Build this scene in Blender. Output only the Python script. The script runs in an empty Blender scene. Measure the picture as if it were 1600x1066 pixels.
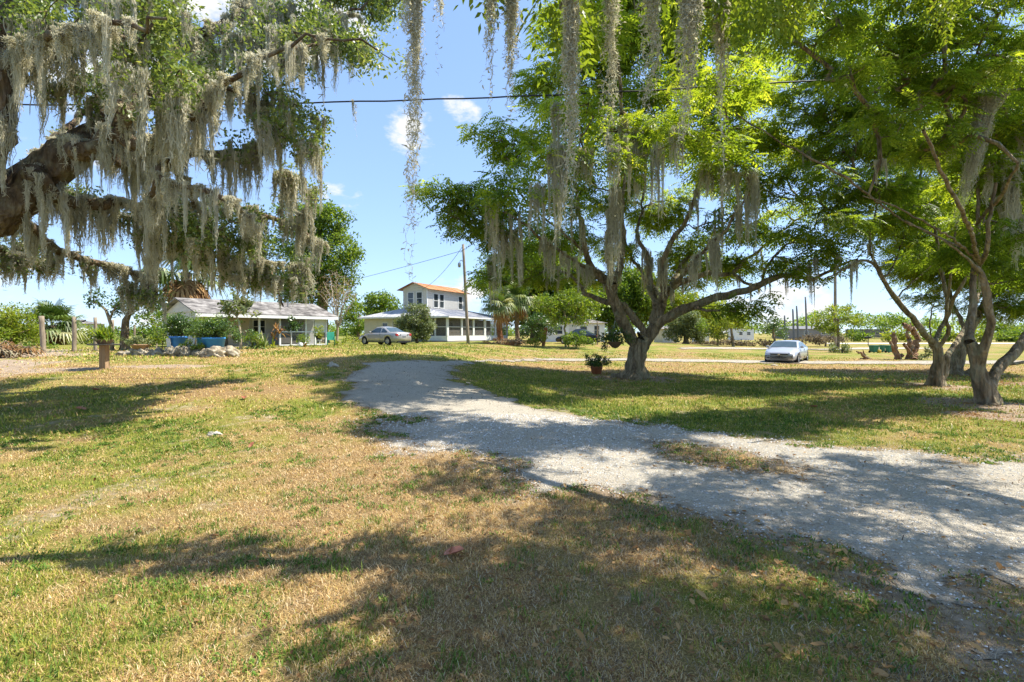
import bpy, math, random
import numpy as np
from mathutils import Vector, Matrix
C = bpy.context.scene.collection
SC = bpy.context.scene
rng = np.random.default_rng(7)
random.seed(7)
# ---------------------------------------------------------------- camera, sky, sun, exposure
EYE, F, HZ = 1.8, 800.0, 520.0           # eye height, focal length and horizon row for a 1600 wide frame
cam = bpy.data.cameras.new('camera'); camo = bpy.data.objects.new('camera', cam); C.objects.link(camo)
camo.location = (0, 0, EYE); camo.rotation_euler = (math.radians(90), 0, 0)
cam.sensor_width = 36; cam.lens = 18.0; cam.shift_y = -13 / 1600; cam.clip_end = 4000; cam.clip_start = 0.05
SC.camera = camo
SUN_EL, SUN_H = math.radians(58), Vector((0.985, 0.17, 0)).normalized()
sun_dir = Vector((SUN_H.x * math.cos(SUN_EL), SUN_H.y * math.cos(SUN_EL), math.sin(SUN_EL)))
sl = bpy.data.lights.new('sun', 'SUN'); so = bpy.data.objects.new('sun', sl); C.objects.link(so)
sl.energy = 2.4; sl.angle = math.radians(0.5); sl.color = (1, 0.94, 0.84)
so.rotation_euler = (-sun_dir).to_track_quat('-Z', 'Y').to_euler()
SC.view_settings.view_transform = 'Standard'; SC.view_settings.look = 'None'
SC.view_settings.exposure = 2.12; SC.view_settings.gamma = 1
try:
    SC.cycles.max_bounces = 8; SC.cycles.diffuse_bounces = 6; SC.cycles.transmission_bounces = 6
    SC.cycles.transparent_max_bounces = 8; SC.cycles.glossy_bounces = 2
    SC.cycles.caustics_reflective = False; SC.cycles.caustics_refractive = False
except Exception: pass
W = bpy.data.worlds.new('World'); SC.world = W; W.use_nodes = True
def world():
    nt = W.node_tree; nt.nodes.clear(); N = nt.nodes.new; L = nt.links.new
    out = N('ShaderNodeOutputWorld'); mx = N('ShaderNodeMixShader'); bg = N('ShaderNodeBackground'); bc = N('ShaderNodeBackground')
    sky = N('ShaderNodeTexSky'); sky.sky_type = 'NISHITA'; sky.sun_disc = False
    sky.sun_elevation = SUN_EL; sky.sun_rotation = math.atan2(SUN_H.x, SUN_H.y)
    sky.air_density = 0.9; sky.dust_density = 0.2; sky.ozone_density = 1.6
    gm = N('ShaderNodeGamma'); gm.inputs[1].default_value = .5; L(sky.outputs[0], gm.inputs[0]); tn = N('ShaderNodeMix'); tn.data_type = 'RGBA'; tn.blend_type = 'MULTIPLY'; tn.inputs[0].default_value = 1; L(gm.outputs[0], tn.inputs[6]); tn.inputs[7].default_value = (.54, .68, .90, 1)
    L(tn.outputs[2], bg.inputs[0]); bg.inputs[1].default_value = 0.15
    bc.inputs[0].default_value = (1, 1, 1, 1); bc.inputs[1].default_value = 0.25
    tc = N('ShaderNodeTexCoord')
    nz = N('ShaderNodeTexNoise'); nz.inputs['Scale'].default_value = 11; nz.inputs['Detail'].default_value = 7; nz.inputs['Roughness'].default_value = 0.6
    mp = N('ShaderNodeMapping'); mp.inputs['Scale'].default_value = (1, 1, 1.9)
    L(tc.outputs['Generated'], mp.inputs[0]); L(mp.outputs[0], nz.inputs['Vector'])
    total = None
    # clouds: direction (as seen over the yard), angular half width, weight
    for px, py, rad, wt in [(655, 208, 4.6, .95), (722, 186, 3.4, .75), (60, -40, 16, .9), (400, -10, 14, 1.0), (1240, 488, 6, 1.05), (1150, 500, 6, .8),
                            (90, 190, 7, .6), (530, 330, 4, .55), (720, 455, 5, .9), (270, 462, 6, .75), (1000, 480, 6, .6), (1450, 540, 6, .5), (1750, 450, 12, .6), (-300, 400, 18, .7)]:
        d = Vector(((px - 800) / F, 1, (HZ - py) / F)).normalized()
        dp = N('ShaderNodeVectorMath'); dp.operation = 'DOT_PRODUCT'; dp.inputs[1].default_value = d
        L(tc.outputs['Generated'], dp.inputs[0])
        mr = N('ShaderNodeMapRange'); mr.interpolation_type = 'SMOOTHSTEP'
        mr.inputs[1].default_value = math.cos(math.radians(rad)); mr.inputs[2].default_value = 1
        mr.inputs[3].default_value = 0; mr.inputs[4].default_value = wt
        L(dp.outputs['Value'], mr.inputs[0])
        if total is None: total = mr.outputs[0]
        else:
            a = N('ShaderNodeMath'); a.operation = 'MAXIMUM'; L(total, a.inputs[0]); L(mr.outputs[0], a.inputs[1]); total = a.outputs[0]
    k_ = N('ShaderNodeMath'); k_.operation = 'MULTIPLY_ADD'; L(nz.outputs[0], k_.inputs[0]); k_.inputs[1].default_value = 2.6; k_.inputs[2].default_value = -1.3
    m = N('ShaderNodeMath'); m.operation = 'ADD'; L(total, m.inputs[0]); L(k_.outputs[0], m.inputs[1])
    r = N('ShaderNodeMapRange'); r.interpolation_type = 'SMOOTHSTEP'; r.inputs[1].default_value = 0.62; r.inputs[2].default_value = 1.12
    L(m.outputs[0], r.inputs[0]); L(r.outputs[0], mx.inputs[0]); L(bg.outputs[0], mx.inputs[1]); L(bc.outputs[0], mx.inputs[2]); L(mx.outputs[0], out.inputs[0])
world()

# ---------------------------------------------------------------- helpers
def S(a, b, x):
    t = np.clip((np.asarray(x, float) - a) / (b - a), 0, 1); return t * t * (3 - 2 * t)
def hash2(ix, iy, seed):
    h = (ix.astype(np.int64) * 374761393 + iy.astype(np.int64) * 668265263 + seed * 982451653) & 0xffffffff
    h = ((h ^ (h >> 13)) * 1274126177) & 0xffffffff
    return ((h ^ (h >> 16)) & 0xffff) / 65535.0
def vnoise(x, y, seed=0):
    x = np.asarray(x, float); y = np.asarray(y, float)
    ix, iy = np.floor(x), np.floor(y); fx, fy = x - ix, y - iy
    fx = fx * fx * (3 - 2 * fx); fy = fy * fy * (3 - 2 * fy)
    a, b = hash2(ix, iy, seed), hash2(ix + 1, iy, seed); c, d = hash2(ix, iy + 1, seed), hash2(ix + 1, iy + 1, seed)
    return (a * (1 - fx) + b * fx) * (1 - fy) + (c * (1 - fx) + d * fx) * fy
def fbm(x, y, o=4, seed=0):
    t, a, n = 0, .5, 0
    for k in range(o):
        t = t + a * vnoise(x * 2 ** k + 17.3 * k, y * 2 ** k - 9.1 * k, seed + k); n += a; a *= .5
    return t / n
def G(x, y):                                                        # height of the ground
    x = np.asarray(x, float); y = np.asarray(y, float)
    l = S(3, -6, x - 0.06 * (y - 20))
    zl = .85 * l * S(6, 20, y); zr = .7 * S(30, 55, y) * S(36, 12, x)
    return (zl + (1 - l) * zr) * S(260, 120, y)
def P(px, py, D): return np.array([(px - 800) / F * D, D, EYE + (HZ - py) / F * D])
def onG(px, py):
    for D in np.arange(1.5, 400, .05):
        if EYE + (HZ - py) / F * D <= float(G((px - 800) / F * D, D)): break
    return np.array([(px - 800) / F * D, D, float(G((px - 800) / F * D, D))])
def gp(px, D): x = (px - 800) / F * D; return (x, D, float(G(x, D)))
def npmesh(name, V, F4=None, F3=None, attrs=None, smooth=False):
    me = bpy.data.meshes.new(name); V = np.asarray(V, np.float32); me.vertices.add(len(V)); me.vertices.foreach_set('co', V.ravel())
    F4 = np.zeros((0, 4), int) if F4 is None else np.asarray(F4); F3 = np.zeros((0, 3), int) if F3 is None else np.asarray(F3)
    n = len(F4) + len(F3); idx = np.concatenate([F4.ravel(), F3.ravel()]).astype(np.int32)
    me.loops.add(len(idx)); me.loops.foreach_set('vertex_index', idx); me.polygons.add(n)
    st = np.concatenate([np.arange(len(F4)) * 4, len(F4) * 4 + np.arange(len(F3)) * 3]).astype(np.int32)
    me.polygons.foreach_set('loop_start', st)
    me.polygons.foreach_set('use_smooth', np.full(n, smooth, bool))
    for k, a in (attrs or {}).items():
        a = np.asarray(a, np.float32)
        if a.ndim == 1: at = me.attributes.new(k, 'FLOAT', 'POINT'); at.data.foreach_set('value', a)
        else:
            at = me.attributes.new(k, 'FLOAT_COLOR', 'POINT'); at.data.foreach_set('color', np.concatenate([a, np.ones((len(a), 1), np.float32)], 1).ravel())
    me.update(calc_edges=True); me.validate(); return me
def link(name, me, mats, parent=None):
    o = bpy.data.objects.new(name, me); C.objects.link(o)
    if mats is not None and not len(me.materials):
        for m in (mats if isinstance(mats, (list, tuple)) else [mats]): me.materials.append(m)
    if parent is not None: o.parent = parent
    return o
def tag(o, label=None, cat=None, group=None, kind=None):
    for k, v in (('label', label), ('category', cat), ('group', group), ('kind', kind)):
        if v: o[k] = v
    return o
def thing(name, label, cat, loc=(0, 0, 0), rotz=0, group=None):
    o = bpy.data.objects.new(name, None); C.objects.link(o); o.location = [float(v) for v in loc]; o.rotation_euler = (0, 0, rotz)
    o.empty_display_size = .1; return tag(o, label, cat, group)
class MB:                                                           # collects solid shapes into one mesh
    def __init__(s): s.v = []; s.f = []
    def add(s, vs, fs):
        b = len(s.v); s.v += [tuple(map(float, v)) for v in vs]; s.f += [tuple(i + b for i in f) for f in fs]; return s
    def box(s, x0, x1, y0, y1, z0, z1):
        return s.add([(x0, y0, z0), (x1, y0, z0), (x1, y1, z0), (x0, y1, z0), (x0, y0, z1), (x1, y0, z1), (x1, y1, z1), (x0, y1, z1)],
                     [(0, 3, 2, 1), (4, 5, 6, 7), (0, 1, 5, 4), (1, 2, 6, 5), (2, 3, 7, 6), (3, 0, 4, 7)])
    def tube(s, pts, rad, n=8, caps=True):
        pts = [Vector(p) for p in pts]; rad = rad if isinstance(rad, (list, tuple)) else [rad] * len(pts); vs = []
        for i, p in enumerate(pts):
            d = (pts[min(i + 1, len(pts) - 1)] - pts[max(i - 1, 0)]).normalized()
            u = d.orthogonal() if i == 0 else (u - d * u.dot(d)); u.normalize(); w = d.cross(u)
            for k in range(n): a = 2 * math.pi * k / n; vs.append(p + (u * math.cos(a) + w * math.sin(a)) * rad[i])
        fs = [(i * n + k, i * n + (k + 1) % n, (i + 1) * n + (k + 1) % n, (i + 1) * n + k) for i in range(len(pts) - 1) for k in range(n)]
        if caps: fs += [tuple(range(n - 1, -1, -1)), tuple((len(pts) - 1) * n + k for k in range(n))]
        return s.add(vs, fs)
    def lathe(s, prof, n=24, c=(0, 0, 0)):
        vs = [(c[0] + r * math.cos(2 * math.pi * k / n), c[1] + r * math.sin(2 * math.pi * k / n), c[2] + z) for r, z in prof for k in range(n)]
        fs = [(i * n + k, i * n + (k + 1) % n, (i + 1) * n + (k + 1) % n, (i + 1) * n + k) for i in range(len(prof) - 1) for k in range(n)]
        return s.add(vs, fs)
    def slab(s, poly, th):                                          # 3-D polygon thickened along its normal
        p = [Vector(q) for q in poly]; nn = (p[1] - p[0]).cross(p[2] - p[0]).normalized() * th; k = len(p)
        return s.add(p + [q + nn for q in p], [tuple(range(k - 1, -1, -1)), tuple(range(k, 2 * k))] + [(i, (i + 1) % k, k + (i + 1) % k, k + i) for i in range(k)])
    def build(s, name, m, parent=None, smooth=False, bevel=0):
        me = bpy.data.meshes.new(name); me.from_pydata(s.v, [], s.f); me.update()
        if smooth:
            me.polygons.foreach_set('use_smooth', np.ones(len(me.polygons), bool))
        o = link(name, me, m, parent)
        if bevel: b = o.modifiers.new('bevel', 'BEVEL'); b.width = bevel; b.segments = 2; b.limit_method = 'ANGLE'
        return o

# ---------------------------------------------------------------- materials
def nodes(name):
    m = bpy.data.materials.new(name); m.use_nodes = True; nt = m.node_tree; nt.nodes.clear()
    return m, nt, nt.nodes.new, nt.links.new
def ramp(N, L, fac, stops):
    r = N('ShaderNodeValToRGB'); e = r.color_ramp.elements
    while len(e) < len(stops): e.new(.5)
    for i, (p, c) in enumerate(stops): e[i].position = p; e[i].color = (*c, 1)
    if fac is not None: L(fac, r.inputs[0])
    return r.outputs[0]
def noise(N, L, co, scale, detail=5, rough=.6, dist=0, kind='ShaderNodeTexNoise'):
    n = N(kind); n.inputs['Scale'].default_value = scale; n.inputs['Detail'].default_value = detail; n.inputs['Roughness'].default_value = rough
    n.inputs['Distortion'].default_value = dist
    if co is not None: L(co, n.inputs['Vector'])
    return n.outputs[0]
def mixc(N, L, f, a, b, mode='MIX'):
    m = N('ShaderNodeMix'); m.data_type = 'RGBA'; m.blend_type = mode
    for v, i in ((f, 0), (a, 6), (b, 7)):
        if isinstance(v, (int, float)): m.inputs[i].default_value = v
        elif isinstance(v, tuple): m.inputs[i].default_value = (*v, 1)
        else: L(v, m.inputs[i])
    return m.outputs[2]
def mat(name, stops, scale=3, rough=.6, metal=0, bump=0, bscale=None, stretch=(1, 1, 1), spec=.4, detail=6, coat=0):
    """principled, colour ramped over noise in object space, with bump"""
    m, nt, N, L = nodes(name)
    p = N('ShaderNodeBsdfPrincipled'); o = N('ShaderNodeOutputMaterial'); L(p.outputs[0], o.inputs[0])
    tc = N('ShaderNodeTexCoord'); mp = N('ShaderNodeMapping'); mp.inputs['Scale'].default_value = stretch; L(tc.outputs['Object'], mp.inputs[0])
    n = noise(N, L, mp.outputs[0], scale, detail, .65)
    if len(stops) == 1: stops = [tuple(c * .88 for c in stops[0]), stops[0]]
    if len(stops[0]) == 3: stops = [(.3 + .4 * i / (len(stops) - 1), c) for i, c in enumerate(stops)]
    L(ramp(N, L, n, stops), p.inputs['Base Color'])
    p.inputs['Roughness'].default_value = rough; p.inputs['Metallic'].default_value = metal; p.inputs['Specular IOR Level'].default_value = spec
    if coat: p.inputs['Coat Weight'].default_value = coat
    if bump:
        b = N('ShaderNodeBump'); b.inputs['Strength'].default_value = bump; b.inputs['Distance'].default_value = .02
        L(noise(N, L, mp.outputs[0], bscale or scale * 3, 6, .7), b.inputs['Height']); L(b.outputs[0], p.inputs['Normal'])
    return m
def leafmat(name, stops, trans=.45, tcol=(1.0, 1.0, .45), rough=.45, spec=.35):
    """two-sided leaf: glossy front plus light coming through; 'tint' is each leaf's own colour"""
    m, nt, N, L = nodes(name); o = N('ShaderNodeOutputMaterial'); at = N('ShaderNodeAttribute'); at.attribute_name = 'tint'
    c = ramp(N, L, at.outputs['Fac'], stops)
    p = N('ShaderNodeBsdfPrincipled'); p.inputs['Roughness'].default_value = rough; p.inputs['Specular IOR Level'].default_value = spec; L(c, p.inputs['Base Color'])
    t = N('ShaderNodeBsdfTranslucent'); L(mixc(N, L, 1.0, c, tuple(tcol), 'MULTIPLY'), t.inputs[0])
    mx = N('ShaderNodeMixShader'); mx.inputs[0].default_value = trans
    L(p.outputs[0], mx.inputs[1]); L(t.outputs[0], mx.inputs[2]); L(mx.outputs[0], o.inputs[0]); return m
M = {}
M['leaf_shade'] = leafmat('compound_leaf', [(0, (.06, .115, .016)), (.45, (.18, .27, .035)), (.75, (.34, .42, .055)), (1, (.56, .57, .11))], .58, (1.62, 1.48, .5))
M['leaf_lime'] = leafmat('lime_leaf', [(0, (.06, .12, .015)), (.5, (.17, .25, .03)), (1, (.36, .41, .07))], .5, (1.45, 1.3, .5))
M['leaf_oak'] = leafmat('oak_leaf', [(0, (.045, .08, .022)), (.5, (.13, .19, .05)), (.85, (.25, .31, .095)), (1, (.42, .44, .18))], .42, (1.4, 1.35, .6), .38, .5)
M['leaf_far'] = leafmat('broad_leaf', [(0, (.05, .10, .014)), (.5, (.14, .22, .028)), (1, (.34, .40, .07))], .5, (1.4, 1.35, .5))
M['leaf_yellow'] = leafmat('yellow_green_leaf', [(0, (.10, .17, .02)), (.5, (.24, .30, .03)), (1, (.46, .44, .06))], .45, (1.3, 1.25, .5))
M['leaf_dark'] = leafmat('dark_leaf', [(0, (.025, .06, .014)), (.5, (.07, .13, .025)), (1, (.19, .27, .05))], .3, (1.3, 1.3, .5), .35, .5)
M['leaf_grey'] = leafmat('grey_green_leaf', [(0, (.08, .11, .04)), (.5, (.19, .23, .09)), (1, (.36, .37, .18))], .35)
M['leaf_palm'] = leafmat('palm_leaf', [(0, (.05, .09, .02)), (.5, (.13, .19, .04)), (.9, (.34, .36, .14)), (1, (.5, .46, .26))], .3, (1.2, 1.2, .5))
M['leaf_dead'] = leafmat('dead_leaf', [(0, (.16, .08, .035)), (.5, (.32, .18, .07)), (1, (.5, .32, .14))], .3, (1, .9, .6), .7, .2)
M['leaf_dry'] = leafmat('dry_brush_leaf', [(0, (.08, .065, .045)), (.5, (.20, .16, .105)), (1, (.34, .29, .19))], .3, (1, .95, .7), .8, .1)
M['leaf_red'] = leafmat('red_leaf', [(0, (.34, .11, .05)), (1, (.58, .24, .14))], .2, (1, .6, .5))
M['moss'] = leafmat('spanish_moss', [(0, (.34, .325, .24)), (.5, (.60, .575, .455)), (1, (.84, .81, .69))], .48, (1, .97, .8), .9, .1)
M['twig_pale'] = mat('pale_twigs', [(.25, .2, .13), (.42, .35, .24)], 6)
def barkmat(name, stops, stretch=(1, 1, .28), scale=5, bump=.9):
    m, nt, N, L = nodes(name); p = N('ShaderNodeBsdfPrincipled'); o = N('ShaderNodeOutputMaterial'); L(p.outputs[0], o.inputs[0])
    tc = N('ShaderNodeTexCoord'); mp = N('ShaderNodeMapping'); mp.inputs['Scale'].default_value = stretch; L(tc.outputs['Object'], mp.inputs[0])
    n1 = noise(N, L, mp.outputs[0], scale, 8, .7, .6); n2 = noise(N, L, tc.outputs['Object'], 2.2, 5, .6)
    c = ramp(N, L, n1, stops); li = ramp(N, L, n2, [(.52, (0, 0, 0)), (.66, (1, 1, 1))])
    L(mixc(N, L, li, c, mixc(N, L, .55, c, (.30, .30, .19))), p.inputs['Base Color']); p.inputs['Roughness'].default_value = .9; p.inputs['Specular IOR Level'].default_value = .15
    v = N('ShaderNodeTexVoronoi'); v.inputs['Scale'].default_value = scale * 2.2; L(mp.outputs[0], v.inputs['Vector'])
    ad = N('ShaderNodeMath'); ad.operation = 'ADD'; L(n1, ad.inputs[0]); L(v.outputs['Distance'], ad.inputs[1])
    b = N('ShaderNodeBump'); b.inputs['Strength'].default_value = bump; b.inputs['Distance'].default_value = .12; L(ad.outputs[0], b.inputs['Height']); L(b.outputs[0], p.inputs['Normal'])
    return m
M['bark'] = barkmat('grey_bark', [(.32, (.06, .043, .025)), (.46, (.22, .165, .10)), (.68, (.44, .35, .225))], bump=1.0)
M['bark_oak'] = barkmat('oak_bark', [(.32, (.03, .02, .012)), (.48, (.13, .09, .055)), (.68, (.27, .205, .135))])
M['bark_palm'] = barkmat('palm_bark', [(.3, (.13, .09, .06)), (.5, (.27, .2, .13)), (.75, (.45, .36, .26))], (1, 1, 2.5), 4)
M['bark_orange'] = barkmat('orange_bark', [(.3, (.16, .06, .025)), (.5, (.36, .15, .06)), (.75, (.5, .26, .12))], (1, 1, 2.5), 4)
M['dead_wood'] = barkmat('dead_wood', [(.3, (.10, .055, .03)), (.5, (.28, .16, .09)), (.75, (.46, .32, .2))])
M['wood_post'] = mat('weathered_post', [(.12, .09, .06), (.25, .20, .14), (.36, .30, .22)], 5, .9, bump=.5, stretch=(3, 3, .4))
M['wood_new'] = mat('post_timber', [(.24, .15, .08), (.38, .26, .15)], 4, .85, bump=.3, stretch=(4, 4, .4))
M['pale_stone'] = mat('pale_stone', [(.35, .31, .24), (.55, .5, .41)], 9, .95, bump=.8, bscale=20)
M['rock'] = mat('lime_rock', [(.05, .04, .028), (.30, .25, .17), (.56, .5, .38)], 3.5, .95, bump=1, bscale=9)
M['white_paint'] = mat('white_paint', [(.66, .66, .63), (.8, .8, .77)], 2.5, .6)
M['grey_paint'] = mat('pale_grey_paint', [(.5, .5, .47), (.62, .61, .57)], 2, .7)  # even pale grey, duller than the white paint
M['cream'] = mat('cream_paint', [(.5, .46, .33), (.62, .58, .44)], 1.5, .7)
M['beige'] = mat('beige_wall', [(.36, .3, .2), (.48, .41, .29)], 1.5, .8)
M['glass'] = mat('window_glass', [(.02, .025, .03), (.05, .06, .065)], 1.2, .08, spec=.6)
M['dark'] = mat('dark_room', [(.03, .027, .024), (.05, .045, .04)], 2, .9)
M['black'] = mat('black_plastic', [(.012, .012, .013), (.02, .02, .02)], 5, .5)
M['tyre'] = mat('tyre_rubber', [(.012, .012, .012), (.022, .021, .02)], 8, .85)
M['rim'] = mat('alloy_rim', [(.45, .45, .46), (.6, .6, .6)], 4, .3, .8)
M['chrome'] = mat('chrome', [(.6, .6, .6), (.7, .7, .7)], 3, .15, 1)
M['paint_silver'] = mat('silver_paint', [(.40, .37, .335), (.44, .41, .37)], 2, .3, .45, coat=.6)
M['paint_white'] = mat('silver_white_paint', [(.38, .39, .41), (.43, .44, .46)], 2, .32, .3, coat=.6)
M['paint_dark'] = mat('dark_paint', [(.015, .017, .022), (.03, .03, .035)], 2, .2, .3, coat=.8)
M['car_glass'] = mat('car_glass', [(.03, .05, .055), (.06, .09, .095)], 1.5, .05, spec=.8)
M['lamp_red'] = mat('red_lens', [(.35, .015, .02), (.5, .04, .04)], 5, .2)
M['lamp_clear'] = mat('clear_lens', [(.03, .04, .05), (.16, .18, .2)], 14, .1, spec=.8)
M['tub_blue'] = mat('blue_plastic', [(.04, .19, .55), (.06, .26, .68)], 3, .45)
M['tub_cyan'] = mat('light_blue_plastic', [(.05, .27, .66), (.08, .36, .82)], 3, .45)
M['terracotta'] = mat('terracotta', [(.36, .12, .055), (.52, .2, .1)], 5, .85, bump=.2)
M['clay'] = mat('clay_bowl', [(.33, .19, .1), (.48, .3, .18)], 5, .85, bump=.2)
M['soil'] = mat('potting_soil', [(.03, .02, .012), (.08, .055, .035)], 12, 1, bump=.8)
M['green_plastic'] = mat('green_plastic', [(.02, .13, .07), (.04, .2, .11)], 4, .5)
M['teal_plastic'] = mat('teal_plastic', [(.02, .22, .14), (.04, .32, .2)], 4, .5)
M['yellow'] = mat('yellow_lid', [(.6, .38, .03), (.7, .48, .05)], 4, .5)
M['cable'] = mat('black_cable', [(.012, .012, .014), (.03, .03, .032)], 9, .6)
M['galv'] = mat('grey_steel', [(.2, .2, .2), (.32, .32, .31)], 5, .5, .4)
M['grey_block'] = mat('grey_block', [(.17, .165, .16), (.25, .24, .235)], .3, .9)
M['slate'] = mat('dark_grey_cladding', [(.12, .125, .13), (.17, .17, .175)], .4, .8)
M['plaque'] = mat('paper_label', [(.5, .47, .42), (.72, .7, .66)], 12, .8)
M['red_paint'] = mat('red_pot', [(.4, .06, .03), (.5, .1, .05)], 4, .5)
M['blue_tarp'] = mat('blue_tarp', [(.04, .1, .3), (.1, .2, .45)], 4, .5)
M['basket'] = mat('coir_basket', [(.12, .07, .04), (.24, .15, .09)], 10, 1, bump=.6)
def roofmat(name, stops, wscale=7, bump=.5, axis='X', iso=False):
    m, nt, N, L = nodes(name); p = N('ShaderNodeBsdfPrincipled'); o = N('ShaderNodeOutputMaterial'); L(p.outputs[0], o.inputs[0])
    tc = N('ShaderNodeTexCoord'); mp = N('ShaderNodeMapping'); mp.inputs['Scale'].default_value = (1.1, 1.1, 1.1) if iso else (2.2, .25, .25) if axis == 'X' else (.25, 2.2, .25)
    L(tc.outputs['Object'], mp.inputs[0]); n = noise(N, L, mp.outputs[0], 1.3, 7, .7); L(ramp(N, L, n, stops), p.inputs['Base Color'])
    w = N('ShaderNodeTexWave'); w.bands_direction = axis; w.inputs['Scale'].default_value = wscale; L(tc.outputs['Object'], w.inputs['Vector'])
    b = N('ShaderNodeBump'); b.inputs['Strength'].default_value = bump; b.inputs['Distance'].default_value = .03; L(w.outputs[1], b.inputs['Height']); L(b.outputs[0], p.inputs['Normal'])
    p.inputs['Roughness'].default_value = .75; p.inputs['Specular IOR Level'].default_value = .25; return m
M['roof_tin'] = roofmat('grey_tin_roof', [(.42, (.05, .07, .12)), (.52, (.20, .21, .24)), (.64, (.42, .41, .39))])
M['roof_rust'] = roofmat('rusty_tin_roof', [(.38, (.17, .06, .025)), (.5, (.38, .155, .055)), (.64, (.52, .33, .16))])
M['roof_white'] = roofmat('white_roof', [(.38, (.06, .055, .05)), (.5, (.17, .155, .14)), (.64, (.32, .30, .275))], 3, .12, 'X', True)
def sidingmat(name, base, period):
    m, nt, N, L = nodes(name); p = N('ShaderNodeBsdfPrincipled'); o = N('ShaderNodeOutputMaterial'); L(p.outputs[0], o.inputs[0])
    tc = N('ShaderNodeTexCoord'); w = N('ShaderNodeTexWave'); w.bands_direction = 'Z'; w.wave_profile = 'SAW'; w.inputs['Scale'].default_value = .314 / period; L(tc.outputs['Object'], w.inputs['Vector'])
    n = noise(N, L, tc.outputs['Object'], 2.5, 6, .65); L(ramp(N, L, n, [(.3, tuple(c * .82 for c in base)), (.7, base)]), p.inputs['Base Color'])
    b = N('ShaderNodeBump'); b.inputs['Strength'].default_value = 1; b.inputs['Distance'].default_value = .05; L(w.outputs[1], b.inputs['Height']); L(b.outputs[0], p.inputs['Normal'])
    p.inputs['Roughness'].default_value = .65; return m
M['siding'] = sidingmat('white_lap_siding', (.66, .64, .59), .22)
M['siding_grey'] = sidingmat('grey_lap_siding', (.66, .65, .62), .2)
def screenmat():
    m, nt, N, L = nodes('insect_screen'); o = N('ShaderNodeOutputMaterial'); d = N('ShaderNodeBsdfDiffuse'); t = N('ShaderNodeBsdfTransparent'); mx = N('ShaderNodeMixShader')
    d.inputs[0].default_value = (.17, .155, .135, 1); mx.inputs[0].default_value = .45; L(t.outputs[0], mx.inputs[1]); L(d.outputs[0], mx.inputs[2]); L(mx.outputs[0], o.inputs[0]); return m
M['screen'] = screenmat()
# ---------------------------------------------------------------- ground, drive, grass
TREE_BASES = []                                                     # bare earth round the trunks: (x, y, radius)
def base_at(px, py): return onG(px, py)
B_SHADE, B_R1, B_R2, B_R3 = base_at(992, 592), base_at(1466, 604), base_at(1541, 632), base_at(1497, 586)
for b, r in ((B_SHADE, 2.4), (B_R1, 1.8), (B_R2, 2.2), (B_R3, 1.5)): TREE_BASES.append((b[0], b[1], r))
for px, py, r in ((1590, 600, 1.6), (1560, 650, 1.0)): q = onG(px, py); TREE_BASES.append((q[0], q[1], r))
def outline(px): return np.array([onG(*p)[:2] for p in px])
DRIVE = outline([(572, 567), (630, 563.5), (690, 564), (740, 566), (725, 572), (705, 578), (706, 588), (735, 604), (790, 622), (850, 637), (920, 650), (1000, 663), (1100, 678), (1200, 690), (1320, 702), (1450, 715), (1600, 728)]) .tolist()
DRIVE += [[9.5, 6.2], [10, 3.6], [6, 2.95]]
DRIVE += outline([(1600, 925), (1530, 908), (1490, 930), (1450, 965), (1410, 955), (1400, 905), (1340, 868), (1250, 845), (1170, 818), (1100, 792), (1020, 770), (940, 757), (850, 752), (790, 728), (730, 706), (660, 698), (590, 684), (575, 668), (640, 655), (600, 640), (560, 632), (536, 615), (538, 600), (550, 588), (558, 577)]).tolist()
DRIVE = np.array(DRIVE)
TRACK = outline([(690, 564.5), (770, 561.5), (845, 559.8), (960, 560), (1080, 561.5), (1200, 563.5), (1330, 565), (1470, 564), (1620, 564), (1620, 569), (1460, 570), (1300, 569.5), (1190, 568.5), (1080, 566.5), (960, 564.5), (860, 564), (770, 566), (690, 569)])
TRACK2 = outline([(1060, 543.5), (1190, 544), (1340, 543.5), (1500, 543), (1500, 545.6), (1330, 546.3), (1180, 546.6), (1060, 546)])
PATCH = outline([(1010, 690), (1090, 694), (1160, 708), (1250, 738), (1240, 746), (1160, 742), (1090, 728), (1030, 708)])       # grass island on the drive
def sdf(x, y, poly):
    x = np.asarray(x, float); y = np.asarray(y, float); d = np.full(x.shape, 1e9); ins = np.zeros(x.shape, bool); n = len(poly)
    for i in range(n):
        ax, ay = poly[i]; bx, by = poly[(i + 1) % n]; ex, ey = bx - ax, by - ay
        t = np.clip(((x - ax) * ex + (y - ay) * ey) / (ex * ex + ey * ey + 1e-12), 0, 1)
        d = np.minimum(d, (x - ax - t * ex) ** 2 + (y - ay - t * ey) ** 2)
        c = ((ay > y) != (by > y)) & (x < (bx - ax) * (y - ay) / (by - ay + 1e-12) + ax); ins ^= c
    return np.where(ins, -1, 1) * np.sqrt(d)
def drive_depth(x, y):                                              # > 0 on the gravel, ragged at its edges
    rag = (fbm(x * 1.6, y * 1.6, 4, 3) - .5) * 1.1 + (fbm(x * 7, y * 7, 3, 5) - .5) * .35
    near = S(9.5, 6.5, np.asarray(y) - .15 * np.asarray(x)); rag = rag + near * ((fbm(x * 1.1 + 5, y * 1.1, 4, 51) - .5) * 1.3 + (fbm(x * 4.5, y * 4.5, 3, 52) - .5) * .9 + .16)
    d = -sdf(x, y, DRIVE) + rag * np.clip(np.asarray(y) / 7, .6, 1.2)
    isl = -sdf(x, y, PATCH) + rag * .5
    d = np.minimum(d, -isl)
    d2 = np.maximum(-sdf(x, y, TRACK) + rag * .9 - .15, -sdf(x, y, TRACK2) + rag * .6 - .1)
    return np.maximum(d, d2)
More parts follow.
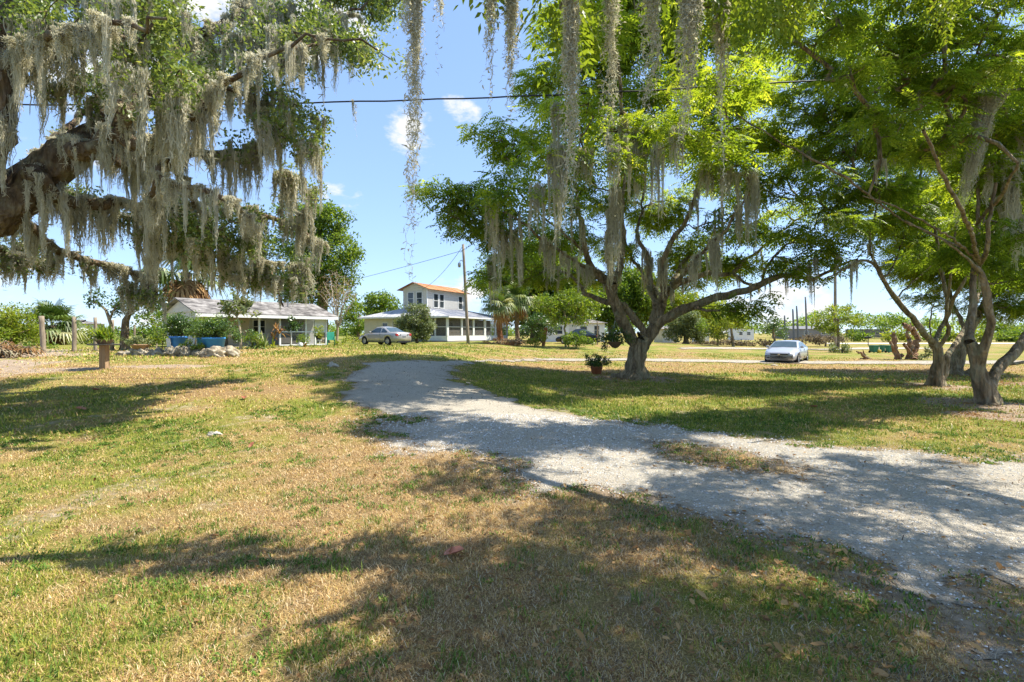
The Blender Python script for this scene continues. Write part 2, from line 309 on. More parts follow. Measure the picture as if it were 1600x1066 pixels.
def greenness(x, y):
    x = np.asarray(x, float); y = np.asarray(y, float)
    g = .32 - .15 * S(9, 5, y) * S(-3, -1, x) + .0 * x  # near right turf strawier, its paler colour also lifting the shade
    g = g - .22 * np.exp(-(((x + .9) / 2.2) ** 2 + ((y - 5.6) / 2.6) ** 2))              # parched centre
    g = g + .18 * S(-2.2, -4.2, x) * S(14, 5, y) + .30 * np.exp(-(((x + 2.3) / .9) ** 2 + ((y - 3.0) / .8) ** 2))
    g = g + .36 * S(7.2, 9.5, y) * S(-1.5, 1.5, x - (12 - y) * .25) * S(27, 21, y)         # greener under the shade trees
    g = g + .16 * S(14, 20, y) * S(0, -4, x) + .12 * S(26, 34, y)
    g = g - .30 * np.exp(-(((y - 24.5) / 2.2) ** 2)) * S(-2, 2, x)
    g = g + (fbm(x * .55, y * .55, 4, 11) - .5) * 1.0 + (fbm(x * 2.3, y * 2.3, 3, 13) - .5) * .8
    return np.clip(g, 0, 1)
def bareness(x, y):
    x = np.asarray(x, float); y = np.asarray(y, float)
    n = fbm(x * .9, y * .9, 4, 21); d = np.zeros(x.shape)
    for bx, by, r in TREE_BASES: d = np.maximum(d, S(r, r * .35, np.hypot(x - bx, (y - by)) + (n - .5) * 2.2))
    d = np.maximum(d, S(.25, 1.0, S(-13.0, -16.5, x + (y - 16) * .62 + (n - .5) * 6) * S(12.5, 15, y) * S(34, 26, y)) * .85)             # dirt along the fence
    for px, py, rx, ry in ((330, 551, 2.3, .9), (240, 573, 2.2, .55), (120, 577, 1.5, .4)):
        q = onG(px, py); d = np.maximum(d, S(1.1, .45, np.hypot((x - q[0]) / rx, (y - q[1]) / ry) + (n - .5) * 1.1) * .9)
    d = np.maximum(d, .6 * S(.56, .72, fbm(x * .8, y * .8, 4, 31)) * S(-.5, 1.5, x) * S(9, 6, y))
    d = np.maximum(d, .45 * S(.6, .75, fbm(x * 1.3, y * 1.3, 4, 33)))
    d = np.maximum(d, .62 * S(-.75, -.05, drive_depth(x, y)) * S(16, 10, y))
    return np.clip(d, 0, 1)
def make_ground():
    u = np.linspace(-1, 1, 420); xs = np.sign(u) * (np.abs(u) * 14 + (np.abs(u) ** 6) * 900)
    v = np.linspace(0, 1, 420); ys = -8 + v * 46 + v ** 7 * 1400
    X, Y = np.meshgrid(xs, ys); x, y = X.ravel(), Y.ravel(); z = G(x, y); nx, ny = len(xs), len(ys)
    i = np.arange(nx * ny).reshape(ny, nx); q = np.stack([i[:-1, :-1], i[:-1, 1:], i[1:, 1:], i[1:, :-1]], -1).reshape(-1, 4)
    me = npmesh('ground', np.stack([x, y, z], 1), q, None, {'green': greenness(x, y), 'bare': bareness(x, y)}, True)
    m, nt, N, L = nodes('lawn_soil'); p = N('ShaderNodeBsdfPrincipled'); o = N('ShaderNodeOutputMaterial'); L(p.outputs[0], o.inputs[0])
    ge = N('ShaderNodeNewGeometry'); ag = N('ShaderNodeAttribute'); ag.attribute_name = 'green'; ab = N('ShaderNodeAttribute'); ab.attribute_name = 'bare'
    n1 = noise(N, L, ge.outputs['Position'], 9, 7, .7); n2 = noise(N, L, ge.outputs['Position'], 60, 4, .7); n3 = noise(N, L, ge.outputs['Position'], .35, 5, .6)
    a = N('ShaderNodeMath'); a.operation = 'MULTIPLY_ADD'; L(n1, a.inputs[0]); a.inputs[1].default_value = .55; a.inputs[2].default_value = -.27
    a2 = N('ShaderNodeMath'); a2.operation = 'ADD'; L(a.outputs[0], a2.inputs[0]); L(ag.outputs['Fac'], a2.inputs[1])
    a3 = N('ShaderNodeMath'); a3.operation = 'MULTIPLY_ADD'; L(n3, a3.inputs[0]); a3.inputs[1].default_value = .6; a3.inputs[2].default_value = -.3
    a4 = N('ShaderNodeMath'); a4.operation = 'ADD'; L(a2.outputs[0], a4.inputs[0]); L(a3.outputs[0], a4.inputs[1])
    lawn = ramp(N, L, a4.outputs[0], [(.1, (.36, .24, .11)), (.35, (.38, .29, .10)), (.6, (.26, .27, .05)), (.95, (.12, .18, .03))])
    lawn = mixc(N, L, .7, lawn, ramp(N, L, n2, [(.36, (.16, .15, .13)), (.62, (1, 1, 1))]), 'MULTIPLY')
    soil = ramp(N, L, n1, [(.3, (.17, .125, .085)), (.55, (.38, .29, .20)), (.75, (.55, .45, .33))])
    b1 = N('ShaderNodeMath'); b1.operation = 'MULTIPLY_ADD'; L(n1, b1.inputs[0]); b1.inputs[1].default_value = 1.2; b1.inputs[2].default_value = -.6
    b2 = N('ShaderNodeMath'); b2.operation = 'ADD'; b2.use_clamp = True; L(b1.outputs[0], b2.inputs[0]); L(ab.outputs['Fac'], b2.inputs[1])
    r = N('ShaderNodeMapRange'); r.inputs[1].default_value = .3; r.inputs[2].default_value = .65; L(b2.outputs[0], r.inputs[0])
    L(mixc(N, L, r.outputs[0], lawn, soil), p.inputs['Base Color']); p.inputs['Roughness'].default_value = .95; p.inputs['Specular IOR Level'].default_value = .1
    bp = N('ShaderNodeBump'); bp.inputs['Strength'].default_value = .8; bp.inputs['Distance'].default_value = .04; L(n2, bp.inputs['Height']); L(bp.outputs[0], p.inputs['Normal'])
    tag(link('ground', me, m), kind='structure', label='patchy green and straw coloured lawn with bare earth')
make_ground()
def gravelmat():
    m, nt, N, L = nodes('shell_gravel'); p = N('ShaderNodeBsdfPrincipled'); o = N('ShaderNodeOutputMaterial'); L(p.outputs[0], o.inputs[0])
    ge = N('ShaderNodeNewGeometry'); v = N('ShaderNodeTexVoronoi'); v.inputs['Scale'].default_value = 42; L(ge.outputs['Position'], v.inputs['Vector'])
    v2 = N('ShaderNodeTexVoronoi'); v2.inputs['Scale'].default_value = 95; L(ge.outputs['Position'], v2.inputs['Vector'])
    sx = N('ShaderNodeSeparateColor'); L(v.outputs['Color'], sx.inputs[0]); sx2 = N('ShaderNodeSeparateColor'); L(v2.outputs['Color'], sx2.inputs[0])
    st = ramp(N, L, sx.outputs[0], [(0, (.27, .245, .20)), (.2, (.48, .43, .345)), (.8, (.60, .54, .43)), (1, (.74, .67, .54))])
    st2 = ramp(N, L, sx2.outputs[0], [(0, (.30, .275, .23)), (.5, (.56, .50, .395)), (1, (.70, .63, .50))])
    n3 = noise(N, L, ge.outputs['Position'], .9, 6, .65); base = mixc(N, L, .5, st, st2)
    n4 = noise(N, L, ge.outputs['Position'], 14, 6, .75)
    c = mixc(N, L, ramp(N, L, n3, [(.5, (0, 0, 0)), (.75, (.55, .55, .55))]), base, (.40, .33, .24))
    c = mixc(N, L, ramp(N, L, n4, [(.62, (0, 0, 0)), (.72, (.6, .6, .6))]), c, (.17, .13, .09))
    ai = N('ShaderNodeAttribute'); ai.attribute_name = 'inside'; n5 = noise(N, L, ge.outputs['Position'], 3.5, 6, .7); e1 = N('ShaderNodeMath'); e1.operation = 'MULTIPLY_ADD'; L(n5, e1.inputs[0]); e1.inputs[1].default_value = 1.3; e1.inputs[2].default_value = -.68
    e2 = N('ShaderNodeMath'); e2.operation = 'SUBTRACT'; L(ai.outputs['Fac'], e2.inputs[0]); L(e1.outputs[0], e2.inputs[1]); e3 = N('ShaderNodeMapRange'); L(e2.outputs[0], e3.inputs[0]); e3.inputs[1].default_value = .0; e3.inputs[2].default_value = .45; e3.inputs[3].default_value = .6; e3.inputs[4].default_value = 0
    c = mixc(N, L, e3.outputs[0], c, ramp(N, L, n4, [(.3, (.16, .12, .075)), (.7, (.36, .29, .2))]))
    L(c, p.inputs['Base Color']); p.inputs['Roughness'].default_value = .95; p.inputs['Specular IOR Level'].default_value = .15
    ad = N('ShaderNodeMath'); ad.operation = 'ADD'; L(v.outputs['Distance'], ad.inputs[0]); L(v2.outputs['Distance'], ad.inputs[1])
    b = N('ShaderNodeBump'); b.inputs['Strength'].default_value = 1; b.inputs['Distance'].default_value = .02; b.invert = True; L(ad.outputs[0], b.inputs['Height']); L(b.outputs[0], p.inputs['Normal'])
    return m
M['gravel'] = gravelmat()
def make_drive():
    V, Q, base = [], [], 0
    for x0, x1, y0, y1, h, up in ((-9, 11, 2.2, 14, .05, .007), (-14, 14, 14, 26, .12, .010), (-8, 48, 26, 78, .45, .03)):
        xs = np.arange(x0, x1 + h, h); ys = np.arange(y0, y1 + h * .5, h); X, Y = np.meshgrid(xs, ys)
        ok = drive_depth(X[:-1, :-1] + h / 2, Y[:-1, :-1] + h / 2) > 0
        J = .42 * h; edge = np.zeros(X.shape); edge[1:-1, 1:-1] = 1
        Xj = X + (rng.random(X.shape) - .5) * J * 2 * edge; Yj = Y + (rng.random(X.shape) - .5) * J * 2 * edge
        i = np.arange(X.size).reshape(X.shape); q = np.stack([i[:-1, :-1], i[:-1, 1:], i[1:, 1:], i[1:, :-1]], -1)[ok]
        used = np.unique(q); mp = np.zeros(X.size, int); mp[used] = np.arange(len(used)); x, y = Xj.ravel()[used], Yj.ravel()[used]
        V.append(np.stack([x, y, G(x, y) + up], 1)); Q.append(mp[q] + base); base += len(used)
    V = np.concatenate(V); dd = np.clip(drive_depth(V[:, 0], V[:, 1]), 0, 2) * np.where(V[:, 1] > 25, .25, 1)
    tag(link('driveway', npmesh('driveway', V, np.concatenate(Q), None, {'inside': dd}, True), M['gravel']), kind='structure', label='pale shell gravel drive curving through the lawn')
make_drive()
def sector(n, d0, d1, ang=48, power=1.0):
    """ground points spread round the viewpoint out to d1, in a wedge wider than the picture"""
    d = np.sqrt(rng.random(n) * (d1 ** 2 - d0 ** 2) + d0 ** 2) if power == 1 else d0 + (d1 - d0) * rng.random(n) ** power
    a = np.radians((rng.random(n) * 2 - 1) * ang); return d * np.sin(a), d * np.cos(a)
def blades(x, y, z, h, w, az, tilt, col, bend=1.4):
    n = len(x); ux, uy = np.cos(az), np.sin(az); px, py = -uy * w, ux * w
    B = np.stack([x, y, z], 1); pe = np.stack([px, py, np.zeros(n)], 1)
    def seg(t, l): return np.stack([ux * np.sin(t) * l, uy * np.sin(t) * l, np.cos(t) * l], 1)
    mid = B + seg(tilt * .6, h * .55); tip = mid + seg(np.minimum(tilt * bend, 1.75), h * .45)
    tip[:, 2] = np.maximum(tip[:, 2], z + .004)
    V = np.stack([B - pe, B + pe, mid - pe * .7, mid + pe * .7, tip], 1).reshape(-1, 3); k = np.arange(n)[:, None] * 5
    return V, k + np.array([0, 1, 3, 2]), k + np.array([2, 3, 4]), np.repeat(col, 5, 0)
def lerp3(t, stops):
    t = np.clip(t, 0, 1); xs = [s[0] for s in stops]; return np.stack([np.interp(t, xs, [s[1][k] for s in stops]) for k in range(3)], 1)
def make_grass():
    VV, QQ, TT, CC, base = [], [], [], [], 0
    def put(V, q, t, c):
        nonlocal base
        VV.append(V); QQ.append(q + base); TT.append(t + base); CC.append(c); base += len(V)
    for n, d0, d1, hm, w in ((300000, 1.6, 5.5, .027, .0019), (190000, 5.5, 11, .034, .0034), (150000, 11, 22, .055, .008), (90000, 22, 42, .075, .018)):
        x, y = sector(n, d0, d1); dd = drive_depth(x, y); g = greenness(x, y); ba = bareness(x, y)
        keep = (dd < -.02 + rng.random(n) ** 3 * .10) & (rng.random(n) > ba * .93) & (rng.random(n) < S(.34, .60, fbm(x * 5, y * 5, 4, 41)) * .85 + .15)
        x, y, g, ba, dd = x[keep], y[keep], g[keep], ba[keep], dd[keep]; n = len(x)
        gr = rng.random(n) < np.clip((g - .12) * 1.15, .06, .93)       # living or dead blade
        edge = np.exp(-np.maximum(-dd, 0) / .35)
        t = np.clip(rng.normal(.45, .28, n), 0, 1)
        col = np.where(gr[:, None], lerp3(t + (g - .5) * .3, [(0, (.48, .43, .075)), (.5, (.29, .32, .045)), (1, (.11, .18, .025))]),
                       lerp3(t, [(0, (.24, .14, .06)), (.3, (.56, .35, .13)), (.7, (.72, .54, .23)), (1, (.84, .70, .41))]))
        tall = .75 + .6 * fbm(x * 2.2, y * 2.2, 3, 71) + .8 * np.exp(-(((x + 2.3) / .8) ** 2 + ((y - 3.0) / .9) ** 2)) + .5 * S(.55, .8, g)
        h = hm * rng.uniform(.5, 1.5, n) * np.where(gr, 1, 1.15) * tall * (1 - .3 * edge)
        tilt = np.where(gr, np.abs(rng.normal(.65, .4, n)), rng.uniform(.7, 1.65, n))
        put(*blades(x, y, G(x, y) - .003, h, w * rng.uniform(.6, 1.5, n) * np.where(gr, 1.25, .85), rng.random(n) * 6.283, tilt, col))
    # flattened dead thatch, a tangle of straw and grey stems
    n = 480000; x, y = sector(n, 1.6, 12.5); keep = (drive_depth(x, y) < .05) & (rng.random(n) < S(13, 5.5, np.hypot(x, y)) * (1 - .8 * S(.22, .55, greenness(x, y)))) & (rng.random(n) < .25 + .75 * S(.36, .58, fbm(x * 6 + 9, y * 6, 3, 43))) & (rng.random(n) > bareness(x, y) * .75); x, y = x[keep], y[keep]; n = len(x); t = np.clip(rng.normal(.5, .3, n), 0, 1); gy = S(-1.0, 1.5, x + rng.normal(0, .8, n))[:, None]
    straw = lerp3(t, [(0, (.10, .065, .035)), (.3, (.36, .23, .10)), (.7, (.72, .51, .25)), (1, (.90, .76, .50))]); grey = lerp3(t, [(0, (.07, .06, .05)), (.4, (.26, .22, .17)), (.8, (.46, .39, .27)), (1, (.62, .54, .40))])
    put(*blades(x, y, G(x, y) + rng.uniform(.001, .022, n), rng.uniform(.018, .062, n) * np.maximum(1, y / 6), rng.uniform(.0008, .0020, n) * np.maximum(1, y / 5), rng.random(n) * 6.283, rng.uniform(1.15, 1.62, n), straw * (1 - gy) + grey * gy, 1.05))
    # low broad-leaved weeds in the turf
    cx, cy = sector(5200, 1.8, 12); k = (drive_depth(cx, cy) < -.05) & (rng.random(len(cx)) < S(.44, .60, fbm(cx * 1.4, cy * 1.4, 4, 47)) * 1.0 + .07); cx, cy = cx[k], cy[k]
    m = 24; sp = np.repeat(rng.uniform(.02, .07, len(cx)), m); x = np.repeat(cx, m) + rng.normal(0, 1, len(cx) * m) * sp; y = np.repeat(cy, m) + rng.normal(0, 1, len(cx) * m) * sp; n = len(x)
    put(*blades(x, y, G(x, y) + rng.uniform(0, .02, n), rng.uniform(.018, .042, n), rng.uniform(.0035, .008, n) * np.maximum(1, y / 6), rng.random(n) * 6.283, rng.uniform(.5, 1.4, n),
                lerp3(rng.random(n), [(0, (.05, .11, .015)), (.6, (.13, .23, .03)), (1, (.28, .36, .06))]), 1.1))
    # lusher tufts at the near left corner and along the shade
    cx, cy = np.concatenate([rng.normal(-2.45, .3, 40), rng.uniform(-9, -4, 60), rng.uniform(2, 11, 130), rng.uniform(-3.5, 4.0, 170)]), np.concatenate([rng.normal(3.0, .45, 40), rng.uniform(12, 16.5, 60), rng.uniform(9, 20, 130), rng.uniform(2.4, 6.5, 170)])
    k = drive_depth(cx, cy) < -.2; cx, cy = cx[k], cy[k]; m = 34; x = np.repeat(cx, m) + rng.normal(0, .06, len(cx) * m); y = np.repeat(cy, m) + rng.normal(0, .06, len(cx) * m); n = len(x)
    put(*blades(x, y, G(x, y), rng.uniform(.03, .11, n), rng.uniform(.002, .0045, n) * np.maximum(1, y / 6), rng.random(n) * 6.283, rng.uniform(.3, 1.2, n),
                lerp3(rng.random(n), [(0, (.08, .15, .02)), (1, (.22, .30, .045))])))
    me = npmesh('grass', np.concatenate(VV), np.concatenate(QQ), np.concatenate(TT), {'col': np.concatenate(CC)})
    m, nt, N, L = nodes('grass_blade'); o = N('ShaderNodeOutputMaterial'); at = N('ShaderNodeAttribute'); at.attribute_name = 'col'
    d = N('ShaderNodeBsdfPrincipled'); d.inputs['Roughness'].default_value = .6; d.inputs['Specular IOR Level'].default_value = .2; t = N('ShaderNodeBsdfTranslucent'); mx = N('ShaderNodeMixShader'); mx.inputs[0].default_value = .3
    L(at.outputs['Color'], d.inputs['Base Color']); L(at.outputs['Color'], t.inputs[0]); L(d.outputs[0], mx.inputs[1]); L(t.outputs[0], mx.inputs[2]); L(mx.outputs[0], o.inputs[0])
    tag(link('grass', me, m), 'short patchy lawn grass, part green and part straw', 'grass', kind='stuff')
make_grass()
def leafquad(x, y, z, l, w, az, pit, roll, curl=.25):
    """small curled leaf lying on something: two quads folded along the midrib"""
    n = len(x); c, s = np.cos(az), np.sin(az); a = np.stack([c * np.cos(pit), s * np.cos(pit), np.sin(pit)], 1); b = np.stack([-s * np.cos(roll), c * np.cos(roll), np.sin(roll)], 1)
    o = np.stack([x, y, z], 1); up = np.array([0, 0, 1.0]); l, w = l[:, None], w[:, None]
    p0 = o - a * l * .5; p1 = o + a * l * .5 + up * l * curl * .4; m = o - up * 0; 
    L1 = o - a * l * .18 + b * w * .5 + up * w * curl; L2 = o + a * l * .22 + b * w * .42 + up * w * curl; R1 = o - a * l * .18 - b * w * .5 + up * w * curl; R2 = o + a * l * .22 - b * w * .42 + up * w * curl
    V = np.stack([p0, L1, L2, p1, R2, R1], 1).reshape(-1, 3); k = np.arange(n)[:, None] * 6
    return V, np.concatenate([k + np.array([0, 3, 2, 1]), k + np.array([0, 5, 4, 3])])
def make_litter():
    x1, y1 = sector(13000, 1.8, 9, 48); w1 = S(-2.5, 1.0, x1 + rng.normal(0, .8, len(x1))); k = rng.random(len(x1)) < .07 + .75 * w1; x1, y1 = x1[k], y1[k]
    xs, ys = [x1], [y1]
    for bx, by, r in TREE_BASES:
        n = 1500; a = rng.random(n) * 6.283; rr = np.abs(rng.normal(0, r * 1.5, n)); xs.append(bx + rr * np.cos(a) - .5); ys.append(by + rr * np.sin(a))
    x, y = np.concatenate(xs), np.concatenate(ys); k = (drive_depth(x, y) < .1) | (rng.random(len(x)) < .12); x, y = x[k], y[k]; n = len(x)
    f = np.maximum(1, y / 12)
    V, q = leafquad(x, y, G(x, y) + rng.uniform(.015, .04, n), rng.uniform(.018, .06, n) * f, rng.uniform(.008, .026, n) * f, rng.random(n) * 6.283, rng.normal(0, .3, n), rng.normal(0, .5, n))
    me = npmesh('leaf_litter', V, q, None, {'tint': np.repeat(np.clip(rng.normal(.5, .3, n), 0, 1), 6)})
    tag(link('leaf_litter', me, M['leaf_dead']), 'dry brown fallen leaves scattered over the lawn', 'leaf litter', kind='stuff')
    x, y = sector(420, 1.8, 8, 48); k = (drive_depth(x, y) < .1) & (rng.random(len(x)) < .25 + .75 * S(-2, 1, x)); x, y = x[k], y[k]; n = len(x)
    V, q = leafquad(x, y, G(x, y) + rng.uniform(.02, .045, n), rng.uniform(.05, .10, n), rng.uniform(.02, .045, n), rng.random(n) * 6.283, rng.normal(0, .35, n), rng.normal(0, .5, n), .4)
    me = npmesh('broad_leaf_litter', V, q, None, {'tint': np.repeat(np.clip(rng.normal(.75, .3, n), 0, 1), 6)})
    tag(link('broad_leaf_litter', me, M['leaf_dead']), 'larger curled tan dead leaves lying in the foreground turf', 'leaf litter', kind='stuff')
    # twigs and dark crumbs on the drive
    x, y = sector(5200, 3, 24, 48); k = drive_depth(x, y) > .05; x, y = x[k], y[k]; n = len(x)
    V, q, t, c = blades(x, y, G(x, y) + .012, rng.uniform(.02, .10, n), rng.uniform(.002, .005, n) * np.maximum(1, y / 7), rng.random(n) * 6.283, np.full(n, 1.5), np.zeros((n, 3)))
    me = npmesh('twig_litter', V, q, t); tag(link('twig_litter', me, mat('twig', [(.06, .045, .03), (.2, .15, .1)], 3, .9)), 'small twigs and bark crumbs on the gravel', 'twigs', kind='stuff')
    # loose shell gravel, thickest along the near edge of the drive
    x, y = sector(60000, 2.5, 11, 48); dd = drive_depth(x, y); k = (dd > -.7) & (rng.random(len(x)) < np.where(dd > 0, .45, np.exp(dd * 4.5) * .5)); x, y = x[k], y[k]; n = len(x)
    s = rng.uniform(.005, .014, n) * np.maximum(1, y / 6); o = np.array([[1, 0, 0], [0, 1, 0], [-1, 0, 0], [0, -1, 0], [0, 0, .7], [0, 0, -.5]], float)
    V = o[None] * rng.uniform(.6, 1.2, (n, 6, 1)) * s[:, None, None]; a = rng.random(n) * 6.283; ca, sa = np.cos(a)[:, None], np.sin(a)[:, None]
    V = np.stack([V[..., 0] * ca - V[..., 1] * sa, V[..., 0] * sa + V[..., 1] * ca, V[..., 2]], -1) + np.stack([x, y, G(x, y) + .009], 1)[:, None]
    k = np.arange(n)[:, None] * 6; T = np.concatenate([k + np.array(t) for t in ((0, 1, 4), (1, 2, 4), (2, 3, 4), (3, 0, 4))])
    me = npmesh('loose_gravel', V.reshape(-1, 3), None, T, {'tint': np.repeat(rng.random(n), 6)})
    m, nt, N, L = nodes('gravel_stone'); p = N('ShaderNodeBsdfPrincipled'); oo = N('ShaderNodeOutputMaterial'); L(p.outputs[0], oo.inputs[0]); at = N('ShaderNodeAttribute'); at.attribute_name = 'tint'
    L(ramp(N, L, at.outputs['Fac'], [(0, (.26, .25, .23)), (.4, (.5, .49, .46)), (1, (.74, .72, .68))]), p.inputs['Base Color']); p.inputs['Roughness'].default_value = .9
    tag(link('loose_gravel', me, m), 'loose white shell stones along the drive', 'gravel', kind='stuff')
make_litter()
# far road beyond the yard, a sheet on the ground
def strip(name, pts, m, up, label):
    V = []
    for (ax, ay), (bx, by) in pts: V += [(ax, ay, float(G(ax, ay)) + up), (bx, by, float(G(bx, by)) + up)]
    f = [(2 * i, 2 * i + 2, 2 * i + 3, 2 * i + 1) for i in range(len(pts) - 1)]
    me = bpy.data.meshes.new(name); me.from_pydata(V, [], f); tag(link(name, me, m), label, kind='structure')
strip('road', [((x, 82 + (x - 50) * .02), (x, 88.5 + (x - 50) * .02)) for x in range(52, 190, 6)], mat('pale_asphalt', [(.5, .49, .47), (.6, .59, .57)], .5, .9), .03, 'pale sunlit road beyond the yard')
# ---------------------------------------------------------------- trees, moss, palms
def vn3(V, s, seed): return vnoise(V[:, 0] * s + V[:, 2] * .7 * s, V[:, 1] * s + V[:, 2] * 1.1 * s, seed)
class Tree:
    def __init__(t, base, seed):
        t.b = np.array(base, float); t.r = np.random.default_rng(seed); t.P = np.zeros((40000, 3)); t.n = 0; t.par = []; t.R = []; t.chains = []; t.tips = []
        t.fix = []
    def node(t, p, par, r, fixed):
        t.P[t.n] = p; t.par.append(par); t.R.append(r); t.fix.append(fixed); t.n += 1; return t.n - 1
    def limb(t, pts, attach=None, step=.35, wig=.028):
        """pts: (x, y, z, radius). A smooth curve through them; it starts from the nearest node already there"""
        pts = np.array(pts, float); c = []; par = -1
        if t.n and attach is not False:
            d = np.linalg.norm(t.P[:t.n] - pts[0, :3], axis=1); par = int(d.argmin()); c.append(par)
            pts = np.concatenate([[[*t.P[par], min(t.R[par], pts[0, 3])]], pts[1:] if d.min() < .6 else pts])
        q = np.concatenate([pts[:1] * 2 - pts[1:2], pts, pts[-1:] * 2 - pts[-2:-1]]); first = True
        for i in range(1, len(q) - 2):
            k = max(2, int(np.linalg.norm(q[i + 1, :3] - q[i, :3]) / step))
            for j in range(k + (i == len(q) - 3)):
                if first and par >= 0: first = False; continue
                first = False; u = j / k; p = .5 * (2 * q[i] + (q[i + 1] - q[i - 1]) * u + (2 * q[i - 1] - 5 * q[i] + 4 * q[i + 1] - q[i + 2]) * u * u + (3 * q[i] - q[i - 1] - 3 * q[i + 1] + q[i + 2]) * u ** 3)
                rr = max(.004, p[3]); w = t.r.normal(0, wig, 3) * (1 if c else 0) * min(1, .12 / rr + .25)
                c.append(t.node(p[:3] + w, c[-1] if c else -1, rr, True))
        t.chains.append(c); return c
    def grow(t, T, up=.12, step=.4, jit=.06, minr=.006):
        T = np.asarray(T); d0 = np.array([np.linalg.norm(t.P[:t.n] - p, axis=1).min() for p in T]); first_tip = t.n
        for i in np.argsort(d0):
            p = T[i]; d = np.linalg.norm(t.P[:t.n] - p, axis=1) + .25 * np.maximum(0, t.P[:t.n, 2] - p[2]); a = int(d.argmin()); A = t.P[a].copy(); L = np.linalg.norm(p - A)
            k = max(2, int(L / step)); c = [a]; off = t.r.normal(0, .10, 3) * L + np.array([0, 0, up * L])
            for j in range(1, k + 1):
                u = j / k; q = A + (p - A) * u + off * math.sin(math.pi * u) + t.r.normal(0, jit, 3) * (j < k)
                c.append(t.node(q, c[-1], minr, False))
            t.chains.append(c); t.tips.append((c[-1], A))
    def finish(t, k=.0085, cap=.16):
        load = np.zeros(t.n)
        for i, _ in t.tips: load[i] += 1
        for i in range(t.n - 1, -1, -1):
            if t.par[i] >= 0: load[t.par[i]] += load[i]
        for i in range(t.n):
            if not t.fix[i]: t.R[i] = min(cap, .004 + k * load[i] ** .55)
    def wood(t, name, m, parent):
        VV, QQ, base = [], [], 0
        for c in t.chains:
            p = t.P[c]; r = np.array([t.R[i] for i in c]); r[0] = min(r[0], r[1] * 1.25) if len(c) > 1 and t.par[c[0]] is not None and not (t.fix[c[0]] and t.par[c[0]] == -1) else r[0]
            mx = r.max(); n = 40 if mx > .2 else (20 if mx > .09 else (9 if mx > .05 else 4))
            d = np.gradient(p, axis=0); d /= np.linalg.norm(d, axis=1)[:, None] + 1e-9; u = np.cross(d[0], [.31, .9, .2]); vs = []
            for i in range(len(p)):
                u = u - d[i] * u.dot(d[i]); u /= np.linalg.norm(u) + 1e-9; w = np.cross(d[i], u); a = np.arange(n) * 2 * math.pi / n
                ring = np.outer(np.cos(a), u) + np.outer(np.sin(a), w)
                if mx > .08:
                    f = 1 + .34 * (vn3(p[i] + ring * max(.15, r[i] * .6), 3.1, 5) - .5) + .26 * (vn3(p[i] + ring * r[i], 8, 9) - .5)
                    ring = ring * f[:, None]
                if mx > .09 and r[i] > .05:
                    s_ = np.array([i * .22]) ; fur = vnoise(a * 14 / 6.2832 * max(1, r[i] * 5) + 3 * np.sin(s_ * 2), a * 0 + s_ * 1.6, 19); ring = ring * (1 + .16 * (np.abs(fur - .5) * 2 - .5))[:, None]
                    h = max(0, p[i][2] - t.b[2])
                    if mx > .2 and h < 1.2 and len(p) > 3 and t.par[c[0]] == -1: ring = ring * (1 + math.exp(-h / .22) * (.15 + .75 * np.maximum(0, np.sin(a * 4 + 1 + .8 * np.sin(a * 2))) ** 2))[:, None]
                vs.append(p[i] + ring * r[i])
            VV.append(np.concatenate(vs)); k = np.arange(n); i = np.arange(len(p) - 1)[:, None] * n
            QQ.append((np.stack([i + k, i + (k + 1) % n, i + n + (k + 1) % n, i + n + k], -1).reshape(-1, 4)) + base); base += len(p) * n
        return link(name, npmesh(name, np.concatenate(VV) - t.b, np.concatenate(QQ), smooth=True), m, parent)
    def sprays(t): 
        i = np.array([a for a, _ in t.tips]); ax = t.P[i] - np.array([b for _, b in t.tips]); ax[:, 2] *= .35; ax /= np.linalg.norm(ax, axis=1)[:, None] + 1e-6
        return t.P[i], ax
def unit(v): return v / (np.linalg.norm(v, axis=-1, keepdims=True) + 1e-9)
def fronds(r, Cn, ax, per=9, length=(.28, .48), pairs=5, leaf=.10, wid=.40, fan=1.9, droop=.25, tint=None, spread=.14):
    """compound leaves: each a midrib with paired leaflets, fanned out from the end of a twig"""
    n = len(Cn) * per; c = np.repeat(Cn, per, 0) + r.normal(0, spread, (n, 3)) * [1, 1, .45]; a = np.repeat(ax, per, 0)
    th = (r.random(n) - .5) * 2 * fan; az = np.arctan2(a[:, 1], a[:, 0]) + th; el = r.normal(.05, .28, n) - droop * np.abs(th) / 2 - droop * .4
    d = np.stack([np.cos(az) * np.cos(el), np.sin(az) * np.cos(el), np.sin(el)], 1); side = unit(np.cross(d, np.array([0, 0, 1.0]) + r.normal(0, .25, (n, 3)))); nn = np.cross(side, d)
    L = r.uniform(*length, n); tn = np.repeat(np.zeros(len(Cn)) if tint is None else tint, per) + r.normal(0, .13, n); vs, tt = [], []
    lf = leaf * r.uniform(.8, 1.2, n)
    for j in range(pairs + 1):
        s = (j + .9) / (pairs + .9); o = c + d * (L * s)[:, None] - np.array([0, 0, 1.0]) * (L * s * s * droop)[:, None]
        for sg in ((1, -1) if j < pairs else (0,)):
            v = unit(d * (.55 if sg else 1) + side * sg * .85 - nn * (.12 + .25 * r.random(n))[:, None]); w = unit(np.cross(v, nn) + r.normal(0, .15, (n, 3))); l = (lf * (1 - .35 * abs(s - .5)))[:, None]
            tip = o + v * l; tip[:, 2] -= .12 * lf; m = o + v * l * .45
            vs.append(np.stack([o, m + w * l * wid * .5, tip, m - w * l * wid * .5], 1)); tt.append(tn + r.normal(0, .05, n))
    V = np.stack(vs, 1).reshape(-1, 3); T = np.repeat(np.stack(tt, 1).reshape(-1), 4); return V, np.arange(len(V)).reshape(-1, 4), np.clip(T, 0, 1)
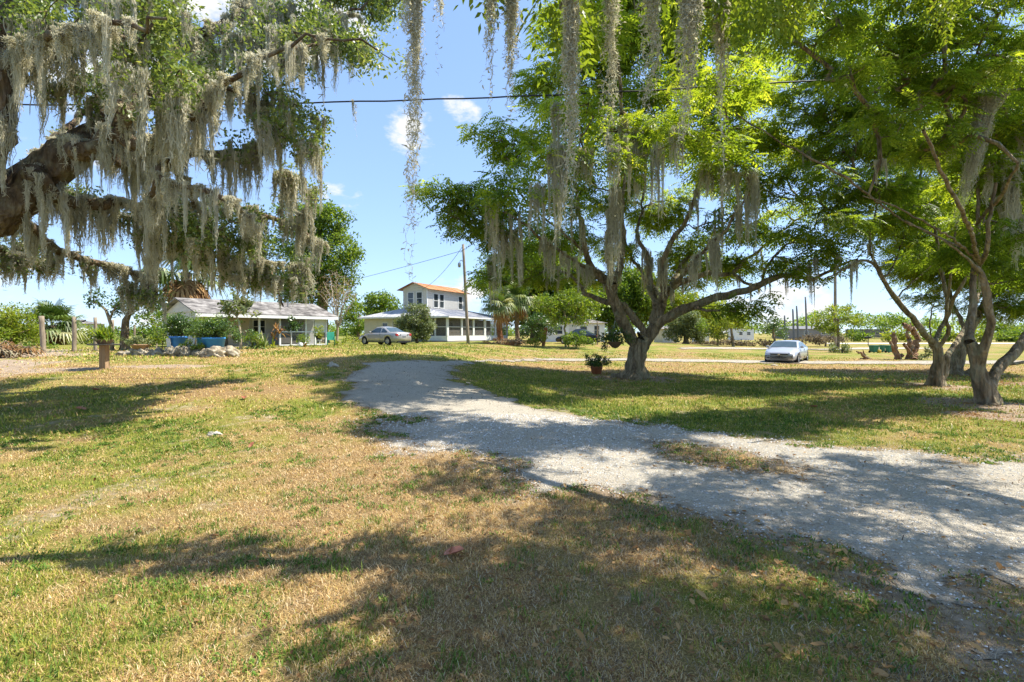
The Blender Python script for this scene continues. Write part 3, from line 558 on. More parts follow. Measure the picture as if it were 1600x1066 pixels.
def leaves(r, Cn, per=40, rad=.3, size=(.05, .08), wid=.42, flat=.6, tint=None, shell=False):
    """simple leaves in a loose ball round the end of each twig"""
    n = len(Cn) * per; o = unit(r.normal(0, 1, (n, 3))) * (r.random(n) ** (.33 if not shell else .2))[:, None] * rad * [1, 1, flat] + np.repeat(Cn, per, 0)
    v = unit(r.normal(0, 1, (n, 3)) + [0, 0, -.15]); nn = unit(r.normal(0, .6, (n, 3)) + [0, 0, 1]); w = unit(np.cross(v, nn)); l = r.uniform(*size, n)[:, None]; m = o + v * l * .5
    V = np.stack([o, m + w * l * wid * .5, o + v * l, m - w * l * wid * .5], 1).reshape(-1, 3)
    T = np.repeat((np.zeros(len(Cn)) if tint is None else tint), per) + r.normal(0, .17, n); return V, np.arange(len(V)).reshape(-1, 4), np.clip(np.repeat(T, 4), 0, 1)
def crown(name, parts, m, parent, b):
    V = np.concatenate([p[0] for p in parts]); T = np.concatenate([p[2] for p in parts]); k = 0; Q = []
    for p in parts: Q.append(p[1] + k); k += len(p[0])
    return link(name, npmesh(name, V - np.asarray(b, float), np.concatenate(Q), None, {'tint': T}), m, parent)
def blobpts(r, blobs, dens, gap=.26):
    """twig ends in flattened lumps; blob = (centre xyz, radii xyz)"""
    out = []
    for c, s in blobs:
        n = max(3, int(dens * 4.19 * s[0] * s[1] * s[2])); p = unit(r.normal(0, 1, (n, 3))) * (r.random(n) ** .42)[:, None] * np.array(s) + np.array(c); out.append(p)
    p = np.concatenate(out); keep = fbm(p[:, 0] * .9 + p[:, 2] * 1.3, p[:, 1] * .9 - p[:, 2], 3, 77) > gap; return p[keep]
def blobpx(L, D, dd=1.0):
    """lumps given as (column, row, half width, half height[, distance shift]) of the view at about distance D"""
    out = []
    for q in L:
        px, py, rx, ry = q[:4]; d = D + (q[4] if len(q) > 4 else 0); out.append((P(px, py, d), (rx / F * d, (rx + 10) / F * d * dd * (q[5] if len(q) > 5 else 1), ry / F * d)))
    return out
# --- spanish moss
def moss_mesh(name, length, wx, wy, n, seg, seed, wid, curl=.5, hair=0, thin=.6, sub=1):
    r = np.random.default_rng(seed); ax = r.uniform(-1, 1, n); ay = r.uniform(-1, 1, n) * np.sqrt(1 - ax ** 2 * .8); L = length * r.uniform(.15, 1, n) ** .8 * (1 - .6 * ax ** 2) * (.45 + .95 * vnoise(ax * 4.2 + 7, ax * 0, seed))
    t = np.linspace(0, 1, seg + 1); con = 1 - thin * t
    m = max(1, int(sub)); sx = np.linspace(-.8, .8, m) + r.normal(0, .12, m) if m > 1 else np.zeros(1); sL = r.uniform(.35, 1, m) ** .9; sL[r.integers(m)] = 1; k = r.integers(0, m, n)
    if m > 1: L = length * sL[k] * r.uniform(.25, 1, n) ** .7; ax = np.clip(sx[k] + r.normal(0, .22, n), -1, 1)
    z = -L[:, None] * t; s_ = S(0, .55, t)[None] if m > 1 else 0 * t[None]
    cx = sx[k][:, None] + (vnoise(k[:, None] * 3.7 + t[None] * 3, t[None] * 0 + seed, seed) - .5) * .35 * (m > 1)
    off = (ax - sx[k])[:, None] * (1 - s_ * .62) * (1 - .5 * t) * (1 + .9 * (vnoise(k[:, None] * 5.1 + t[None] * 7, t[None] * 0 + 2, seed + 4) - .5)) if m > 1 else ax[:, None] * con ** 1.5 * (1 + 1.0 * (vnoise(t[None] * 9, t[None] * 0, seed + 4) - .5)) + (vnoise(ax * 4 + 3, ax * 0 + 1, seed + 1) - .5)[:, None] * t * .5
    w = np.cumsum(r.normal(0, 1, (n, seg + 1, 2)), 1) * (length / seg) ** .5 * .024 * curl + r.normal(0, 1, (n, seg + 1, 2)) * .012 * curl; w[:, 0] *= .3
    sway = (vnoise(t * 2.2 * max(1, length) ** .5 + seed, t * 0, seed + 7) - vnoise(np.array([seed * 1.0]), np.array([0.]), seed + 7)) * .16 * t * min(1.2, length ** .5)
    x = (cx * (m > 1) + off) * wx + w[..., 0] + sway[None]; y = ay[:, None] * wy * con * (1 - .4 * s_) + w[..., 1]; z = z + r.uniform(-.02, .10, n)[:, None] * min(1, length) * (1 - .5 * ax ** 2)[:, None]
    a = r.random((n, seg + 1)) * .9 + r.random(n)[:, None] * 6.283; ww = (wid * r.uniform(.6, 1.4, n))[:, None] * (1 - .65 * t); ox, oy = np.cos(a) * ww, np.sin(a) * ww
    V = np.stack([np.stack([x - ox, y - oy, z], -1), np.stack([x + ox, y + oy, z], -1)], 2).reshape(-1, 3); b = (np.arange(n)[:, None] * (seg + 1) + np.arange(seg)) * 2
    Q = np.stack([b, b + 1, b + 3, b + 2], -1).reshape(-1, 4); T = np.repeat(np.clip(.12 + .30 * r.random() + .5 * r.random(n), 0, 1), (seg + 1) * 2); T = np.clip(T + r.normal(0, .1, len(T)), 0, 1)
    if hair:
        i = r.integers(0, n, hair); j = r.integers(1, seg + 1, hair); o = np.stack([x[i, j], y[i, j], z[i, j]], 1); v = unit(r.normal(0, 1, (hair, 3)) + [0, 0, -.3]) * r.uniform(.015, .06, (hair, 1)) * (1 + 2 * (wid > .008)); s = unit(np.cross(v, r.normal(0, 1, (hair, 3)))) * wid * .7
        HV = np.stack([o - s, o + s, o + v * .6 + s * .8 + r.normal(0, .006, (hair, 3)), o + v], 1).reshape(-1, 3); Q = np.concatenate([Q, np.arange(hair * 4).reshape(-1, 4) + len(V)]); V = np.concatenate([V, HV]); T = np.concatenate([T, np.repeat(r.random(hair) * .7 + .1, 4)])
    me = npmesh(name, V, Q, None, {'tint': T}); me.materials.append(M['moss']); return me
BEARDS = [moss_mesh('moss_beard', 1.0, .16 + .05 * (k % 3), .12, 120, 11, 100 + k, .010, .9, hair=200, sub=(4, 5, 3, 6, 4, 3, 5, 2)[k]) for k in range(8)]
def beard(parent, b, p, length, width, k, name='moss_beard', rz=None):
    o = bpy.data.objects.new(name, BEARDS[k % 8]); C.objects.link(o); o.parent = parent; o.location = [float(v) for v in np.asarray(p) - b]
    o.scale = (width, width, length); o.rotation_euler = (0, 0, random.uniform(-.5, .5) + (math.pi if k % 2 else 0) if rz is None else rz); return o
def beard_soup(name, items, b, parent):
    """the rest of a tree's smaller beards, as one mass"""
    VV, QQ, TT, k = [], [], [], 0
    for p, ln, wd, i in items:
        me = BEARDS[i % 8]; n = len(me.vertices); V = np.zeros(n * 3, np.float32); me.vertices.foreach_get('co', V); V = V.reshape(-1, 3); T = np.zeros(n, np.float32); me.attributes['tint'].data.foreach_get('value', T)
        Q = np.zeros(len(me.polygons) * 4, np.int32); me.loops.foreach_get('vertex_index', Q); a = random.random() * 6.28; c, s = math.cos(a), math.sin(a)
        n2 = n // 2; V2 = np.stack([(V[:, 0] * c - V[:, 1] * s) * wd, (V[:, 0] * s + V[:, 1] * c) * wd, V[:, 2] * ln], 1) + (np.asarray(p) - b); VV.append(V2); QQ.append(Q.reshape(-1, 4) + k); TT.append(T); k += n
    o = link(name, npmesh(name, np.concatenate(VV), np.concatenate(QQ), None, {'tint': np.concatenate(TT)}), M['moss'], parent); tag(o, kind='stuff'); return o

def zc(L, x0, y0, s): return [(x0 + a / s, y0 + b / s, *rest) for a, b, *rest in L]
def pl(L, D, dz=0):                                                 # (column, row, radius[, distance shift]) -> (x, y, z, radius)
    return [(*P(q[0], q[1], D + (q[3] if len(q) > 3 else 0)), q[2]) for q in L]
# ================= the broad shade tree in the middle of the lawn
def shade_tree():
    b = B_SHADE; D = b[1]; t = Tree(b, 3); Z = lambda *L: [(x, y, z, r * .8) for x, y, z, r in pl(zc(L, 800, 300, 3.136), D)]
    t.limb([(b[0], b[1], b[2] - .3, .48), (b[0], b[1], b[2] + .06, .45), (b[0] + .02, b[1], b[2] + .35, .37)] + Z((612, 800, .43), (640, 730, .43)), step=.16, wig=.02)
    t.limb(Z((618, 760, .30), (575, 690, .30), (530, 610, .29, -.3), (500, 520, .27, -.5), (482, 450, .24, -.5)), step=.22)
    t.limb(Z((660, 745, .34), (690, 680, .33), (712, 600, .29, .3), (742, 520, .26, .5), (768, 470, .22, .6)), step=.22)
    t.limb(Z((655, 690, .19), (610, 635, .18), (560, 575, .17), (520, 545, .16, -.4)), step=.22)
    for q in ([(482, 460, .18), (425, 410, .16, -.7), (375, 350, .14, -1), (352, 250, .12, -1.2), (345, 170, .10, -1.4), (322, 60, .08, -2), (318, -100, .05, -2.5), (330, -260, .03, -3)],
              [(490, 450, .17), (512, 400, .16, 0), (538, 300, .15, .2), (545, 200, .13, .4), (540, 90, .11, .5), (552, -60, .08, .6), (560, -220, .06, .5), (540, -420, .03, .3)],
              [(490, 530, .14), (420, 525, .13, .6), (352, 495, .11, 1), (320, 440, .08, 1.4), (250, 395, .06, 1.8), (170, 380, .045, 2), (90, 425, .035, 2), (20, 470, .02, 2)],
              [(440, 425, .09), (330, 350, .08, -1.6), (220, 280, .06, -2), (80, 180, .05, -2.5), (-60, 90, .035, -2.6), (-220, 60, .025, -2.5), (-380, 20, .015, -2.4)],
              [(360, 300, .07), (250, 200, .05, -1.5), (60, 40, .04, -1.8), (-30, -110, .025, -2)],
              [(720, 590, .17), (690, 500, .15, .8), (676, 400, .13, 1), (660, 300, .11, 1.2), (612, 215, .08, 1.5), (640, 60, .06, 2), (660, -160, .05, 2), (680, -380, .03, 2)],
              [(735, 540, .17), (742, 430, .15, -.6), (738, 340, .14, -1), (800, 215, .11, -1.2), (850, 140, .09, -1.5), (900, 0, .07, -2), (930, -200, .05, -2.3), (960, -420, .03, -2.5)],
              [(768, 475, .17), (860, 435, .15, .4), (960, 400, .13, .8), (1075, 400, .11, 1), (1140, 345, .08, 1.2), (1250, 250, .06, 1.5), (1380, 150, .045, 1.5), (1500, 60, .03, 1.5)],
              [(725, 640, .26), (800, 592, .24, -.2), (895, 555, .22, -.5), (1050, 510, .18, -1), (1200, 465, .15, -1.4), (1330, 410, .11, -1.8), (1470, 425, .08, -2), (1570, 375, .06, -2.2), (1700, 330, .04, -2.4)],
              [(895, 560, .09), (950, 580, .07, -1.6), (1020, 585, .05, -1.8)],
              [(1200, 460, .07), (1260, 350, .06, -1.2), (1350, 260, .05, -1), (1480, 180, .03, -.8)],
              [(700, 520, .10), (650, 420, .09, 2.5), (560, 260, .07, 4), (520, 80, .05, 4.6)], [(760, 470, .1), (850, 330, .08, 3), (1000, 200, .06, 4.2), (1130, 60, .04, 4.5)],
              [(480, 440, .1), (470, 330, .08, -3), (480, 160, .06, -4.2), (520, -60, .04, -4.6)], [(770, 460, .1), (900, 330, .08, -3), (1050, 180, .06, -4), (1180, -20, .04, -4.4)]):
        t.limb(Z(*q), step=.28)
    B = blobpx([(690, 300, 42, 26, -2.5), (735, 315, 45, 28, -2), (705, 345, 40, 22, -2), (760, 365, 45, 22, -1.5), (790, 330, 40, 28, -1), (768, 205, 36, 22, -1.5), (800, 240, 40, 26, -1), (790, 285, 40, 24, -2.5),
                (850, 130, 45, 30), (880, 190, 50, 28, -1), (830, 205, 36, 22, 1), (930, 150, 50, 34, 1), (905, 80, 40, 30), (960, 90, 50, 34, .5), (1010, 60, 46, 30, -.5), (1010, 140, 50, 34, -1.5), (1070, 110, 50, 36, 1), (1060, 170, 50, 32, -2), (1130, 150, 48, 36, -1), (1160, 95, 40, 32),
                (1190, 130, 46, 36, 1), (1110, 220, 55, 30, 1), (1180, 210, 52, 32, -1.5), (1040, 230, 45, 26, 2.5), (960, 210, 45, 26, 3), (1240, 230, 50, 32), (1240, 290, 50, 28, -2), (1180, 290, 50, 26, -1), (1130, 290, 45, 24, 2.5), (1290, 330, 46, 24, -2), (1260, 370, 48, 20, -2.5), (1190, 360, 50, 22, 1), (1130, 355, 45, 22, -1.5),
                (1070, 290, 36, 22, 3.5), (980, 290, 34, 22, 4), (900, 290, 40, 26, 1.5), (860, 320, 44, 26, -2.5), (850, 370, 48, 22, 1.5), (800, 400, 44, 20, 2), (760, 440, 36, 16, 2), (840, 430, 40, 16, 2), (920, 430, 40, 20, 3.5), (1010, 340, 40, 22, 3.5), (1080, 380, 40, 18, 3), (1110, 420, 45, 16, 2.5), (1060, 440, 38, 14, 3), (1140, 480, 26, 20, -1.8), (1190, 470, 30, 22, -1.8), (1225, 410, 46, 16, -1.5),
                (1010, 200, 60, 30, -4), (1120, 250, 60, 28, -4), (900, 240, 50, 26, -4), (960, 20, 60, 34), (1060, 30, 60, 34), (1150, 40, 50, 34), (880, 40, 44, 28), (1000, -30, 120, 40, 0, 1.6), (900, 180, 46, 26, -6), (980, 230, 46, 26, -6), (840, 240, 40, 24, -5.5), (1080, 200, 50, 28, -6), (930, 60, 60, 40, -6), (1040, -60, 80, 50, -6), (860, 300, 36, 18, -5), (1150, 120, 50, 30, -5.5), (780, 300, 40, 20, -4.5), (950, 320, 40, 20, 2.5), (1040, 330, 40, 22, 3), (900, 370, 40, 22, 3), (960, 390, 40, 20, 4), (1060, 410, 40, 18, 4), (1000, 270, 40, 20, 3), (1150, 410, 40, 16, 2), (1230, 330, 44, 20, 1.5), (1290, 390, 36, 14, -1), (1270, 425, 40, 12, -2), (1310, 402, 40, 15, -2.2), (1345, 380, 40, 16, -2.2)], D)
    r = t.r; T = blobpts(r, B, 7.6, .37); t.grow(T); t.finish(.0045, .06)
    o = thing('shade_tree', 'broad multi-stemmed shade tree with mossy forked trunk in the middle of the lawn', 'tree', b); t.wood('trunk', M['bark'], o); inv = lambda p: (800 + p[:, 0] / p[:, 1] * F, HZ - (p[:, 2] - EYE) / p[:, 1] * F); NX, NY = inv(t.P[:t.n])
    Cn, ax = t.sprays(); hi = S(.2, 1, (Cn[:, 2] - 3) / 7); tint = .28 + .30 * fbm(Cn[:, 0] * .7, Cn[:, 2] * .9 + Cn[:, 1] * .5, 3, 5) + .14 * hi + r.normal(0, .06, len(Cn))  # leaves high in the crown tinted lighter for the sunlit top
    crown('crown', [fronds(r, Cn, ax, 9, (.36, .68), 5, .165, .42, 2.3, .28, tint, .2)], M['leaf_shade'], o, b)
    k = 0
    for px, py, ln, wd, dd in [(845, 195, 2.1, .7, -3.2), (862, 215, 3.0, .8, -3), (880, 225, 1.5, .9, -3), (905, 235, 1.2, 1, -2), (935, 225, 1.6, .9, 1), (960, 200, 1.8, 1.1, .5), (985, 205, 2.6, .9, .4), (1005, 215, 2.4, .9, .6), (1022, 225, 2.2, .8, 1), (1095, 265, 1.2, .8, -2.5), (1110, 272, 1.6, .9, -2.5), (1130, 275, 1.1, 1.2, -2.5), (1150, 275, 1.5, 1.2, -2.5), (1168, 290, 2.4, .5, -2.6),
                               (1125, 330, 1.9, .5, -2), (1075, 390, 1.5, .6, .8), (1112, 372, 2.0, .8, -1.2), (1120, 380, 1.4, .7, 1), (1165, 360, 1.4, .5, -2.6), (770, 345, 1.6, .9, -2.2), (785, 375, 2.4, 1.1, -1.8), (800, 390, 2.0, 1.2, 1.8), (772, 415, 2.2, .9, 1.6), (820, 400, 1.3, .9, 1.9), (845, 405, 1.5, .9, 1.8), (865, 418, 1.2, .8, 1.6), (890, 425, 1.3, .8, 1.4), (905, 440, 1.0, .8, 1.2), (735, 300, 1.0, .5, -2.6), (705, 325, .8, .4, -2.5), (697, 355, .8, .25, -2.5), (950, 300, 2.2, .8, .3), (968, 290, 2.5, .9, .4), (975, 330, 1.8, .8, .4), (1000, 330, 1.4, .7, 1.2), (1010, 400, 2.0, .8, 1), (1030, 420, 1.6, .7, 1), (1060, 300, 1.2, .6, -1.8), (1180, 330, 1.3, .5, -1), (915, 330, 1.8, .6, -1), (925, 360, 1.5, .6, -.8), (830, 300, 1.8, .7, -3), (812, 330, 2.2, .8, -2.4), (1262, 400, 1.3, .45, -2.2), (1268, 440, 1.1, .25, -2), (1240, 415, .9, .4, -1.9), (1300, 405, .9, .3, -2), (1040, 200, 1.4, .8, -1), (870, 300, 1.7, .6, -2)]:
        for e in range(1 + (k % 3 > 0)):
            j = int((np.hypot(NX - px - r.normal(0, 10) * (e > 0), NY - py - r.normal(0, 8)) * .07 + t.P[:t.n, 1] * (.55 if e < 2 else .2)).argmin()); beard(o, b, t.P[j] + [0, 0, .03], ln * (1, .75, .6)[e], wd * (1.15, .9, .8)[e], k); k += 1
    soft = [(t.P[i] + np.array([r.normal(0, .5) * t.R[i], -.5 * t.R[i], t.R[i] * .6]), r.uniform(.25, .9), r.uniform(.35, .7), i) for i in range(t.n) if t.fix[i] and .05 < t.R[i] < .24 and 780 < NX[i] < 1250 and 100 < NY[i] < 455 and r.random() < .5]
    beard_soup('moss', soft, b, o)
    return t, o
shade_tree()
# ================= the three young trees on the right
def right_trees():
    Z = lambda L, D: pl(zc(L, 1300, 300, 2.667), D)
    spec = [('young_tree', 'slim grey tree right of the car whose long bough arches left over the lawn', B_R1, 21,
             [[(432, 812, .30), (434, 790, .25), (446, 710, .21), (436, 655, .19), (424, 632, .17)],
              [(424, 640, .13), (385, 590, .115, -.2), (330, 522, .11, -.4), (270, 450, .10, -.6), (232, 400, .09, -.8), (190, 320, .075, -1), (150, 285, .06, -1.1), (95, 295, .05, -1.3), (40, 330, .04, -1.5), (-20, 360, .025, -1.7)],
              [(428, 630, .10), (452, 570, .09, .3), (482, 505, .085, .4), (470, 400, .075, .5), (445, 270, .06, .6), (430, 150, .05, .6), (400, 20, .03, .6)], [(482, 510, .08), (520, 420, .07, -.3), (572, 340, .05, -.5), (600, 200, .035, -.8)],
              [(462, 800, .17), (470, 760, .15), (478, 690, .12), (510, 640, .11, .5), (560, 560, .09, 1), (600, 470, .06, 1.5), (640, 330, .045, 2)], [(455, 660, .08), (480, 590, .08, -.3), (478, 480, .06, -.6), (500, 300, .045, -1), (520, 120, .03, -1)],
              [(200, 330, .05), (160, 250, .045, -1), (170, 130, .03, -1), (200, 20, .025, -1)], [(270, 450, .04), (310, 400, .035, .4), (380, 340, .03, .8), (420, 300, .02, 1)], [(232, 400, .05), (250, 320, .045, .5), (300, 190, .03, 1)], [(415, 610, .03), (408, 540, .028, .2), (420, 470, .02, .4)]],
             [(1330, 330, 46, 22, -1), (1350, 290, 50, 26), (1300, 280, 46, 24, -1.2), (1290, 230, 50, 26, .5), (1360, 230, 55, 30, 1), (1400, 290, 45, 26, -.5), (1420, 340, 50, 22, 1), (1450, 300, 45, 28, 1), (1390, 385, 34, 16, 1), (1450, 400, 45, 20, 1.5), (1510, 340, 50, 30, 1.5), (1420, 220, 55, 32, 1), (1330, 170, 55, 32, 0), (1260, 160, 45, 28, 0), (1380, 150, 60, 34, 1), (1450, 160, 60, 34, 0), (1310, 110, 50, 30, 0), (1400, 80, 60, 34, .5), (1270, 90, 40, 26, -.5), (1330, 50, 50, 30), (1250, 30, 32, 24), (1300, 350, 34, 14, -1.6), (1340, 355, 34, 12, -1.4), (1390, 345, 34, 14, .5)]),
            ('young_tree', 'nearest leaning two-stemmed tree at the right edge with mottled trunk', B_R2, 22,
             [[(640, 892, .34), (640, 870, .27), (628, 800, .24), (608, 740, .21), (588, 680, .19), (574, 625, .17)],
              [(574, 635, .13), (575, 560, .12, .2), (584, 470, .11, .3), (590, 380, .10, .4), (598, 270, .08, .5), (610, 120, .06, .6), (600, -80, .04, .7), (580, -300, .03, .8)],
              [(612, 730, .14), (640, 620, .13, -.3), (662, 540, .12, -.5), (642, 430, .10, -.6), (625, 340, .08, -.7), (580, 290, .045, -1), (520, 240, .03, -1.3), (430, 180, .022, -1.5), (300, 120, .015, -1.8)],
              [(632, 330, .07), (645, 240, .065, -.8), (650, 130, .05, -1), (680, -40, .04, -1.2)],
              [(645, 820, .18), (690, 740, .17, .2), (740, 690, .16, .3), (800, 620, .14, .4), (900, 480, .11, .6), (1000, 330, .08, .6), (1080, 150, .05, .6)],
              [(598, 260, .05), (520, 210, .035, -1.5), (420, 150, .025, -2.3), (260, 60, .02, -2.8), (120, 20, .012, -3)], [(610, 120, .05), (700, 20, .045, -1.5), (780, -120, .03, -2.5)], [(740, 700, .05), (770, 715, .05, .3), (840, 690, .035, .4)], [(590, 380, .04), (640, 380, .04, 1), (760, 370, .03, 1.5)], [(600, 270, .06), (560, 120, .05, -2.4), (470, -60, .04, -3.4), (380, -260, .03, -4)], [(300, 120, .03), (60, -60, .03, -2.8), (-200, -200, .02, -2.8), (-400, -330, .015, -2.6)]],
             [(1500, 130, 60, 36, -1.5), (1560, 90, 60, 40, -1), (1440, 120, 55, 30, -2), (1520, 200, 60, 32, 0), (1590, 190, 55, 36, 0), (1460, 220, 50, 26, -1.5), (1580, 280, 50, 30, .5), (1520, 270, 45, 26, .8), (1600, 350, 50, 26, 1), (1560, 400, 50, 22, 1.5), (1640, 430, 50, 30, 1), (1650, 250, 60, 60, .5), (1400, 60, 55, 32, -2), (1480, 40, 60, 40, -2), (1560, 10, 60, 40, -1), (1640, 80, 60, 60), (1380, 190, 50, 24, -2.2), (1330, 120, 40, 24, -2.6), (1430, -60, 80, 50, -2.8), (1560, -90, 90, 60, -1.5), (1340, -10, 60, 40, -3), (1300, 50, 40, 26, -3), (1590, 440, 36, 14, 1.2), (1540, 330, 40, 20, 1.4), (1230, 40, 36, 24, -2.6), (1200, -50, 70, 40, -2.8), (1130, -110, 70, 40, -2.6), (1280, -120, 80, 50, -3), (1400, -160, 80, 50, -3), (1180, -190, 80, 40, -2), (1500, 400, 34, 14, 1), (1590, 410, 40, 18, .6), (1570, 360, 40, 18, -.4), (1510, 380, 36, 16, .4)]),
            ('young_tree', 'leaning grey tree partly hidden behind two nearer right hand trunks', B_R3, 23,
             [[(508, 765, .42), (510, 740, .36), (528, 680, .32), (552, 620, .27), (585, 550, .22, .3), (640, 460, .16, .5), (720, 340, .11, .8), (800, 200, .07, 1)], [(560, 610, .12), (540, 540, .10, .5), (500, 460, .08, 1), (470, 350, .06, 1.5)], [(600, 530, .12), (590, 420, .1, 1), (560, 280, .07, 2), (540, 100, .05, 2.5)]],
             [(1480, 390, 45, 20, 0), (1530, 380, 45, 22, 1), (1560, 330, 55, 30, 1), (1490, 300, 55, 30, 2), (1440, 350, 45, 22, 2), (1600, 300, 60, 40, 1), (1540, 230, 60, 40, 2), (1470, 230, 60, 40, 2.5), (1620, 400, 50, 24, 1), (1520, 430, 30, 12, 1), (1450, 420, 44, 18, 1), (1500, 450, 34, 14, 2), (1440, 380, 44, 20, 2), (1560, 455, 34, 14, 1), (1600, 470, 30, 12, 1), (1420, 440, 24, 10, 3), (1400, 350, 50, 22, 1), (1460, 380, 50, 22, 0), (1430, 410, 46, 16, 1), (1520, 400, 46, 18, 0), (1580, 430, 44, 18, 1), (1540, 350, 50, 24, 0), (1600, 380, 50, 24, 2), (1490, 430, 40, 14, 0), (1585, 480, 44, 14, 0), (1555, 495, 26, 8, 1), (1448, 462, 30, 9, 1), (1505, 478, 28, 9, 1), (1610, 440, 40, 24, -1), (1470, 405, 50, 18, -1), (1550, 425, 50, 18, -1), (1540, 300, 50, 24, 0), (1400, 300, 45, 26, 3), (1570, 150, 70, 50, 2)])]
    for name, label, b, seed, limbs, blobs in spec:
        D = b[1]; t = Tree(b, seed)
        for i, q in enumerate(limbs):
            pts = Z(q, D)
            pts = [(*u[:3], u[3] * .8) for u in pts]
            if i == 0: pts = [(b[0], b[1], b[2] - .25, q[0][2] * 1.15)] + pts
            t.limb(pts, step=.2, wig=.014)
        r = t.r; T = blobpts(r, blobpx(blobs, D, 1.1), 17 if D < 16 else 12, .36); t.grow(T); t.finish(.004, .045)
        o = thing(name, label, 'tree', b, group='young trees on the right'); t.wood('trunk', M['bark'], o); Cn, ax = t.sprays()
        tint = .22 + .32 * fbm(Cn[:, 0] * .8, Cn[:, 2] + Cn[:, 1] * .5, 3, 5) + .12 * S(3, 8, Cn[:, 2]) + r.normal(0, .06, len(Cn))  # sun on the upper leaves painted in: tint rises with height
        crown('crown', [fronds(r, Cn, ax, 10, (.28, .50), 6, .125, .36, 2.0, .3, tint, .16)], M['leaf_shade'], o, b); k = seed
        for px, py, ln, wd, dd in {21: [(1318, 400, .9, .5, -1), (1326, 430, 1.5, .35, -1.2), (1340, 380, .7, .4, -1), (1305, 330, .8, .5, -1), (1400, 260, .8, .6, .5), (1240, 250, .9, .5, 0)], 22: [(1585, 380, 1.0, .6, 0), (1570, 300, 1.2, .7, 0), (1590, 310, 1.3, .7, 0), (1500, 240, .7, .5, -1), (1330, 250, .6, .4, -2), (1440, 150, .7, .4, -2), (1535, 430, .5, .4, .4), (1590, 240, 1.5, 1.2, 0), (1575, 300, 1.6, 1.1, 0), (1600, 330, 1.4, 1.0, .3), (1598, 200, 1.3, 1, 0)], 23: [(1490, 480, .8, .5, .6), (1545, 440, .7, .5, .5)]}[seed]:
            d = np.linalg.norm(t.P[:t.n] - P(px, py, D + dd), axis=1); beard(o, b, t.P[int(d.argmin())], ln, wd, k); k += 1
        if seed == 22: tree2 = t
    # the wide slanting beard hung from the nearest tree
    return tree2
TREE_R2 = right_trees()
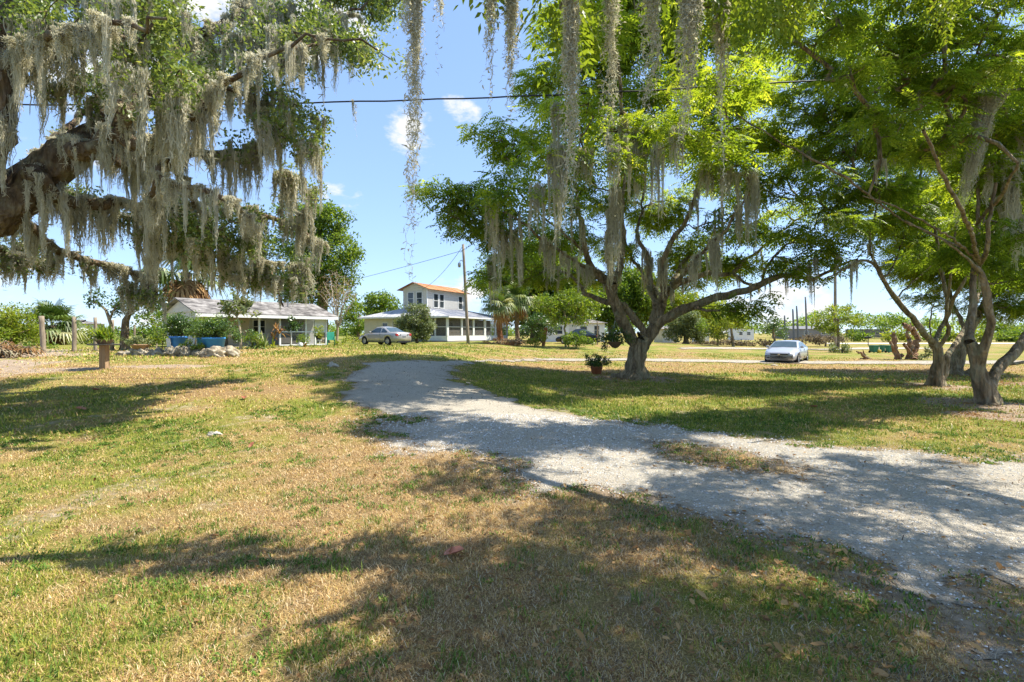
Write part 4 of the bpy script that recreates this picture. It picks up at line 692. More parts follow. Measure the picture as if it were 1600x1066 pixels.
# ================= tree overhead, its trunk just outside the picture on the right
def overhead_tree():
    b = np.array([8.2, 1.2, 0.0]); t = Tree(b, 31); r = t.r
    t.limb([(8.2, 1.2, -.3, .48), (8.2, 1.2, .1, .42), (8.0, 1.3, 1.5, .33), (7.6, 1.7, 3.0, .30), (7.2, 2.0, 4.0, .27)])
    t.limb([(7.2, 2.0, 4.0, .2), (5.8, 3.0, 5.0, .13), (4.2, 4.0, 5.35, .09), (2.6, 4.5, 5.4, .065), (1.2, 4.6, 5.3, .05), (.2, 4.55, 5.25, .035), (-.6, 4.6, 5.15, .018), (-.9, 4.6, 5.1, .008)])
    for q in ([(7.2, 2.0, 4.0, .2), (6.6, 3.2, 5.2, .16), (5.6, 5.2, 6.2, .12), (4.4, 7.2, 6.9, .08), (3.8, 8.0, 7.2, .04)], [(7.2, 2.0, 4.0, .2), (5.2, 1.6, 5.4, .15), (4.0, 1.8, 6.0, .08), (3.0, 2.0, 6.3, .03)], [(5.8, 3.0, 5.0, .1), (4.2, 2.4, 5.9, .08), (3.0, 2.8, 6.4, .04)],
              [(7.4, 1.8, 3.6, .2), (8.6, 3.6, 5.4, .14), (9.4, 6.0, 6.6, .09), (9.0, 8.2, 7.2, .05)], [(7.2, 2, 4, .18), (8.2, 1.8, 6, .08), (8.6, 2.4, 6.6, .05)]):
        t.limb(q)
    B = []
    for x, y, z, s in [(.25, 4.5, 5.05, .42), (.55, 4.7, 4.75, .28), (1.4, 4.6, 5.2, .38), (1.7, 4.6, 4.75, .16), (-.2, 4.6, 5.2, .16), (2.2, 4.5, 5.35, .5), (3.0, 4.4, 5.5, .6), (3, 1.9, 6.3, .8), (4.2, 2.4, 6.1, .8), (3.8, 7.2, 7.1, .9), (5.4, 5.4, 6.6, .9), (4.4, 5.4, 6.6, .8), (6.8, 4.6, 6.6, .9), (9, 6.5, 7, 1), (8.6, 4, 6, .9), (3.4, 3.6, 6.2, .8), (5, 3.6, 6.3, .9), (6.3, 2.4, 6.3, 1), (4.6, 8.6, 7.4, .8), (6.6, 6.8, 7.2, .9), (3.4, 2.6, 6.7, 1), (4.4, 3.2, 6.7, 1), (5.4, 2.6, 6.8, 1), (4.0, 4.2, 6.8, 1), (5.2, 4.2, 6.9, 1), (6.4, 3.6, 6.9, 1), (7.4, 5.4, 7.2, 1), (7.6, 3.2, 7.0, 1), (8.4, 6.8, 7.4, 1), (7.4, 7.8, 7.5, .9), (6.0, 5.8, 7.2, 1), (9.4, 7.8, 7.6, 1)]:
        B.append(((x, y, z), (s * 1.1, s * 1.1, s * .55)))
    T = blobpts(r, B, 12, .30); t.grow(T, step=.3, jit=.04); t.finish(.004, .04)
    o = thing('overhead_tree', 'near tree arching overhead at the top of the picture with lime green backlit leaves', 'tree', b); t.wood('trunk', M['bark'], o); Cn, ax = t.sprays()
    crown('crown', [fronds(r, Cn, ax, 9, (.24, .42), 5, .105, .42, 2.4, .7, .35 + .3 * fbm(Cn[:, 0], Cn[:, 1], 3, 3), .12)], M['leaf_lime'], o, b)
    # long strands of moss let down from its branches into the view
    g = 'spanish moss strands hanging from the branch overhead'
    for i, (px, D, bot, wx, n, wid, label) in enumerate([
        (648, 4.6, 378, .062, 50, .0035, 'very long dark moss strand tapering to a thread against open blue sky'),
        (692, 4.6, 108, .025, 12, .003, 'short thin moss wisp at the top just right of the longest strand'),
        (772, 4.5, 142, .05, 60, .0035, 'grey moss tassel over blue sky, left one of the close pair above the cable'),
        (808, 4.6, 152, .075, 110, .0035, 'thick brown moss tassel over blue sky, right one of the close pair above the cable'),
        (886, 4.4, 288, .055, 90, .0035, 'long pale sunlit moss rope hanging before the left side of the shade tree crown'),
        (955, 4.7, 232, .045, 40, .003, 'faint wispy moss strand between the long pale rope and the short tapered tassel'),
        (1011, 4.5, 185, .045, 70, .0035, 'short tapered pale moss tassel ending in a thin curly thread above the shade tree'),
        (1090, 4.4, 298, .055, 100, .0035, 'thickest long pale moss rope hanging before the middle of the shade tree crown'),
        (1132, 4.7, 258, .045, 60, .003, 'sparse pale moss strand just right of the thickest long moss rope')]):
        q = np.array([(px - 800) / F * D, D, 0]); d = np.hypot(t.P[:t.n, 0] - q[0], t.P[:t.n, 1] - q[1]) + np.maximum(0, 4.75 + (D - 4.4) * .3 - t.P[:t.n, 2]) * 3 + np.abs(t.P[:t.n, 2] - 5.1) * .3
        top = t.P[int(d.argmin())]; zb = EYE + (HZ - bot) / F * D; ln = top[2] - zb
        me = moss_mesh('hanging_moss', ln, wx * 1.15, wx * .9, int(n * 1.15), max(20, int(ln / .04)), 400 + i, wid, .9, hair=int(n * ln * 42), thin=.85)
        s = link('hanging_moss', me, None); s.location = (q[0], D, top[2]); tag(s, label, 'spanish moss', g)
        if np.hypot(top[0] - q[0], top[1] - q[1]) > .05:            # the twig it hangs from
            pass
        mb = MB(); mb.tube([top, (top + np.array([q[0], D, top[2]])) / 2 + [0, 0, .02], (q[0], D, top[2] + .005), (q[0], D, top[2] - .04)], [.008, .007, .006, .004], 5); e = mb.build('twig', M['bark'], o); e.location = [-v for v in b]
    return t
overhead_tree()
def slanting_beard():
    q = P(1552, 150, 11.2); d = np.linalg.norm(TREE_R2.P[:TREE_R2.n] - q, axis=1); top = TREE_R2.P[int(d.argmin())]
    me = moss_mesh('hanging_moss', 3.0, .26, .20, 420, 40, 77, .006, 1.1, hair=9000, thin=.7, sub=1); V = np.zeros(len(me.vertices) * 3, np.float32); me.vertices.foreach_get('co', V); V = V.reshape(-1, 3); V[:, 0] += .22 * V[:, 2] + .04 * V[:, 2] ** 2 * 0; me.vertices.foreach_set('co', V.ravel()); me.update()
    s = link('hanging_moss', me, None); s.location = [float(v) for v in top]; tag(s, 'widest moss curtain, slanting down leftwards from the nearest right hand tree', 'spanish moss', 'spanish moss strands hanging from the branch overhead')
slanting_beard()
# ================= the great oak on the left
def live_oak():
    b = np.array([-11.6, 9.6, float(G(-11.6, 9.6))]); D = 9.6; t = Tree(b, 41); r = t.r
    t.limb([(b[0], b[1], b[2] - .4, 1.0), (b[0], b[1], b[2] + .2, .85), *pl([(-150, 480, .66), (-110, 400, .52), (-70, 345, .44)], D)], wig=.03, step=.2)
    for q in ([(-70, 345, .36), (-35, 280, .31, -.2), (-12, 210, .28, -.4), (-4, 130, .24, -.5), (20, 20, .24, -.3), (60, -110, .18, 0), (120, -230, .12, .4), (220, -330, .07, .8)],
              [(-70, 350, .42), (-10, 335, .40, .2), (45, 292, .38, .4), (100, 248, .34, .6), (150, 215, .30, .8), (200, 172, .25, 1.2), (250, 120, .19, 1.6), (285, 60, .11, 2), (330, 42, .08, 2.3), (372, 18, .06, 2.5), (400, -30, .07, 2.7), (470, -60, .05, 3), (560, -40, .03, 3.2)],
              [(120, 240, .20), (170, 238, .17, 1.0), (250, 238, .14, 1.4), (330, 240, .10, 1.8), (400, 232, .07, 2), (460, 215, .04, 2.2)],
              [(170, 215, .14), (230, 225, .13, 0), (290, 190, .08, -.5), (360, 130, .05, -.8), (420, 90, .035, -1), (500, 60, .022, -1.2), (585, 70, .012, -1.3)], [(500, 60, .03), (560, 10, .03, 1), (620, -10, .02, 1.4)],
              [(140, 225, .15), (210, 265, .13, 1.8), (300, 300, .10, 2.8), (390, 330, .07, 3.6), (455, 350, .05, 4), (500, 380, .03, 4.2)],
              [(60, 285, .16), (120, 318, .13, 1.2), (190, 318, .11, 2.0), (225, 335, .08, 2.6), (270, 370, .06, 3.2), (310, 395, .04, 3.6)],
              [(20, 320, .13), (60, 370, .11, 1.6), (110, 400, .09, 2.4), (160, 412, .08, 2.9), (205, 428, .06, 3.2), (245, 455, .03, 3.4)],
              [(-40, 340, .13), (-30, 380, .10, 1.5), (10, 395, .07, 2.2), (50, 410, .04, 2.6)], [(250, 240, .07), (310, 320, .06, 2), (350, 370, .05, 2.6), (420, 410, .03, 3)],
              [(300, 190, .06), (350, 140, .05, 1.2), (390, 155, .05, 1.4), (415, 185, .04, 1.5), (470, 235, .03, 1.6)], [(20, 20, .13), (120, -30, .10, 1), (260, -80, .07, 1.4), (420, -120, .04, 1.8)], [(0, 100, .09), (80, 60, .06, -1.5), (180, 40, .04, -2), (260, 30, .02, -2.2)],
              [(-10, 160, .14), (-120, 60, .11, -1), (-260, -20, .08, -1.4), (-400, -60, .04, -1.6)], [(60, -110, .1), (160, -200, .08, 2.4), (300, -200, .05, 3.6)], [(40, 290, .12), (80, 230, .1, 3), (140, 170, .07, 4.5), (220, 120, .05, 5.2)], [(220, 150, .1), (300, 110, .08, 3.6), (380, 60, .05, 4.4), (450, 30, .03, 5)],
              [(240, 300, .05), (240, 380, .05, 3.4), (236, 420, .05, 3.5), (232, 440, .03, 3.5)], [(380, 330, .05), (400, 390, .05, 4), (430, 440, .03, 4.2), (440, 480, .02, 4.3)], [(-70, 345, .3), (-220, 300, .2, .5), (-380, 200, .1, 1), (-500, 100, .05, 1)]):
        t.limb(pl(q, D), step=.22, wig=.035)
    B = blobpx([(240, 70, 55, 50, .5), (285, 130, 40, 45, .6), (210, 30, 50, 34, -.5), (270, 20, 45, 34, .5), (180, 100, 34, 30, .2), (40, 20, 60, 30, -.6), (110, 50, 45, 30, -.2), (90, 120, 40, 34, .5), (150, 170, 30, 26, .6), (395, 90, 40, 40, 1.6), (440, 50, 50, 34, 2), (500, 40, 50, 32, 2.2), (555, 60, 45, 36, 1.5), (590, 80, 26, 28, 0), (470, 110, 36, 30, 1.6), (420, 140, 40, 34, 1.6), (345, 120, 34, 34, 2), (330, 80, 26, 26, 2.4), (440, 185, 45, 30, 1.8), (485, 210, 34, 28, 2), (470, 260, 34, 32, 2.6), (400, 220, 36, 26, 2), (360, 240, 40, 22, 1.7), (430, 290, 40, 30, 3.4), (490, 300, 20, 26, 3.8), (300, 335, 60, 30, 2.7), (345, 350, 55, 34, 2.8), (260, 330, 40, 24, 2.6), (290, 375, 60, 26, 3.2), (370, 380, 50, 28, 3.2), (410, 350, 40, 34, 3.6), (450, 400, 36, 40, 4.2), (410, 430, 40, 34, 4.2), (350, 420, 45, 22, 3.4), (470, 450, 20, 22, 4.4), (20, 385, 40, 22, 2.2), (50, 405, 34, 18, 2.4), (-20, 400, 45, 20, 2), (225, 450, 32, 14, 3.3), (170, 420, 34, 12, 3), (250, 470, 22, 14, 3.4), (110, 300, 40, 24, 2), (180, 330, 40, 20, 2.2), (200, 270, 45, 24, 1.2), (90, 200, 34, 26, 3.4), (170, 140, 40, 30, 4.6), (300, 80, 50, 32, 4.2), (420, 20, 50, 30, 4.8), (310, 200, 45, 22, 4), (240, 215, 40, 20, 3),
                (245, 50, 50, 40, -1.2), (250, 115, 50, 34, -1.2), (200, 60, 40, 40, -1.3), (275, 150, 34, 30, -.8), (215, 140, 34, 30, -.8), (230, 20, 60, 30, -1.2), (345, 110, 34, 34, 1), (290, 330, 44, 26, .4), (340, 330, 44, 26, .9), (330, 375, 50, 22, 1.2), (395, 372, 34, 26, 1.8), (310, 345, 60, 34, .8), (270, 335, 40, 26, .6), (380, 360, 40, 34, 1.6), (440, 190, 44, 34, .6), (480, 230, 34, 34, 1), (400, 130, 40, 34, .4), (470, 70, 50, 40, .3), (60, 15, 60, 26, -1.4), (520, 60, 50, 40, .5), (460, 300, 30, 34, 1.6), (120, -60, 90, 50, 0), (260, -60, 50, 30, 1), (540, -30, 60, 34, 1.8), (600, 30, 50, 30, 1), (610, -20, 50, 34, 1), (0, -110, 100, 50, -.5), (-160, -30, 90, 60, -1), (-320, 0, 110, 60, -1), (-420, 150, 80, 50, 1), (560, 0, 60, 40, 2.4), (520, 20, 50, 34, 1), (560, 100, 30, 24, .5)], D, .9)
    T = blobpts(r, B, 15, .40); t.grow(T, step=.3, jit=.06); t.finish(.0045, .05)
    o = thing('live_oak', 'huge live oak on the left, its great limb hung with curtains of grey moss', 'tree', b); t.wood('trunk', M['bark_oak'], o); Cn, ax = t.sprays()
    tint = .22 + .50 * fbm(Cn[:, 0] * .9, Cn[:, 2] * 1.1 + Cn[:, 1] * .6, 3, 15) + .1 * S(3, 7, Cn[:, 2]) + r.normal(0, .07, len(Cn))  # upper oak leaves lightened in colour to look sunlit
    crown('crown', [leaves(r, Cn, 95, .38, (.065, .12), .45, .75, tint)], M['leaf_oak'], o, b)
    # beards: pick hanging places over the whole limb system
    inv = lambda p: (800 + p[:, 0] / p[:, 1] * F, HZ - (p[:, 2] - EYE) / p[:, 1] * F)
    X, Y = inv(t.P[:t.n]); ok = (X > -60) & (X < 610) & (Y > -40) & (Y < 470); idx = np.nonzero(ok)[0]
    key = np.array([(-X[i] if False else 0) + t.P[i, 2] + r.normal(0, 1) for i in idx]); idx = idx[np.argsort(t.P[idx, 1] + r.normal(0, 2.2, len(idx)))]
    chosen = []; LEAFY = ((235, 75, 62, 85), (315, 335, 75, 42), (395, 370, 40, 30), (455, 175, 45, 50), (430, 110, 40, 40), (500, 60, 80, 50), (570, 60, 60, 60), (60, 10, 70, 22), (345, 110, 36, 40))
    for i in idx:
        if len(chosen) >= 520: break
        p = t.P[i]
        if X[i] > 525 and r.random() > .06: continue
        if any(((X[i] - u) / w) ** 2 + ((Y[i] - v) / h) ** 2 < 1 for u, v, w, h in LEAFY) and r.random() < .88: continue
        if all(np.hypot(X[i] - X[j], (Y[i] - Y[j]) * .8) + 6 * abs(p[1] - t.P[j, 1]) > 9.5 for j in chosen): chosen.append(i)
    items = []
    for n, i in enumerate(chosen):
        mass = fbm(np.array([X[i] / 70.]), np.array([Y[i] / 70.]), 3, 61)[0]; ln = min(1.35, (.3 + 1.3 * r.random() ** 1.3) * (.5 + 1.0 * mass)); wd = r.uniform(.4, 1.05) * (.7 + .5 * mass)
        if Y[i] > 380: ln = min(ln, .6 + .3 * r.random())
        if X[i] > 515: ln *= .8; wd *= .6
        items.append((t.P[i] + np.array([0, 0, .03]), ln, wd, n))
    for px, py, ln, wd, dd in [(30, 60, 1.6, 1.6, -.4), (60, 40, 1.4, 1.6, -.4), (95, 90, 1.2, 1.4, 0), (5, 40, 2.2, 1.4, -.4), (25, 160, 1.9, .9, -.5), (180, 90, 1.5, 1.4, .2), (190, 150, 2.0, 1.2, .8), (150, 60, 1.2, 1.3, 0), (215, 120, 1.2, 1.2, .3), (120, 80, 1.2, 1.0, 0), (330, 130, 1.7, 1.5, 1.9), (280, 190, 1.2, 1.2, 1), (235, 190, 1.2, 1.2, 1), (65, 290, 1.6, 1.0, .6), (110, 300, 1.6, 1.2, 1.2), (150, 320, 1.5, 1.2, 1.8), (340, 250, 1.0, 1.4, 1.8), (395, 240, 1.2, 1.2, 2), (425, 260, 1.3, 1.4, 2.6), (535, 60, 1.1, .8, 1.6), (545, 70, 1.2, .5, 1.6), (60, 405, .7, 1.5, 2.6), (20, 400, .8, 1.6, 2.2), (90, 410, .6, 1.2, 2.6), (150, 410, .8, 1.6, 2.9), (190, 425, .8, 1.6, 3.2), (235, 400, 1.0, 1.0, 3.5), (270, 380, 1.3, 1.4, 3.2), (320, 385, 1.3, 1.5, 3.4), (360, 390, 1.4, 1.5, 3.4), (410, 400, 1.4, 1.5, 4), (450, 410, 1.3, 1.4, 4.2), (480, 330, 1.6, 1.0, 4), (500, 220, 1.1, .8, 2.2), (440, 160, 1.4, 1.2, 1.8), (375, 60, 1.0, 1.2, 2.4), (300, 50, 1.0, 1.4, 2.1), (430, 60, 1.4, 1.2, 2), (400, 10, 1.2, 1.2, 2.5)]:
        d = np.linalg.norm(t.P[:t.n] - P(px, py, D + dd), axis=1); items.insert(0, (t.P[int(d.argmin())], min(ln, 1.6) * .85, wd, len(items)))
    soft = []
    for i in range(t.n):
        if t.fix[i] and .03 < t.R[i] < .26 and -40 < X[i] < 560 and -30 < Y[i] < 470 and r.random() < .6: soft.append((t.P[i] + np.array([r.normal(0, .3) * t.R[i], -.3 * t.R[i], t.R[i] * .95]), r.uniform(.15, .5) + t.R[i], r.uniform(.5, 1.0), len(soft)))
    items.sort(key=lambda q: -q[1] * q[2] / q[0][1])
    for p, ln, wd, k in items[:99]: beard(o, b, p, ln, wd, k)
    beard_soup('moss', items[99:] + soft, b, o)
    return t
live_oak()
# ---------------------------------------------------------------- houses
def window(parent, axis, c, w, h, face=-1, m_frame='white_paint', name='window', mull=True, fw=.07):
    """window on a wall plane. axis 'x': wall runs along x, c = (x, y of the face, z of the middle); axis 'y' likewise. Frame stands proud, pane a sub-part"""
    def bx(mb, a0, a1, d0, d1, z0, z1):
        if axis == 'x': mb.box(c[0] + a0, c[0] + a1, min(c[1] + face * d0, c[1] + face * d1), max(c[1] + face * d0, c[1] + face * d1), c[2] + z0, c[2] + z1)
        else: mb.box(min(c[0] + face * d0, c[0] + face * d1), max(c[0] + face * d0, c[0] + face * d1), c[1] + a0, c[1] + a1, c[2] + z0, c[2] + z1)
    mb = MB(); W, H = w / 2, h / 2
    bx(mb, -W - fw, -W, -.02, .05, -H, H); bx(mb, W, W + fw, -.02, .05, -H, H); bx(mb, -W - fw, W + fw, -.02, .055, H, H + fw); bx(mb, -W - fw - .04, W + fw + .04, -.02, .09, -H - fw, -H)
    if mull: bx(mb, -W, W, 0, .035, -.02, .02)
    o = mb.build(name, M[m_frame], parent); g = MB(); bx(g, -W, W, -.02, .012, -H, H); g.build('pane', M['glass'], o); return o
def door(parent, axis, c, w, h, m='white_paint', face=-1):
    mb = MB()
    def bx(mb, a0, a1, d0, d1, z0, z1):
        if axis == 'x': mb.box(c[0] + a0, c[0] + a1, min(c[1] + face * d0, c[1] + face * d1), max(c[1] + face * d0, c[1] + face * d1), c[2] + z0, c[2] + z1)
        else: mb.box(min(c[0] + face * d0, c[0] + face * d1), max(c[0] + face * d0, c[0] + face * d1), c[1] + a0, c[1] + a1, c[2] + z0, c[2] + z1)
    bx(mb, -w / 2, w / 2, -.02, .03, 0, h); o = mb.build('door', M[m], parent); k = MB(); bx(k, w / 2 - .1, w / 2 - .06, .03, .09, .95, 1.05); k.build('handle', M['galv'], o); return o
def bungalow():
    A = P(312, 500, 32); A[2] = float(G(A[0], A[1])) - .02; u = P(512, 500, 39)[:2] - A[:2]; L = float(np.hypot(*u)); rz = math.atan2(u[1], u[0]); Wd = 5.5
    o = thing('bungalow', 'low white bungalow with screened porch and pale shingle roof on the left', 'house', A, rz)
    E = 2.32; R = 3.2
    MB().box(-.05, L + .05, -.1, Wd + .05, -.5, .06).build('foundation', M['grey_block'], o)
    w = MB(); w.box(0, L, 1.9, Wd, .06, E); w.box(0, .18, 0, 1.9, .06, E); w.build('wall', M['siding_grey'], o)
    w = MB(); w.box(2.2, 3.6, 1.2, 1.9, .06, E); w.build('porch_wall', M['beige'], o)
    g = MB(); g.slab([(-.004, 0, E), (-.004, Wd, E), (-.004, Wd / 2, R - .03)], -.1); g.build('gable', M['siding_grey'], o); g = MB(); g.slab([(L + .004, 0, E), (L + .004, Wd / 2, R - .03), (L + .004, Wd, E)], -.1); g.build('gable', M['siding_grey'], o)
    v = MB(); v.box(-.05, .01, Wd / 2 - .12, Wd / 2 + .12, E + .25, E + .6); v.build('vent', M['dark'], o)
    r = MB(); sl = (R - E) / (Wd / 2); r.slab([(-.45, -.55, E - .55 * sl), (L + .5, -.55, E - .55 * sl), (L + .5, Wd / 2, R), (-.45, Wd / 2, R)], .07); r.slab([(-.45, Wd / 2, R + .001), (L + .5, Wd / 2, R + .001), (L + .5, Wd + .45, E - .45 * sl), (-.45, Wd + .45, E - .45 * sl)], .07)
    rf = r.build('roof', M['roof_white'], o); p = MB(); p.tube([(3.2, 1.4, E + .4), (3.2, 1.4, E + .95)], .05); p.tube([(6.6, 1.6, E + .5), (6.6, 1.6, E + .98)], .05); p.build('vent_pipe', M['galv'], rf)
    f = MB(); f.box(-.45, L + .5, -.62, -.555, E - .36, E - .17); f.build('gutter', M['white_paint'], o)
    for x in (.5, 3.7, 5.15, 5.95, 7.1, 7.85, 8.75): MB().box(x - .055, x + .055, -.055, .055, .06, E - .1).build('post', M['white_paint'], o)
    s = MB(); s.box(5.2, 8.7, -.03, .03, 1.0, 1.07); s.box(5.2, 8.7, -.03, .03, .06, .14); s.box(5.2, 8.7, -.04, .04, E - .22, E - .1); s.build('screen_rail', M['white_paint'], o)
    s = MB(); s.box(5.2, 7.05, .035, .04, .14, E - .22); s.build('screen', M['screen'], o)
    s = MB(); s.box(7.91, 8.69, .02, .06, 1.08, E - .23); s.build('side_panel', M['white_paint'], o)
    s = MB(); s.box(5.21, 5.88, -.06, -.045, .2, .98); s.box(5.21, 5.88, -.06, -.045, 1.1, 2.0); s.build('door', mat('dark_door_screen', [(.07, .065, .06), (.11, .1, .09)], 2, .7), o)
    window(o, 'x', (7.45, 1.9, 1.35), .8, .9); window(o, 'x', (1.6, 1.9, 1.4), 1.0, 1.0); window(o, 'x', (4.6, 1.9, 1.4), .8, .9); door(o, 'x', (6.2, 1.9, .06), .85, 2.0, 'grey_paint')
    window(o, 'y', (0, 3.6, 1.4), .9, .9)
    b = MB(); b.box(6.3, 7.1, .5, 1.0, .06, .75); so = b.build('storage_chest', M['slate'], None, bevel=.03); so.location = A; so.rotation_euler = (0, 0, rz); tag(so, 'dark grey storage chest behind the porch screen of the bungalow', 'chest')
bungalow()
def two_storey():
    E0 = gp(699, 52.7); dv = np.array([.45, .89]); rz = math.atan2(dv[1], dv[0]); z0 = E0[2]
    o = thing('farmhouse', 'white two-storey house with rusty upper roof and screened wraparound porch', 'house', (E0[0], E0[1], z0), rz)
    LX, LY, E = 13.5, 11.2, 2.5
    MB().box(-.06, LX + .06, -.06, LY + .06, -.8, .12).build('foundation', M['grey_block'], o)
    w = MB(); w.box(2.2, LX - .2, 2.4, LY, .12, E); w.build('porch_wall', M['grey_paint'], o)
    w = MB(); w.box(0, 2.2, 3.2, LY, .12, E); w.build('annex_wall', M['cream'], o)
    w = MB(); w.box(-.03, LX, -.03, .09, .12, .62); w.box(-.03, .09, .09, 3.2, .12, .62); w.build('porch_base', M['white_paint'], o)
    xs = [0.06, 2.75, 5.2, 7.7, 10.3, 13.4]
    for x in xs: MB().box(x - .14, x + .14, -.05, .12, .622, E - .02).build('post', M['white_paint'], o)
    MB().box(-.05, .12, 3.0, 3.2, .622, E - .02).build('post', M['white_paint'], o); MB().box(-.05, .1, 1.45, 1.58, .622, E - .02).build('post', M['white_paint'], o)
    for a, b in zip(xs[:-1], xs[1:]):
        s = MB(); s.box(a + .14, b - .14, 0, .07, 1.52, 1.6); s.build('screen_rail', M['grey_paint'], o)
        s = MB(); s.box(a + .14, b - .14, .075, .08, .62, E - .1); s.build('screen', M['screen'], o)
    s = MB(); s.box(.075, .08, .12, 3.0, .62, E - .1); s.build('screen', M['screen'], o); MB().box(0, .07, .12, 3.0, 1.52, 1.6).build('screen_rail', M['grey_paint'], o)
    s = MB(); s.box(9.2, 9.28, .01, .06, .63, E - .1); s.box(8.0, 8.08, .01, .06, .63, E - .1); s.build('screen_door', M['white_paint'], o)
    MB().box(-.08, LX + .08, -.1, .14, E - .02, E + .14).build('porch_beam', M['white_paint'], o); MB().box(-.08, .14, .14, 3.2, E - .02, E + .14).build('porch_beam', M['white_paint'], o)
    for x in (4, 9.5): window(o, 'x', (x, 2.4, 1.5), 1.1, 1.2)
    door(o, 'x', (6.6, 2.4, .12), .95, 2.05, 'cream'); window(o, 'y', (0, 8.2, 1.6), .7, .8)
    s = MB(); s.box(-.05, -.02, 4.6, 5.8, .9, 2.1); s.build('shutter', M['blue_tarp'], o); p = MB(); p.tube([(-.05, 7.1, 0), (-.05, 7.1, E)], .05); p.build('downpipe', M['grey_paint'], o)
    # lower hipped roof round the upper storey
    x0, x1, y0, y1 = 2, 10, 4, 7.3; B = [(-.5, -.5, E + .12), (LX + .5, -.5, E + .12), (LX + .5, LY + .5, E + .12), (-.5, LY + .5, E + .12)]; T = [(x0 - .1, y0 - .1, 3.62), (x1 + .1, y0 - .1, 3.62), (x1 + .1, y1 + .1, 3.62), (x0 - .1, y1 + .1, 3.62)]
    for i in range(4): r = MB(); r.slab([B[i], B[(i + 1) % 4], T[(i + 1) % 4], T[i]], .05); r.build('lower_roof', roofmat('tin_roof_side', [(.3, (.2, .21, .24)), (.5, (.42, .42, .43)), (.7, (.62, .61, .59))], 7, .5, 'Y') if i % 2 else M['roof_tin'], o)
    MB().box(-.56, LX + .56, -.56, -.50, E - .0, E + .14).build('fascia', M['white_paint'], o); MB().box(-.56, -.50, -.5, LY + .5, E, E + .14).build('fascia', M['white_paint'], o)
    w = MB(); w.box(x0, x1, y0, y1, 3.0, 5.85); w.build('upper_wall', M['siding'], o)
    t = MB(); [t.box(x0 - .02, x0 + .1, yy - .06, yy + .06, 3.6, 5.8) for yy in (y0 + .04, y1 - .04)]; t.build('corner_board', M['white_paint'], o)
    ym = (y0 + y1) / 2; rise = .62; g = MB(); g.slab([(x0 - .002, y0, 5.85), (x0 - .002, y1, 5.85), (x0 - .002, ym, 5.85 + rise)], -.1); g.build('gable', M['siding'], o); g = MB(); g.slab([(x1 + .002, y0, 5.85), (x1 + .002, ym, 5.85 + rise), (x1 + .002, y1, 5.85)], -.1); g.build('gable', M['siding'], o)
    k = rise / (ym - y0); r = MB(); r.slab([(x0 - .5, y0 - .5, 5.87 - .5 * k), (x1 + .5, y0 - .5, 5.87 - .5 * k), (x1 + .5, ym, 5.87 + rise), (x0 - .5, ym, 5.87 + rise)], .06); r.slab([(x0 - .5, ym, 5.871 + rise), (x1 + .5, ym, 5.871 + rise), (x1 + .5, y1 + .5, 5.87 - .5 * k), (x0 - .5, y1 + .5, 5.87 - .5 * k)], .06); r.build('upper_roof', M['roof_rust'], o)
    for y in (ym - .6, ym + .6): window(o, 'y', (x0, y, 4.75), .7, 1.35)
    for x in (3.6, 4.75, 8.7): window(o, 'x', (x, y0, 4.55), .8, 1.5)
    return o, rz, E0
FARM, FRZ, FE = two_storey()
def simple_house(name, label, px0, px1, D, depth, eave, rise, m_wall, m_roof, rz=0, wins=(), doors=(), cat='house'):
    a = gp(px0, D); w = (px1 - px0) / F * D; o = thing(name, label, cat, a, rz)
    MB().box(0, w, 0, depth, -.6, eave).build('wall', M[m_wall], o); r = MB(); e = .35
    if rise: 
        B = [(-e, -e, eave), (w + e, -e, eave), (w + e, depth + e, eave), (-e, depth + e, eave)]; T = [(depth * .4, depth / 2, eave + rise), (w - depth * .4, depth / 2, eave + rise)]
        r.add(B + T, [(0, 1, 5, 4), (1, 2, 5), (2, 3, 4, 5), (3, 0, 4), (3, 2, 1, 0)])
    else: r.box(-.1, w + .1, -.1, depth + .1, eave, eave + .15)
    r.build('roof', M[m_roof], o)
    for x, z, ww, hh in wins: window(o, 'x', (x, 0, z), ww, hh)
    for x, ww, hh in doors: door(o, 'x', (x, 0, 0), ww, hh, 'grey_paint')
    return o
simple_house('cottage', 'low white cottage behind the dark car and leafy bushes', 852, 946, 61, 6, 2.25, .75, 'white_paint', 'roof_white', .06, ((6.2, 1.4, .6, 1.0), (4.6, 1.4, .8, .9), (1.6, 1.4, .9, .9)), ((3.3, .85, 2.0),))
simple_house('shed', 'pale wooden garden shed with double doors behind the forked trunk', 1032, 1058, 64, 2.5, 1.7, .35, 'cream', 'roof_white', .05, (), ((.6, .7, 1.5), (1.4, .7, 1.5)), 'shed')
simple_house('storage_shed', 'small far white shed seen between green bushes left of the trailer', 1090, 1108, 95, 3, 2.2, .5, 'white_paint', 'roof_white', 0, (), ((1, .8, 1.8),), 'shed')
simple_house('trailer_home', 'far white trailer house left of the sedan beyond the field', 1148, 1178, 125, 4, 2.7, 0, 'white_paint', 'roof_white', 0, ((1.5, 1.6, .8, .7), (3.4, 1.6, .8, .7)), (), 'trailer')
simple_house('barn', 'long low grey barn far off behind the sedan', 1228, 1312, 150, 8, 2.9, .9, 'grey_block', 'slate', 0, ((6, 1.8, 1.2, .9), (11, 1.8, 1.2, .9)), (), 'barn')
simple_house('warehouse', 'dark grey flat roofed warehouse far off above the road', 1354, 1390, 190, 12, 3.0, 0, 'slate', 'slate', 0, ((4, 1.6, 1.5, .8),), (), 'warehouse')
simple_house('far_house', 'distant whitish house low behind the left hedge and leaning posts', 88, 118, 70, 5, 2.2, .6, 'grey_paint', 'roof_white', 0, ((1.0, 1.3, .6, .7),), ())
